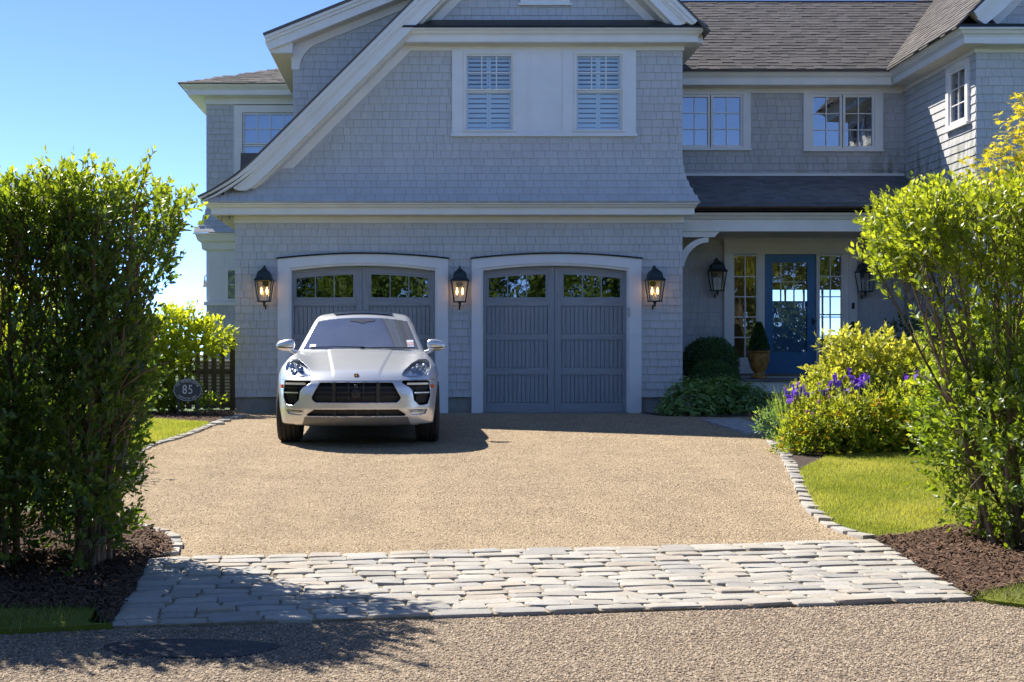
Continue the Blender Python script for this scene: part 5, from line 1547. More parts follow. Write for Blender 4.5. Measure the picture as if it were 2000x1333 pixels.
# roof: sunroof deflector and rails, window stickers, wipers
q = MB(); zr_ = float(_roof(2.28))
for i in range(12):
    x0, x1 = -.38 + .76 * i / 12, -.38 + .76 * (i + 1) / 12
    z0, z1 = [float(_roof(2.3)) - .055 * (abs(x) / .6) ** 2.2 for x in (x0, x1)]
    q.add([(x0, 2.28, z0 - .01), (x1, 2.28, z1 - .01), (x1, 2.30, z1 + .018), (x0, 2.30, z0 + .018), (x0, 3.1, z0 + .04), (x1, 3.1, z1 + .04)], [(0, 1, 2, 3), (3, 2, 5, 4)])
q.build('sunroof', simple('sunroof_deflector', (.30, .29, .27), .5), car, local=True)
for sgn in (-1, 1):
    pts = [(sgn * (.60 - .01), y, float(_roof(y)) - .055 + .012) for y in (2.35, 2.6, 3.0, 3.5, 4.0)]
    pass
def on_ws(x, z, o=.004):
    y = 1.36 + (z - 1.09) * 1.92 + .17 * (abs(x) / .72) ** 2
    return Vector((x, y - o * 1.0, z + o * 1.5))
for pts in ([(-.62, 1.112), (-.3, 1.118), (.05, 1.114)], [(.0, 1.104), (.3, 1.108), (.62, 1.104)]):
    q = MB(); q.tube([on_ws(x, z, .010) for x, z in pts], .007, 6); q.build('wiper', M['car_black'], car, local=True)
for (x0, x1, z0, z1, c) in ((.57, .655, 1.185, 1.215, (.75, .75, .78)), (.575, .66, 1.155, 1.182, (.62, .40, .42)), (.58, .665, 1.125, 1.152, (.45, .47, .65)), (-.64, -.56, 1.12, 1.16, (.68, .7, .74))):
    q = MB(); q.add([on_ws(x0, z0), on_ws(x1, z0), on_ws(x1, z1), on_ws(x0, z1)], [(0, 1, 2, 3)]); q.build('sticker', simple('window_sticker', c, .6), wsh, local=True)
q = MB(); q.add([on_ws(-.17, 1.488, .003), on_ws(.17, 1.488, .003), on_ws(.15, 1.462, .003), on_ws(.05, 1.455, .003), on_ws(.025, 1.44, .003), on_ws(-.025, 1.44, .003), on_ws(-.05, 1.455, .003), on_ws(-.15, 1.462, .003)], [tuple(range(8))[::-1]]); q.build('rear_view_mirror', simple('mirror_shape', (.045, .05, .07), .35), wsh, local=True)
# wheels
M['tyre'] = simple('tyre_rubber', (.028, .028, .03), .85, var=.2, scale=20, bump=.2, bscale=80)
M['rim'] = simple('dark_alloy', (.25, .25, .26), .3, .9)
def wheel(x, y):
    s = 1 if x > 0 else -1
    w = .285; R = .372; q = MB()
    prof = []
    groove = [-.085, -.03, .03, .085]
    prof += [(.255, -w / 2 + .015), (.30, -w / 2), (.345, -w / 2 + .006), (.364, -w / 2 + .025)]
    e = -w / 2 + .04
    prof.append((R - .004, e))
    for g_ in groove: prof += [(R, g_ - .007), (R - .012, g_ - .005), (R - .012, g_ + .005), (R, g_ + .007)]
    prof += [(R - .004, -e), (.364, w / 2 - .025), (.345, w / 2 - .006), (.30, w / 2), (.255, w / 2 - .015)]
    q.lathe(prof, (0, 0, 0), 56, 'x')
    root = q.build('wheel', M['tyre'], car, smooth=True, local=True); root.location = (x, y, R)
    q = MB(); q.lathe([(.256, -.09), (.258, .09 * s), (.262, .128), (.235, .118), (.225, .05)], (0, 0, 0), 40, 'x'); rm = q.build('rim', M['rim'], root, smooth=True, local=True)
    if s < 0: rm.rotation_euler = (0, 0, math.pi)
    for k in range(5):
        a = 2 * math.pi * k / 5
        for da in (-.13, .13):
            q = MB(); q.tube([(s * .085, math.cos(a) * .05, math.sin(a) * .05), (s * .105, math.cos(a + da) * .235, math.sin(a + da) * .235)], [.02, .016], 6); q.build('spoke', M['rim'], root, local=True)
    q = MB(); q.lathe([(.06, .04), (.06, .1), (.02, .112)], (0, 0, 0), 16, 'x'); hb_ = q.build('hub', M['rim'], root, local=True)
    if s < 0: hb_.rotation_euler = (0, 0, math.pi)
    return root
for x in (-.815, .815): wheel(x, .93); wheel(x, 3.74)
# tread blocks: cross cuts on the front tyres
# ------------------------------------------------------------------ wall lanterns
M['flame'] = emissive('lamp_bulb_glow', (1.0, .50, .12), 5.0)
M['candle'] = simple('candle_sleeve', (.75, .72, .65), .5)
def lantern(loc, label, lit=True):
    """loc: wall point behind the middle of the glass body; hangs in front of the wall"""
    r = empty('wall_lantern', loc)
    tag(r, label, 'lantern', 'wall lanterns')
    yo = -.20
    def b(mb, nm, mt, p=None, sm=False): return mb.build(nm, M[mt], p or r, smooth=sm, local=True)
    q = MB(); q.lathe([(.05, 0), (.055, .012), (.04, .025)], (0, -.025, .12), 14, 'y'); b(q, 'back_plate', 'iron')
    q = MB(); q.tube([(0, 0, -.24), (0, -.03, -.30), (0, -.05, -.235)], .012, 6); q.tube([(0, -.01, .10), (0, -.03, .34), (0, -.06, .385), (0, -.13, .40), (0, -.19, .375), (0, yo, .33)], .013, 8); b(q, 'scroll_arm', 'iron', sm=True)
    q = MB(); s2 = math.sqrt(2)
    q.lathe([(.150 * s2, .150), (.155 * s2, .158), (.150 * s2, .168), (.120 * s2, .20), (.112 * s2, .235), (.105 * s2, .27), (.085 * s2, .305), (.055 * s2, .325), (.042 * s2, .335), (.045 * s2, .35), (.018 * s2, .36), (.014 * s2, .39)], (0, yo, 0), 4, square=True); b(q, 'hood', 'iron')
    T, B_ = .135, .093; zt2, zb2 = .15, -.175
    for sx in (-1, 1):
        for sy in (-1, 1): fr = MB(); fr.tube([(sx * B_, yo + sy * B_, zb2), (sx * T, yo + sy * T, zt2)], .010, 4); b(fr, 'frame_bar', 'iron')
    pass
    q = MB(); q.box(-B_ - .012, B_ + .012, yo - B_ - .012, yo + B_ + .012, zb2 - .018, zb2); b(q, 'base', 'iron')
    q = MB(); q.lathe([(.03, zb2 - .018), (.018, zb2 - .05), (.016, zb2 - .085), (.006, zb2 - .10)][::-1], (0, yo, 0), 8); b(q, 'finial', 'iron')
    for (ax_, ay) in ((0, -1), (1, 0), (-1, 0), (0, 1)):
        if ay: v = [(-B_, yo + ay * B_, zb2), (B_, yo + ay * B_, zb2), (T, yo + ay * T, zt2), (-T, yo + ay * T, zt2)]
        else: v = [(ax_ * B_, yo - B_, zb2), (ax_ * B_, yo + B_, zb2), (ax_ * T, yo + T, zt2), (ax_ * T, yo - T, zt2)]
        q = MB(); q.add(v, [(0, 1, 2, 3)]); b(q, 'glass_pane', 'glass_clear')
    for dx in (-.045, .045):
        q = MB(); q.lathe([(.014, zb2), (.014, -.07)], (dx, yo, 0), 8); c = b(q, 'candle', 'candle')
        q = MB(); q.lathe([(.004, -.07), (.017, -.03), (.016, -.005), (.005, .04), (.001, .05)], (dx, yo, 0), 10); b(q, 'bulb', 'flame' if lit else 'candle', c, True)
    return r
lantern((fx(516, -.2), 0, fz(567, -.2)), 'lit black lantern left of the left garage door')
lantern((fx(898, -.2), 0, fz(568, -.2)), 'lit black lantern on the wall between the two garage doors')
lantern((fx(1279, -.2), 0, fz(567, -.2)), 'lit black lantern right of the right garage door')
lantern((fx(1401, MY - .2), MY, fz(548, MY - .2)), 'unlit black lantern under the porch left of the front door', False)
lantern((fx(1690, MY - .2), MY, fz(550, MY - .2)), 'unlit black lantern under the porch right of the front door, half behind leaves', False)

# soffit flood light, gooseneck lamp
fl_c = at(437, 424, CAM_D - .15)
r = empty('flood_light', tuple(fl_c)); tag(r, 'small beige twin flood light under the left corner soffit of the garage', 'flood light')
M['beige'] = simple('beige_plastic', (.42, .37, .27), .5)
q = MB(); q.lathe([(.05, -.02), (.05, .0)], (0, 0, LC0 - fl_c.z - .009), 14); q.build('mount', M['beige'], r, local=True)
for s in (-1, 1):
    q = MB(); q.lathe([(.02, .06), (.035, .045), (.045, -.02), (.052, -.045), (.044, -.046), (.03, -.02)], (0, 0, 0), 14); h = q.build('lamp_head', M['beige'], r, smooth=True, local=True)
    h.location = (s * .05, 0, 0); h.rotation_euler = (.5, -s * .45, 0)
    q = MB(); q.tube([(0, 0, LC0 - fl_c.z - .02), (s * .05, 0, .04)], .012, 6); q.build('arm', M['beige'], r, local=True)
gl_ = at(400, 556, CAM_D + LY + .1)
r = empty('barn_lamp', tuple(gl_)); tag(r, 'small bell-shaped outdoor lamp on the left edge of the rear wing', 'lamp')
q = MB(); q.lathe([(.02, .09), (.03, .05), (.07, .0), (.11, -.05), (.10, -.048), (.06, .0)], (0, 0, 0), 16); q.build('shade', simple('zinc_shade', (.5, .5, .5), .35, .8), r, smooth=True, local=True)
q = MB(); q.tube([(0, 0, .09), (0, 0, .16), (.03, 0, .19), (lx0 - gl_.x, 0, .16)], .012, 6); q.build('gooseneck', M['iron'], r, local=True)

# ------------------------------------------------------------------ house number sign
sg = at(366.5, 762, 19.25)
sr = empty('house_number_sign', (sg.x, sg.y, gz(sg.y) + .016)); tag(sr, 'oval dark grey house number sign reading 85 on two posts', 'sign')
M['sign'] = simple('sign_face', (.055, .062, .085), .5, var=.1)
M['sign_ink'] = simple('sign_lettering', (.62, .64, .68), .5)
A_, B2 = .228, .182
q = MB(); n = 48
ring = [(A_ * math.cos(2 * math.pi * k / n), B2 * math.sin(2 * math.pi * k / n)) for k in range(n)]
q.prism([(sg.x + a, sg.z + b) for a, b in ring], sg.y, sg.y + .02, 'y'); plate = q.build('sign_plate', M['sign'], sr)
q = MB(); i1 = [(.955 * a, .945 * b) for a, b in ring]; i2 = [(.925 * a, .905 * b) for a, b in ring]
vs_ = []; fs_ = []
for k in range(n): vs_ += [(sg.x + i1[k][0], sg.y - .004, sg.z + i1[k][1]), (sg.x + i2[k][0], sg.y - .004, sg.z + i2[k][1])]
for k in range(n): j = (k + 1) % n; fs_.append((2 * k, 2 * k + 1, 2 * j + 1, 2 * j))
q.add(vs_, fs_); q.build('sign_border', M['sign_ink'], plate)
def letter(ch, size, x, z, rot, nm='letter', bold=.0):
    cu = bpy.data.curves.new('glyph', 'FONT'); cu.body = ch; cu.size = size; cu.align_x = 'CENTER'; cu.align_y = 'CENTER'; cu.extrude = .002; cu.offset = bold
    o = bpy.data.objects.new('glyph', cu); COL.objects.link(o)
    dg = bpy.context.evaluated_depsgraph_get(); me = bpy.data.meshes.new_from_object(o.evaluated_get(dg))
    bpy.data.objects.remove(o)
    me.materials.clear(); me.materials.append(M['sign_ink'])
    o = bpy.data.objects.new(nm, me); COL.objects.link(o); o.parent = plate
    o.matrix_basis = Matrix.Translation((sg.x + x, sg.y - .005, sg.z + z)) @ Matrix.Rotation(rot, 4, 'Y') @ Matrix.Rotation(math.pi / 2, 4, 'X') @ Matrix.Scale(.78 if nm == 'digit' else .9, 4, (1, 0, 0))
letter('8', .20, -.045, .0, 0, 'digit', .001); letter('5', .20, .045, .0, 0, 'digit', .001)
def arc_text(s, top, size, span):
    for i, ch in enumerate(s):
        if ch == ' ': continue
        t_ = (i / (len(s) - 1) - .5) * 2 * span
        if top: a = math.pi / 2 - t_; x, z, rot = .80 * A_ * math.cos(a), .76 * B2 * math.sin(a), math.atan2(.80 * A_ * math.cos(a) * .75, .9 * B2 * math.sin(a))
        else: a = -math.pi / 2 + t_; x, z, rot = .78 * A_ * math.cos(a), .76 * B2 * math.sin(a), -math.atan2(.78 * A_ * math.cos(a) * .75, .9 * B2 * abs(math.sin(a)))
        letter(ch, size, x, z, rot)
arc_text('THE MENDELSOHNS', True, .050, 1.12)
arc_text('MARMION WAY', False, .050, .82)
for s in (-1, 1):
    q = MB(); q.box(sg.x + s * .15 - .014, sg.x + s * .15 + .014, sg.y + .022, sg.y + .045, gz(sg.y) - .1, sg.z - .02); q.build('post', M['sign'], sr)

# ------------------------------------------------------------------ picket fence at the left of the garage
fy = .25
fr_ = empty('picket_fence', (-4.6, fy, 0)); tag(fr_, 'weathered brown picket fence between the garage corner and the left shrubs', 'fence')
fxr = GX0 - .035; fztop = fz(661, fy)
q = MB(); q.box(fxr - .085, fxr, fy - .045, fy + .045, -.1, fztop); q.build('post', M['fence'], fr_)
for xp in (-5.1, -6.9):
    q = MB(); q.box(xp - .045, xp + .045, fy - .045, fy + .045, -.1, fztop); q.build('post', M['fence'], fr_)
q = MB(); q.box(-7.2, fxr + .005, fy - .07, fy + .07, fztop + .001, fztop + .028); q.build('cap_rail', simple('bleached_cap_rail', (.42, .38, .32), .8), fr_)
for z0, z1 in ((fztop - .12, fztop - .02), (fz(732, fy), fz(723, fy)), (.12, .20)):
    q = MB(); q.box(-7.15, fxr - .087, fy - .02, fy + .02, z0, z1); q.build('rail', M['fence'], fr_)
x = fxr - .17
while x > -7.1:
    q = MB(); q.box(x - .085, x, fy - .042, fy - .022, .06 + random.uniform(-.01, .01), fztop - .10); q.build('picket', M['fence'], fr_)
    x -= .138
# white ornament on the fence cap and the unit behind the fence
on_c = at(447, 655, CAM_D + fy)
q = MB()
q.lathe([(.001, 0), (.045, .004), (.05, .03), (.042, .055), (.02, .07), (.001, .074)], (on_c.x, fy, fztop + .0285), 12)
q.lathe([(.001, .07), (.022, .072), (.026, .09), (.015, .11), (.001, .114)], (on_c.x + .03, fy, fztop + .0), 10)
q.tube([(on_c.x - .03, fy, fztop + .06), (on_c.x - .06, fy, fztop + .075), (on_c.x - .05, fy, fztop + .11)], [.014, .01, .006], 6)
tag(q.build('garden_ornament', simple('white_ornament', (.8, .8, .78), .6), smooth=True), 'small white ornament sitting on the fence cap rail', 'ornament')
ac = empty('condenser_unit', (-3.75, 2.2, 0)); tag(ac, 'beige slatted air conditioner unit behind the picket fence', 'air conditioner')
M['ac'] = simple('beige_metal', (.48, .43, .36), .6)
q = MB(); q.box(-4.15, -3.35, 1.85, 2.55, 0, .82); q.build('casing', simple('unit_inside', (.15, .14, .12), .8), ac)
for k in range(13):
    q = MB(); q.box(-4.17, -3.33, 1.825, 1.849, .05 + k * .06, .05 + k * .06 + .035); q.build('slat', M['ac'], ac)
q = MB(); q.box(-4.18, -3.32, 1.82, 2.58, .822, .86); q.build('lid', M['ac'], ac)

# stepping stones: at the garage corner and along the front walk
for i, (u, v, w, h, lab) in enumerate(((470, 815, .20, .16, 'flat grey stepping stone touching the garage foundation'), (452, 819, .26, .18, 'broad grey stepping stone in front of the fence post'), (438, 824, .22, .16, 'third grey stepping stone out from the garage corner'), (425, 830, .24, .16, 'grey stepping stone nearest the left lawn'))):
    g_ = G(u, v)
    q = MB(); pts = [(g_[0] + w * .5 * math.cos(a) * random.uniform(.8, 1.1), g_[1] + h * .5 * math.sin(a) * random.uniform(.8, 1.1)) for a in np.linspace(0, 6.28, 9)[:-1]]
    q.prism(pts, gz(g_[1]) - .02, gz(g_[1]) + .035, 'z'); tag(q.build('stepping_stone', M['granite']), lab, 'stone', 'stepping stones at the garage corner')
wk = empty('stone_walk', (4.3, -3.4, 0)); tag(wk, 'grey granite walk leading from the driveway to the porch step', 'walk')
wa = [G(1372, 823), G(1440, 820), G(1502, 841), G(1462, 851)]
for i in range(9):
    for j in range(5):
        def bl(s, t):
            a = lp(wa[0], wa[1], t); b = lp(wa[3], wa[2], t); return lp(a, b, s)
        ofs = (i % 2) * .1
        c0 = bl(i / 9, min(1, max(0, (j + ofs) / 5))); c1 = bl((i + .94) / 9, min(1, max(0, (j + ofs) / 5))); c2 = bl((i + .94) / 9, min(1, (j + .93 + ofs) / 5)); c3 = bl(i / 9, min(1, (j + .93 + ofs) / 5))
        q = MB(); q.prism([c0, c1, c2, c3], gz(c0[1]) - .03, gz(c0[1]) + .028 + random.uniform(-.003, .003), 'z'); q.build('paver', M['granite'], wk)
bw = empty('brick_walk', (5.8, -.6, 0)); tag(bw, 'red brown brick walk in front of the porch step', 'walk')
for i in range(10):
    for j in range(14):
        x0 = 5.05 + i * .205 + (j % 2) * .1; y0 = -1.5 + j * .135
        q = MB(); q.box(x0, x0 + .198, y0, y0 + .128, -.03, .026 + random.uniform(-.002, .002)); q.build('brick', M['brick'], bw)

# ------------------------------------------------------------------ urns on the porch
def urn(loc, label, s=1.0):
    r = empty('garden_urn', loc); tag(r, label, 'urn', 'porch urns')
    prof = [(.125, 0), (.14, .01), (.14, .03), (.115, .05), (.085, .085), (.08, .10), (.10, .12), (.135, .17), (.16, .25), (.172, .33), (.178, .40), (.184, .44), (.205, .455), (.208, .475), (.195, .485), (.17, .48), (.165, .44), (.16, .40)]
    q = MB(); q.lathe([(a * s, b * s) for a, b in prof], (0, 0, 0), 36)
    t_ = r
    o = q.build('pot', M['urn'], r, smooth=True, local=True)
    for k in range(4):   # swags
        a0 = k * math.pi / 2 + .3
        pts = []
        for i in range(9):
            a = a0 + (i / 8) * 1.3; z = .40 - .10 * math.sin(math.pi * i / 8); rad = .177 + (z - .35) * .07
            pts.append((rad * s * math.cos(a), rad * s * math.sin(a), z * s))
        q = MB(); q.tube(pts, .009 * s, 6); q.build('swag', M['urn'], r, smooth=True, local=True)
    q = MB(); q.lathe([(.001, .43 * s), (.163 * s, .432 * s)], (0, 0, 0), 20); q.build('soil', M['soil'], r, local=True)
    return r
t = NT('ochre_glaze')
n1 = t.noise(7, 5, .65); cgl = t.ramp(n1, [(.3, (.16, .075, .02)), (.5, (.42, .22, .05)), (.7, (.55, .33, .08))])
M['urn'] = t.done(t.bsdf(cgl, .35, 0, .5, t.bump(n1, .2, .01), .3, .15))
UY = 1.12
ux = fx(1482, UY)
urn((ux, UY, .546), 'ochre glazed urn left of the blue door')
ux2 = fx(1668, UY)
urn((ux2, UY, .546), 'ochre glazed urn right of the blue door, hidden behind flowers')
# ------------------------------------------------------------------ plants
def unit(v): return v / (np.linalg.norm(v, axis=-1, keepdims=True) + 1e-9)
def leaves(name, P, D, N, L, W, tip, mat, parent, rich=True):
    """one mesh of many leaves. P base, D direction, N face normal, L length, W width"""
    n = len(P); D = unit(D); S = unit(np.cross(D, N)); N = np.cross(S, D)
    L = np.broadcast_to(L, n)[:, None]; W = np.broadcast_to(W, n)[:, None]
    dr = -N * L * .10
    if rich:
        v = np.stack([P, P + D * L * .38 + S * W * .5 + N * W * .14, P + D * L * .38 - S * W * .5 + N * W * .14, P + D * L * .40,
                      P + D * L * .72 + S * W * .36 + N * W * .10 + dr * .4, P + D * L * .72 - S * W * .36 + N * W * .10 + dr * .4, P + D * L * .74 + dr * .4, P + D * L + dr], 1)
        tri = np.array([(0, 3, 1), (0, 2, 3), (4, 6, 7), (6, 5, 7)]); qd = np.array([(1, 3, 6, 4), (3, 2, 5, 6)]); k = 8
        b = (np.arange(n) * k)[:, None, None]
        F = [(tri[None] + b).reshape(-1, 3), (qd[None] + b).reshape(-1, 4)]
    else:
        v = np.stack([P, P + D * L * .45 + S * W * .5 + N * W * .12, P + D * L + dr, P + D * L * .45 - S * W * .5 + N * W * .12], 1); k = 4
        b = (np.arange(n) * k)[:, None, None]
        F = [(np.array([(0, 1, 2), (0, 2, 3)])[None] + b).reshape(-1, 3)]
    return fast_mesh(name, v.reshape(-1, 3), F, mat, parent, tip=np.repeat(np.broadcast_to(tip, n), k), local=True)
def twigs(B, D, length, pairs, leaf, width, tipf, spread=.75, jit=.25):
    """leaf pairs along twigs. B base points, D directions -> P, D, N, L, W, tip"""
    m = len(B); D = unit(D)
    ref = unit(rng.normal(size=(m, 3))); S = unit(np.cross(D, ref)); T = np.cross(D, S)
    out = []
    for k in range(pairs):
        t_ = (k + .6) / pairs
        for s in (-1, 1):
            ang = (k * math.pi / 2 + rng.normal(0, .4, m))[:, None]
            o = S * np.cos(ang) * s + T * np.sin(ang) * s
            P = B + D * (length[:, None] * t_) + rng.normal(0, .004, (m, 3))
            sp = spread * (1.05 - .45 * t_)
            d = unit(D * (1 - sp * .6) + o * sp + rng.normal(0, jit, (m, 3)) + np.array([0, 0, .15]))
            nn = unit(D - d * (D * d).sum(1, keepdims=True) + rng.normal(0, .2, (m, 3)) + np.array([0, 0, .3]))
            sc = rng.uniform(.5, 1.2, m) * (.8 + .35 * math.sin(math.pi * min(1, t_ * .9 + .1)))
            out.append((P, d, nn, leaf * sc, width * sc, np.clip(tipf * (.35 + .65 * t_) + rng.normal(0, .08, m), 0, 1)))
    P = B + D * length[:, None]
    out.append((P, unit(D + rng.normal(0, .2, (m, 3))), unit(ref), leaf * rng.uniform(.6, .9, m), width * rng.uniform(.6, .9, m), np.clip(tipf + .1, 0, 1)))
    return [np.concatenate([o[i] for o in out]) for i in range(6)]
M['stem'] = simple('shrub_stem_bark', (.20, .14, .09), .85, var=.35, scale=18, bump=.4, bscale=60)
M['stem_dark'] = simple('dark_stem_bark', (.10, .075, .05), .9, var=.35, scale=18, bump=.4, bscale=60)
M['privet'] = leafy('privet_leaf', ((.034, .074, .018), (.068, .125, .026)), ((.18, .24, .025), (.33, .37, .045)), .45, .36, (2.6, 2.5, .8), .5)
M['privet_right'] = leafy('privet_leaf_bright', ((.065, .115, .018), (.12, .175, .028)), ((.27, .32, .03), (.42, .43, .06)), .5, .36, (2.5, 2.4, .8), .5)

def hedge(name, label, region, ntwig, stems, mat, x0, x1, y0, y1, z0, z1, base, leaf=.058, group=None, tipz=None, twl=(.12, .26)):
    r = empty(name, base); tag(r, label, 'hedge', group)
    # stems: each its own part
    pts_all = []
    for (bx, by, tx, ty, tz, rad) in stems:
        zb = gz(by) - .02; n = 9; pts = []
        bend = (random.uniform(-.07, .07), random.uniform(-.07, .07))
        for i in range(n):
            t_ = i / (n - 1); e = t_ ** 1.25
            w = math.sin(math.pi * t_)
            pts.append((bx + (tx - bx) * e + bend[0] * w + random.uniform(-.012, .012), by + (ty - by) * e + bend[1] * w + random.uniform(-.012, .012), zb + (tz - zb) * t_))
        q = MB(); q.tube(pts, [rad * (1 - .72 * i / (n - 1)) for i in range(n)], 6)
        for i in range(3, n - 1):   # side branches
            for _ in range(2):
                p = Vector(pts[i]); d = Vector((random.uniform(-1, 1), random.uniform(-1, 1), random.uniform(.3, 1.3))).normalized() * random.uniform(.15, .4)
                q.tube([p, p + d * .5 + Vector((0, 0, .02)), p + d], [rad * .35, rad * .25, rad * .1], 4, False)
                pts_all.append(tuple(p + d))
        q.build('stem', M['stem'] if random.random() < .75 else M['stem_dark'], r, smooth=True)
        pts_all += pts[3:]
    # twigs by rejection against the density region
    B = []
    need = ntwig
    for _ in range(40):
        q = rng.uniform((x0, y0, z0), (x1, y1, z1), (ntwig * 2, 3))
        k = rng.uniform(0, 1, len(q)) < region(q[:, 0], q[:, 1], q[:, 2])
        B.append(q[k])
        if sum(len(b) for b in B) > need: break
    B = np.concatenate(B)[:need]
    ctr = np.array([(x0 + x1) / 2, (y0 + y1) / 2, z0 + (z1 - z0) * .3])
    out = unit((B - ctr) * np.array([.5, 1.2, .5]))
    D = unit(out * .7 + np.array([0, 0, .75]) + rng.normal(0, .45, B.shape))
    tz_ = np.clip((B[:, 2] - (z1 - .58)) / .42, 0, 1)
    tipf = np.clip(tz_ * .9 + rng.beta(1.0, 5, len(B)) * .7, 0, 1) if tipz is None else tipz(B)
    ln = rng.uniform(*twl, len(B))
    P, d, nn, L, W, tp = twigs(B, D, ln, 5, leaf, leaf * .46, tipf)
    off = np.array(base)
    fol = leaves('foliage', P - off, d, nn, L, W, tp, mat, r)
    # fine twigs carry the leaves
    q = MB()
    for b, dd, l in list(zip(B, D, ln))[::3]:
        q.tube([tuple(b - dd * .12 - off), tuple(b + dd * l * .9 - off)], [.004, .002], 3, False)
    q.build('twig_work', M['stem_dark'], fol, local=True)['kind'] = 'stuff'
    return r

def nz3(x, y, z, s=3.0):
    return (np.sin(x * s * 1.7 + np.sin(z * s * 1.1) * 1.3) * np.cos(z * s * 1.9 + y * s) + np.sin(x * s * .8 - z * s * 1.3 + 1.7) * .7) * .5

# left hedge ------------------------------------------------
hd = 7.7; HS = FPX / hd
def LX(u, d=hd): return (u - U0) * d / FPX
def LZ(v, d=hd): return CAM_Z + (V0 - v) * d / FPX
_lr = spl([LZ(1120), LZ(1080), LZ(1000), LZ(880), LZ(760), LZ(650), LZ(560), LZ(470), LZ(400), LZ(360), LZ(320)],
          [LX(215), LX(252), LX(275), LX(280), LX(292), LX(300), LX(325), LX(345), LX(355), LX(335), LX(290)])
_lt = lambda x, y: LZ(395) + .04 * np.sin(x * 5.1 + y * 3) + .03 * np.sin(x * 11.3 + 1)
def reg_left(x, y, z):
    yc = (y + 12.58) / .58
    right = _lr(z) - np.where(z > LZ(600), .06, .10) - .06 * yc * yc - x
    top = _lt(x, y) - z
    inn = np.minimum(np.minimum(right, top), (1 - np.abs(yc)) * .5)
    shell = np.exp(-np.clip(inn, 0, 9) / .16)
    base = np.where(z > LZ(560), .95, np.where(z > LZ(900), .60, .55))
    low = (z > -.25)
    g = nz3(x, y, z, 2.6)
    dens = (base * (.35 + .65 * shell)) * np.clip(.75 + .9 * g, .12, 1)
    frontier = np.exp(-np.clip(right, 0, 9) / .25) * .65
    return np.where((inn > 0) & low, np.clip(np.maximum(dens, frontier * np.clip(.7 + g, .2, 1)), 0, 1), 0)
stems = []
for k in range(30):
    bx = random.choice((-2.05, -2.2, -2.55, -2.9, -3.3, -3.8)) + random.uniform(-.16, .16); by = -12.6 + random.uniform(-.18, .18)
    tz = random.uniform(1.5, 2.1); tx = bx + random.uniform(-.35, .45)
    tx = min(tx, float(_lr(tz)) - .22); bx = min(bx, -2.05)
    stems.append((bx, by, tx, by + random.uniform(-.35, .35), tz, random.uniform(.014, .027)))
for k in range(3):
    stems.append((-2.1 + random.uniform(-.1, .1), -12.5, -1.72 - random.uniform(0, .2), -12.55 + random.uniform(-.2, .2), random.uniform(1.3, 1.9), .02))
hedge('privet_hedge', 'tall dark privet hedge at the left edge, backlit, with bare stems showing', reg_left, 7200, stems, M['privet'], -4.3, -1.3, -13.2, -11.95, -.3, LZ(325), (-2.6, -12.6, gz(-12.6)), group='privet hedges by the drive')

# right hedge ------------------------------------------------
rd = 8.45
def RX(u): return (u - U0) * rd / FPX
def RZ(v): return CAM_Z + (V0 - v) * rd / FPX
_rl = spl([RZ(1075), RZ(1020), RZ(960), RZ(900), RZ(820), RZ(760), RZ(710), RZ(660), RZ(620), RZ(560), RZ(500), RZ(440), RZ(400), RZ(365), RZ(345)],
          [RX(1935), RX(1870), RX(1835), RX(1820), RX(1812), RX(1808), RX(1806), RX(1790), RX(1755), RX(1720), RX(1700), RX(1702), RX(1722), RX(1760), RX(1800)])
_rt = lambda x, y: RZ(405) + .05 * np.sin(x * 4.7 + y * 2) + .03 * np.sin(x * 10.1 + 2)
def reg_right(x, y, z):
    yc = (y + 11.85) / .6
    left = x - _rl(z) - .14 - .14 * np.exp(-((z - RZ(720)) / .28) ** 2) - .05 * yc * yc
    top = _rt(x, y) - z
    inn = np.minimum(np.minimum(left, top), (1 - np.abs(yc)) * .5)
    shell = np.exp(-np.clip(inn, 0, 9) / .15)
    base = np.where(z > RZ(560), .85, np.where(z > RZ(720), .16, .50))
    g = nz3(x, y, z, 2.9)
    dens = base * (.35 + .65 * shell) * np.clip(.7 + .9 * g, .10, 1)
    fr2 = np.exp(-np.clip(left, 0, 9) / .22) * np.where((z < RZ(590)) & (z > RZ(730)), .08, .45)
    return np.where((inn > 0), np.clip(np.maximum(dens, fr2 * np.clip(.6 + g, .15, 1)), 0, 1), 0)
stems = []
for k in range(15):
    bx, by = 4.02 + random.uniform(-.16, .12), -11.85 + random.uniform(-.14, .14)
    tz = random.uniform(1.5, 2.1); tx = RX(1720) + (k / 15) ** .8 * 1.25 + random.uniform(-.08, .08)
    stems.append((bx, by, tx, by + random.uniform(-.3, .3), tz, random.uniform(.014, .026)))
for k in range(18):
    bx, by = 4.25 + random.uniform(0, 1.5), -11.85 + random.uniform(-.2, .2)
    stems.append((bx, by, bx + random.uniform(-.4, .4), by + random.uniform(-.3, .3), random.uniform(1.5, 2.1), random.uniform(.013, .025)))
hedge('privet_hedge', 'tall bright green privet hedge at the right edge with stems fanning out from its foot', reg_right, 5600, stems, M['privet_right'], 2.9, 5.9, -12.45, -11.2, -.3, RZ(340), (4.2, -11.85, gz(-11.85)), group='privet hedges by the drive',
      tipz=lambda B: np.clip(np.clip((B[:, 2] - .9) / 1.2, 0, 1) * .6 + rng.beta(1.1, 4, len(B)) * .7, 0, 1))

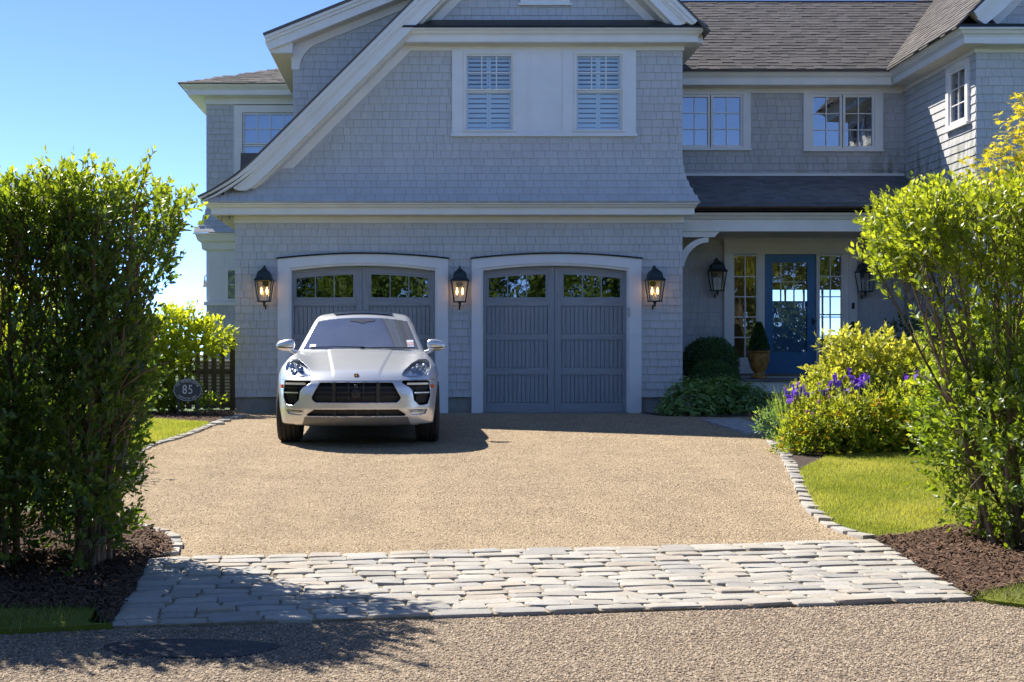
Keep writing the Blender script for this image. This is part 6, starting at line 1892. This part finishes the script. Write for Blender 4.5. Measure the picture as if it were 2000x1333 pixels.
# generic bush: cloud of twigs on lobes ---------------------------------------
def bush(name, label, cat, lobes, ntwig, mat, leaf, wid, base, pairs=3, twl=(.08, .18), tipk=.5, stem_mat='stem_dark', group=None, up=.5, rich=False, nstem=7, spread=.75):
    r = empty(name, base); tag(r, label, cat, group)
    w = np.array([l[3] * l[4] * l[5] for l in lobes]); w = w / w.sum()
    ids = rng.choice(len(lobes), ntwig, p=w); Lb = np.array(lobes)[ids]
    d = unit(rng.normal(size=(ntwig, 3)) + np.array([0, 0, .35])); rr = rng.uniform(.55, 1.0, ntwig)[:, None] ** .5
    B = Lb[:, :3] + d * Lb[:, 3:6] * rr * (1 + .30 * np.sin(d[:, :1] * 9 + Lb[:, :1] * 5) * np.cos(d[:, 2:] * 7 + d[:, 1:2] * 4))
    B[:, 2] = np.maximum(B[:, 2], _gz(B[:, 1]) + .03)
    D = unit(d * .8 + np.array([0, 0, up]) + rng.normal(0, .35, B.shape))
    zt_ = B[:, 2]; tipf = np.clip((zt_ - zt_.min()) / (np.ptp(zt_) + 1e-6) * tipk + rng.beta(1.2, 3, ntwig) * .6, 0, 1)
    P, dd, nn, L, W, tp = twigs(B, D, rng.uniform(*twl, ntwig), pairs, leaf, wid, tipf, spread)
    leaves('foliage', P - np.array(base), dd, nn, L, W, tp, mat, r, rich)
    for k in range(nstem):
        l = random.choice(lobes); q = MB()
        a = Vector((base[0] + random.uniform(-.1, .1), base[1] + random.uniform(-.08, .08), gz(base[1]) - .03)); b = Vector(l[:3]) + Vector((random.uniform(-.5, .5) * l[3], random.uniform(-.5, .5) * l[4], random.uniform(0, .7) * l[5]))
        m = (a + b) / 2 + Vector((random.uniform(-.08, .08), random.uniform(-.08, .08), .05))
        q.tube([a, m, b], [.014, .010, .004], 5); q.build('stem', M[stem_mat], r, smooth=True)
    return r
M['shrub'] = leafy('backlit_shrub_leaf', ((.09, .155, .022), (.16, .235, .035)), ((.34, .40, .035), (.52, .52, .06)), .55, .4, (2.3, 2.2, .8))
s0 = at(330, 690, 19.9)
bush('garden_shrub', 'bright yellow green backlit shrub behind the house number sign', 'shrub',
     [(at(300, 690, 19.9).x, s0.y, .85, .55, .30, .65), (at(350, 650, 19.9).x, s0.y, 1.2, .50, .30, .42), (at(405, 650, 19.9).x, s0.y, 1.2, .34, .26, .24), (at(385, 790, 19.9).x, s0.y, .12, .35, .2, .16), (at(260, 720, 19.9).x, s0.y, .6, .6, .3, .75)],
     1500, M['shrub'], .10, .045, (at(340, 800, 19.9).x, s0.y, gz(s0.y)), 3, (.10, .22), .8, rich=True, nstem=12)
# shrubs and small trees behind the left hedge
for i, (u, v, d, rx, rz_, lab) in enumerate(((-40, 660, 12.5, .9, .9, 'sunlit green shrub seen through the left hedge near the frame edge'), (40, 730, 13.6, .6, .7, 'sunlit green shrub seen through the stems of the left hedge'), (-90, 760, 15.5, 1.4, 1.3, 'far sunlit shrub behind the left hedge'))):
    c = at(u, v, d)
    bush('background_shrub', lab, 'shrub', [(c.x, c.y, max(.5, c.z - .3), rx, .7, rz_), (c.x + .4, c.y, .4, rx * .8, .6, .55), (c.x - .5, c.y + .2, .7, rx * .7, .6, .7)], 1100, M['shrub'], .10, .05, (c.x, c.y, gz(c.y)), 3, (.12, .25), .7, group='shrubs behind the left hedge')

# clipped box balls
M['box'] = leafy('boxwood_leaf', ((.035, .085, .03), (.065, .14, .045)), ((.09, .18, .05), (.13, .23, .06)), .3, .35)
def box_ball(name, label, c, r3, n, leaf=.034):
    base = (c[0], c[1], gz(c[1]))
    r = empty(name, base); tag(r, label, 'shrub', 'clipped shrubs by the porch')
    d = unit(rng.normal(size=(n, 3))); lump = 1 + .035 * np.sin(d[:, 0] * 8 + c[0]) * np.sin(d[:, 2] * 9) + .02 * np.sin(d[:, 1] * 15)
    P = np.array(c) + d * np.array(r3) * (lump * rng.uniform(.86, 1.05, n))[:, None]
    k = P[:, 2] > gz(c[1]) + .01; P, d = P[k], d[k]; n = len(P)
    dd = unit(d + rng.normal(0, .6, (n, 3)) + np.array([0, 0, .3])); nn = unit(d + rng.normal(0, .5, (n, 3)))
    leaves('foliage', P - np.array(base), dd, nn, leaf * rng.uniform(.8, 1.3, n), leaf * .6, rng.beta(1.2, 3, n), M['box'], r, False)
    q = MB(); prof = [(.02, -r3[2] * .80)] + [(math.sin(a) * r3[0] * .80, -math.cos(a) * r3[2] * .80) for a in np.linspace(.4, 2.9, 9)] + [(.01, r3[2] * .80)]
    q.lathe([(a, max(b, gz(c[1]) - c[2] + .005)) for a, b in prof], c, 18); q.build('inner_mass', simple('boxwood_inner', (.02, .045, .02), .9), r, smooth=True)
    q = MB(); q.tube([(c[0], c[1], gz(c[1]) - .03), (c[0], c[1], c[2])], .02, 6); q.build('trunk', M['stem_dark'], r)
    return r
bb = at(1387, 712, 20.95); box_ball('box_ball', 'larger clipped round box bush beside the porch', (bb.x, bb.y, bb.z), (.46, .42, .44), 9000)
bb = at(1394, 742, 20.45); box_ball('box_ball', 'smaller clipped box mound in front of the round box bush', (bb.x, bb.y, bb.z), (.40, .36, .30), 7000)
# cone topiaries in the urns
def cone_topiary(x, label):
    z0, h, rad = .546 + .45, .50, .175
    r = empty('cone_topiary', (x, UY, z0)); tag(r, label, 'topiary', 'topiaries in the porch urns')
    n = 3200; t_ = rng.uniform(0, 1, n) ** .8; a = rng.uniform(0, 6.28, n); rr = rad * (1 - t_) ** .75 * rng.uniform(.75, 1.05, n) + .012
    P = np.c_[rr * np.cos(a), rr * np.sin(a), .02 + h * t_ ** 1.0]; d = unit(np.c_[np.cos(a), np.sin(a), np.full(n, .7)] + rng.normal(0, .5, (n, 3)))
    leaves('foliage', P, d, unit(rng.normal(size=(n, 3))), .035 * rng.uniform(.7, 1.3, n), .014, rng.beta(1, 4, n), M['box'], r, False)
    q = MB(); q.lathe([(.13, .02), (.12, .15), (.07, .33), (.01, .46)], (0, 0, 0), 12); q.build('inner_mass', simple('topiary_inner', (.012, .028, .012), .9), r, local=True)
    q = MB(); q.tube([(0, 0, -.02), (0, 0, .25)], .015, 6); q.build('trunk', M['stem_dark'], r, local=True)
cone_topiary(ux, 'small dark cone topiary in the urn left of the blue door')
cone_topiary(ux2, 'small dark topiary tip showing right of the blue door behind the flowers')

# lady's mantle mounds
M['mantle'] = leafy('mantle_leaf', ((.14, .24, .11), (.23, .35, .16)), ((.30, .40, .13), (.40, .48, .15)), .35, .55)
def mound(label, c, rx, ry, h, n, leaf=.07):
    base = (c[0], c[1], gz(c[1])); r = empty('leafy_mound', base); tag(r, label, 'plant', 'low leafy mounds by the garage corner')
    d = unit(rng.normal(size=(n, 3))); d[:, 2] = np.abs(d[:, 2])
    lump = 1 + .16 * np.sin(d[:, 0] * 7 + c[0] * 5) * np.cos(d[:, 1] * 6 + d[:, 2] * 5)
    P = d * np.array([rx, ry, h]) * (lump * rng.uniform(.6, 1.0, n) ** .5)[:, None]
    for k in range(3):
        pass
    n_ = unit(d * .6 + np.array([0, 0, .9]) + rng.normal(0, .35, (n, 3))); dd = unit(np.cross(n_, rng.normal(size=(n, 3))))
    P3 = np.repeat(P, 3, 0); N3 = np.repeat(n_, 3, 0); D3 = np.repeat(dd, 3, 0); S3 = np.cross(N3, D3)
    a = np.tile(np.array([-.9, 0, .9]), n)[:, None] + rng.normal(0, .15, (n * 3, 1))
    D3 = D3 * np.cos(a) + S3 * np.sin(a)
    leaves('foliage', P3, D3, N3, leaf * rng.uniform(.55, .9, n * 3), leaf * .75, np.repeat(rng.beta(1.2, 3, n), 3), M['mantle'], r, False)
    m = n // 3   # frothy flower sprays above
    d = unit(rng.normal(size=(m, 3))); d[:, 2] = np.abs(d[:, 2]) + .3
    P = unit(d) * np.array([rx, ry, h]) * rng.uniform(1.0, 1.14, (m, 1))
    leaves('flower_spray', P, unit(rng.normal(size=(m, 3)) + np.array([0, 0, .8])), unit(rng.normal(size=(m, 3))), .022, .014, rng.uniform(.6, 1, m), M['mantle'], r, False)['kind'] = 'stuff'
g1 = at(1348, 800, 19.6); g2 = at(1410, 795, 19.9); g3 = at(1462, 790, 19.8)
mound('frilly blue green leafy mound at the corner of the garage', (g1.x, g1.y), .52, .42, .56, 1000)
mound('frilly leafy mound in the middle below the box bushes', (g2.x, g2.y), .52, .42, .60, 1000)
mound('frilly leafy mound nearest the porch steps', (g3.x, g3.y), .46, .38, .50, 800)

# ------------------------------------------------------------------ flower bed
M['rose'] = leafy('lime_shrub_leaf', ((.10, .16, .03), (.19, .25, .045)), ((.42, .43, .08), (.58, .54, .13)), .5, .45, (1.9, 1.8, .8))
M['lime'] = leafy('lime_perennial_leaf', ((.08, .15, .02), (.17, .25, .03)), ((.36, .40, .04), (.50, .48, .07)), .5, .5, (1.9, 1.8, .8))
M['dark_leaf'] = leafy('dark_shrub_leaf', ((.02, .045, .015), (.04, .075, .022)), ((.06, .10, .03), (.09, .14, .04)), .3, .4)
M['yellow'] = leafy('yellow_petal', ((.75, .45, .01), (.80, .55, .02)), ((.85, .60, .03), (.85, .62, .05)), .35, .6, (1.1, 1.0, .7))
M['iris'] = leafy('iris_petal', ((.14, .05, .44), (.20, .08, .58)), ((.24, .10, .62), (.32, .15, .70)), .4, .6, (1.3, 1.1, 1.3))
M['chive'] = leafy('chive_petal', ((.42, .18, .32), (.52, .26, .42)), ((.55, .3, .45), (.6, .35, .5)), .3, .7, (1, 1, 1))
M['bud'] = simple('rose_bud', (.42, .26, .16), .7)
def c3(u, v, d): p = at(u, v, d); return (p.x, p.y, p.z)
def gb(u, d): return ((u - U0) * d / FPX, d - CAM_D, gz(d - CAM_D))
rb = bush('flowering_shrub', 'tall lime leaved budding shrub at the back of the flower bed', 'shrub',
          [c3(1660, 705, 14.2) + (.30, .3, .30), c3(1720, 740, 14.2) + (.55, .4, .42), c3(1660, 765, 14.1) + (.42, .35, .30), c3(1780, 745, 14.3) + (.40, .35, .35), c3(1625, 745, 14.2) + (.24, .3, .16), c3(1588, 772, 14.2) + (.22, .3, .14), c3(1700, 820, 14.2) + (.7, .4, .4)],
          1050, M['rose'], .085, .042, gb(1690, 14.2), 3, (.08, .18), .75, nstem=12, rich=True)
for k in range(26):
    p = c3(random.uniform(1610, 1790), random.uniform(700, 770), 13.9 + random.uniform(-.1, .2)); q = MB(); q.lathe([(.001, -.012), (.012, -.004), (.013, .006), (.001, .016)], p, 8); q.build('bud', M['bud'], rb, smooth=True)
def yellow_plant(label, c, rx, ry, h, n, nf):
    r = empty('yellow_flower_clump', c); tag(r, label, 'flowers', 'yellow flowered clumps in the bed')
    d = unit(rng.normal(size=(n, 3))); d[:, 2] = np.abs(d[:, 2]) * 1.1
    B = d * np.array([rx, ry, h]) * rng.uniform(.5, 1.0, (n, 1)) ** .5 * (1 + .28 * np.sin(d[:, :1] * 8 + c[0] * 7) * np.cos(d[:, 1:2] * 7 + d[:, 2:] * 5))
    tipf = np.clip(B[:, 2] / h * .55 + rng.beta(1.2, 3, n) * .55, 0, 1)
    P, dd, nn, L, W, tp = twigs(B, unit(d * .5 + np.array([0, 0, .8]) + rng.normal(0, .4, (n, 3))), rng.uniform(.05, .12, n), 2, .055, .028, tipf)
    leaves('foliage', P, dd, nn, L, W, tp, M['lime'], r, False)
    d = unit(rng.normal(size=(nf, 3)) * np.array([1, 1, .6]) + np.array([0, -.3, .8]))
    for k in range(nf):
        p = d[k] * np.array([rx, ry, h]) * random.uniform(.95, 1.12); ff = MB()
        p = np.array((p[0], p[1], max(p[2], .06)))
        nb = 5; nx = unit(np.array([random.gauss(0, .5), random.gauss(-.3, .5), 1.0])); sx = unit(np.cross(nx, [1, 0, .1])); sy = np.cross(nx, sx)
        rr = random.uniform(.014, .022)
        for j in range(nb):
            a = j * 2 * math.pi / nb; e = sx * math.cos(a) + sy * math.sin(a); g = np.cross(nx, e)
            ff.add([tuple(p), tuple(p + e * rr + g * rr * .6), tuple(p + e * rr * 1.6 + nx * rr * .3), tuple(p + e * rr - g * rr * .6)], [(0, 1, 2, 3)])
        o = ff.build('flower', M['yellow'], r, local=True)
    return r
yl = [((1578, 13.35), .32, .3, .42, 'yellow flower clump at the left front corner of the bed by the gravel'), ((1626, 13.2), .38, .35, .50, 'yellow flower clump second from the gravel edge'), ((1685, 13.2), .42, .35, .60, 'yellow flower clump in the middle front of the bed'),
      ((1735, 13.25), .45, .35, .66, 'yellow flower clump right of the middle of the bed'), ((1800, 13.3), .45, .35, .66, 'yellow flower clump at the right of the bed behind the hedge stems'), ((1640, 13.75), .5, .3, .72, 'taller yellow flower clump behind the front row'), ((1750, 13.8), .5, .3, .76, 'taller yellow flower clump at the back right of the bed'), ((1600, 13.7), .32, .3, .58, 'taller yellow flower clump below the irises at the left')]
for (u, d), rx, ry, h, lab in yl:
    yellow_plant(lab, gb(u, d), rx, ry, h, 430, 60)
M['blade'] = leafy('iris_blade', ((.10, .17, .04), (.17, .24, .06)), ((.24, .30, .07), (.30, .34, .1)), .4, .5)
def iris_flower(p, s=1.0):
    mb = MB(); p = np.array(p)
    def petal(dirh, up, L, W, droop):
        n = 4; prev = None; vs_ = []
        side = np.array([-dirh[1], dirh[0], 0])
        for i in range(n + 1):
            t_ = i / n; w = W * math.sin(math.pi * (.15 + .85 * t_) * .95) * .5 + .003
            c = p + dirh * L * t_ + np.array([0, 0, up * math.sin(t_ * math.pi * .5) * L - droop * t_ * t_ * L])
            vs_ += [tuple(c + side * w + np.array([0, 0, .12 * w])), tuple(c - side * w + np.array([0, 0, .12 * w]))]
        mb.add(vs_, [(2 * i, 2 * i + 1, 2 * i + 3, 2 * i + 2) for i in range(n)])
    a0 = random.uniform(0, 6)
    for k in range(3):
        a = a0 + k * 2.094; petal(np.array([math.cos(a), math.sin(a), 0]), .35, .075 * s, .055 * s, .95)
        a += 1.047; petal(np.array([math.cos(a), math.sin(a), 0]) * .45, 1.25, .07 * s, .045 * s, .1)
    return mb
def iris_clump(label, c, flowers, h, nbl=60, rx=.16):
    r = empty('iris_clump', c); tag(r, label, 'irises', 'purple iris clumps')
    a = rng.uniform(0, 6.28, nbl); rad = np.sqrt(rng.uniform(0, 1, nbl)) * rx
    P = np.c_[rad * np.cos(a), rad * np.sin(a) * .7, np.zeros(nbl)]; d = unit(np.c_[np.cos(a) * .22, np.sin(a) * .22, np.ones(nbl)] + rng.normal(0, .06, (nbl, 3)))
    leaves('leaf_blades', P, d, unit(rng.normal(size=(nbl, 3)) * np.array([1, 1, 0])), h * rng.uniform(.65, 1.0, nbl), .012, rng.uniform(0, .8, nbl), M['blade'], r, True)
    for f in flowers:
        q = MB(); p = Vector(f); q.tube([Vector(c) + Vector((random.uniform(-.06, .06), random.uniform(-.04, .04), 0)), (Vector(c) + p) / 2 + Vector((0, 0, .06)), p], .004, 5); st_ = q.build('flower_stem', M['blade'], r)
        iris_flower(f, 1.15).build('flower', M['iris'], st_)
dI = 13.55
iris_clump('purple irises at the left end of the bed by the gravel', gb(1560, dI), [c3(*p, dI + random.uniform(-.12, .12)) for p in ((1536, 773), (1551, 767), (1548, 780), (1557, 762), (1564, 772), (1571, 768))], .85)
iris_clump('purple irises left of the middle of the bed', gb(1612, dI), [c3(*p, dI + random.uniform(-.1, .1)) for p in ((1601, 764), (1622, 760), (1630, 749), (1634, 745), (1647, 775))], .85)
iris_clump('dense purple irises in the middle of the bed', gb(1680, dI), [c3(*p, dI + random.uniform(-.12, .12)) for p in ((1659, 735), (1664, 760), (1672, 756), (1678, 752), (1684, 748), (1690, 745), (1695, 750), (1670, 764), (1682, 760), (1688, 755))], .9, 80)
iris_clump('purple irises at the right of the bed beside the hedge', gb(1790, dI), [c3(*p, dI + random.uniform(-.12, .12)) for p in ((1770, 750), (1766, 746), (1795, 733), (1800, 738), (1808, 735), (1815, 738), (1792, 740), (1824, 735))], .9, 60)
def chive_clump(label, c, fl):
    r = empty('chive_clump', c); tag(r, label, 'chives', 'pink chive clumps')
    for f in fl:
        q = MB(); q.tube([Vector(c) + Vector((random.uniform(-.05, .05), 0, 0)), Vector(f)], .0025, 4); s_ = q.build('flower_stem', M['blade'], r)
        n = 60; d = unit(rng.normal(size=(n, 3))); o = leaves('flower_head', np.array(f) + d * .004, d, unit(rng.normal(size=(n, 3))), .020, .008, rng.uniform(0, 1, n), M['chive'], s_, False)
dC = 13.1
chive_clump('pink round chive flowers at the left of the bed', gb(1595, dC), [c3(*p, dC) for p in ((1599, 785), (1576, 804), (1586, 808), (1602, 809), (1596, 830), (1624, 845))])
chive_clump('pink round chive flowers below the middle irises', gb(1660, dC), [c3(*p, dC) for p in ((1620, 775), (1678, 780), (1717, 790), (1678, 813), (1708, 805))])
bush('dark_shrub', 'dark shaded shrub by the porch wall behind the flower bed', 'shrub', [c3(1800, 690, 18.5) + (.55, .4, .5), c3(1850, 720, 18.4) + (.7, .4, .5), c3(1770, 740, 18.3) + (.5, .4, .4)], 700, M['dark_leaf'], .07, .035, gb(1815, 18.4), 3, nstem=5)
bush('dark_shrub', 'low dark ferny plant at the left foot of the flower bed', 'plant', [c3(1528, 825, 15.2) + (.22, .25, .22), c3(1515, 840, 15.0) + (.2, .2, .14)], 260, M['mantle'], .06, .02, gb(1522, 15.1), 3, nstem=4)
bush('border_shrub', 'green shrub behind the right hedge at the frame edge', 'shrub', [c3(1880, 820, 12.6) + (.5, .4, .6), c3(1960, 760, 12.8) + (.6, .5, .8), c3(2050, 760, 12.8) + (.7, .5, .9)], 1000, M['shrub'], .09, .045, gb(1950, 12.7), 3, nstem=8, group=None)

# golden maple by the wing
M['maple'] = leafy('golden_maple_leaf', ((.20, .25, .025), (.30, .33, .035)), ((.44, .42, .04), (.56, .50, .06)), .5, .45, (1.7, 1.5, .7))
def maple(label, base, lobes, n):
    r = empty('maple_tree', base); tag(r, label, 'tree')
    top = Vector((base[0], base[1], 2.6))
    tk = MB(); tk.tube([Vector(base) - Vector((0, 0, .05)), Vector(base) + Vector((.05, 0, 1.1)), top], [.07, .055, .035], 8); tk.build('trunk', M['stem_dark'], r, smooth=True)
    for l in lobes:
        q = MB(); e = Vector(l[:3]); a = Vector((base[0] + .04, base[1], 1.6)); q.tube([a, (a + e) / 2 + Vector((0, 0, .15)), e], [.028, .018, .007], 5); q.build('branch', M['stem_dark'], r, smooth=True)
    w = np.array([l[3] * l[4] * l[5] for l in lobes]); ids = rng.choice(len(lobes), n, p=w / w.sum()); Lb = np.array(lobes)[ids]
    d = unit(rng.normal(size=(n, 3))); P = Lb[:, :3] + d * Lb[:, 3:6] * rng.uniform(.3, 1.0, (n, 1)) ** .6 * (1 + .25 * np.sin(d[:, :1] * 7 + Lb[:, :1] * 9))
    n_ = unit(rng.normal(0, .45, (n, 3)) + np.array([0, 0, 1])); dd = unit(np.cross(n_, rng.normal(size=(n, 3))))
    P5 = np.repeat(P, 5, 0); N5 = np.repeat(n_, 5, 0); D5 = np.repeat(dd, 5, 0); S5 = np.cross(N5, D5)
    a = np.tile(np.array([-1.7, -.8, 0, .8, 1.7]), n)[:, None]
    leaves('crown', P5 - np.array(base), D5 * np.cos(a) + S5 * np.sin(a) - N5 * .15, N5, .062 * np.tile([.7, .9, 1.1, .9, .7], n), .022, np.repeat(np.clip((P[:, 2] - 2.2) / 1.6 + rng.normal(0, .25, n), 0, 1), 5), M['maple'], r, False)
mp = 15.2
maple('golden leaved maple tree behind the right hedge against the wing', gb(2010, mp), [c3(1985, 300, mp) + (.42, .5, .35), c3(1945, 330, mp) + (.42, .5, .28), c3(2040, 270, mp) + (.6, .6, .55), c3(1915, 372, mp) + (.42, .5, .20), c3(1975, 400, mp) + (.6, .6, .35), c3(2010, 215, mp) + (.28, .4, .28), c3(1880, 400, mp) + (.30, .4, .16), c3(2060, 400, mp) + (.7, .6, .5)], 1900)

# ------------------------------------------------------------------ the wood across the road, behind the viewer (seen in the window glass)
def wood():
    n = 34000
    k = rng.integers(0, 34, n); cx_ = -34 + k * 2.1 + np.sin(k * 3.7) * .8; hgt = 6.6 + 2.2 * np.abs(np.sin(k * 2.3)) + 1.2 * np.sin(k * 1.1); cy_ = -33 - 2.0 * np.abs(np.sin(k * 1.9))
    d = unit(rng.normal(size=(n, 3))); z = rng.uniform(0.0, 1, n)
    rad = 1.9 * np.sin(np.pi * np.clip(.15 + .8 * z, 0, 1)) ** .5
    P = np.c_[cx_ + d[:, 0] * rad, cy_ + d[:, 1] * rad, -.4 + z * hgt]
    o = leaves('tree_line', P, unit(d + rng.normal(0, .5, (n, 3))), unit(rng.normal(size=(n, 3))), .62, .42, rng.beta(1.3, 2.5, n), M['wood_leaf'], None, False)
    tag(o, 'mass of green trees across the road reflected in the garage windows', 'trees', kind='stuff')
M['wood_leaf'] = leafy('wood_leaf', ((.05, .10, .02), (.10, .16, .03)), ((.16, .23, .035), (.24, .28, .05)), .3, .6)
wood()
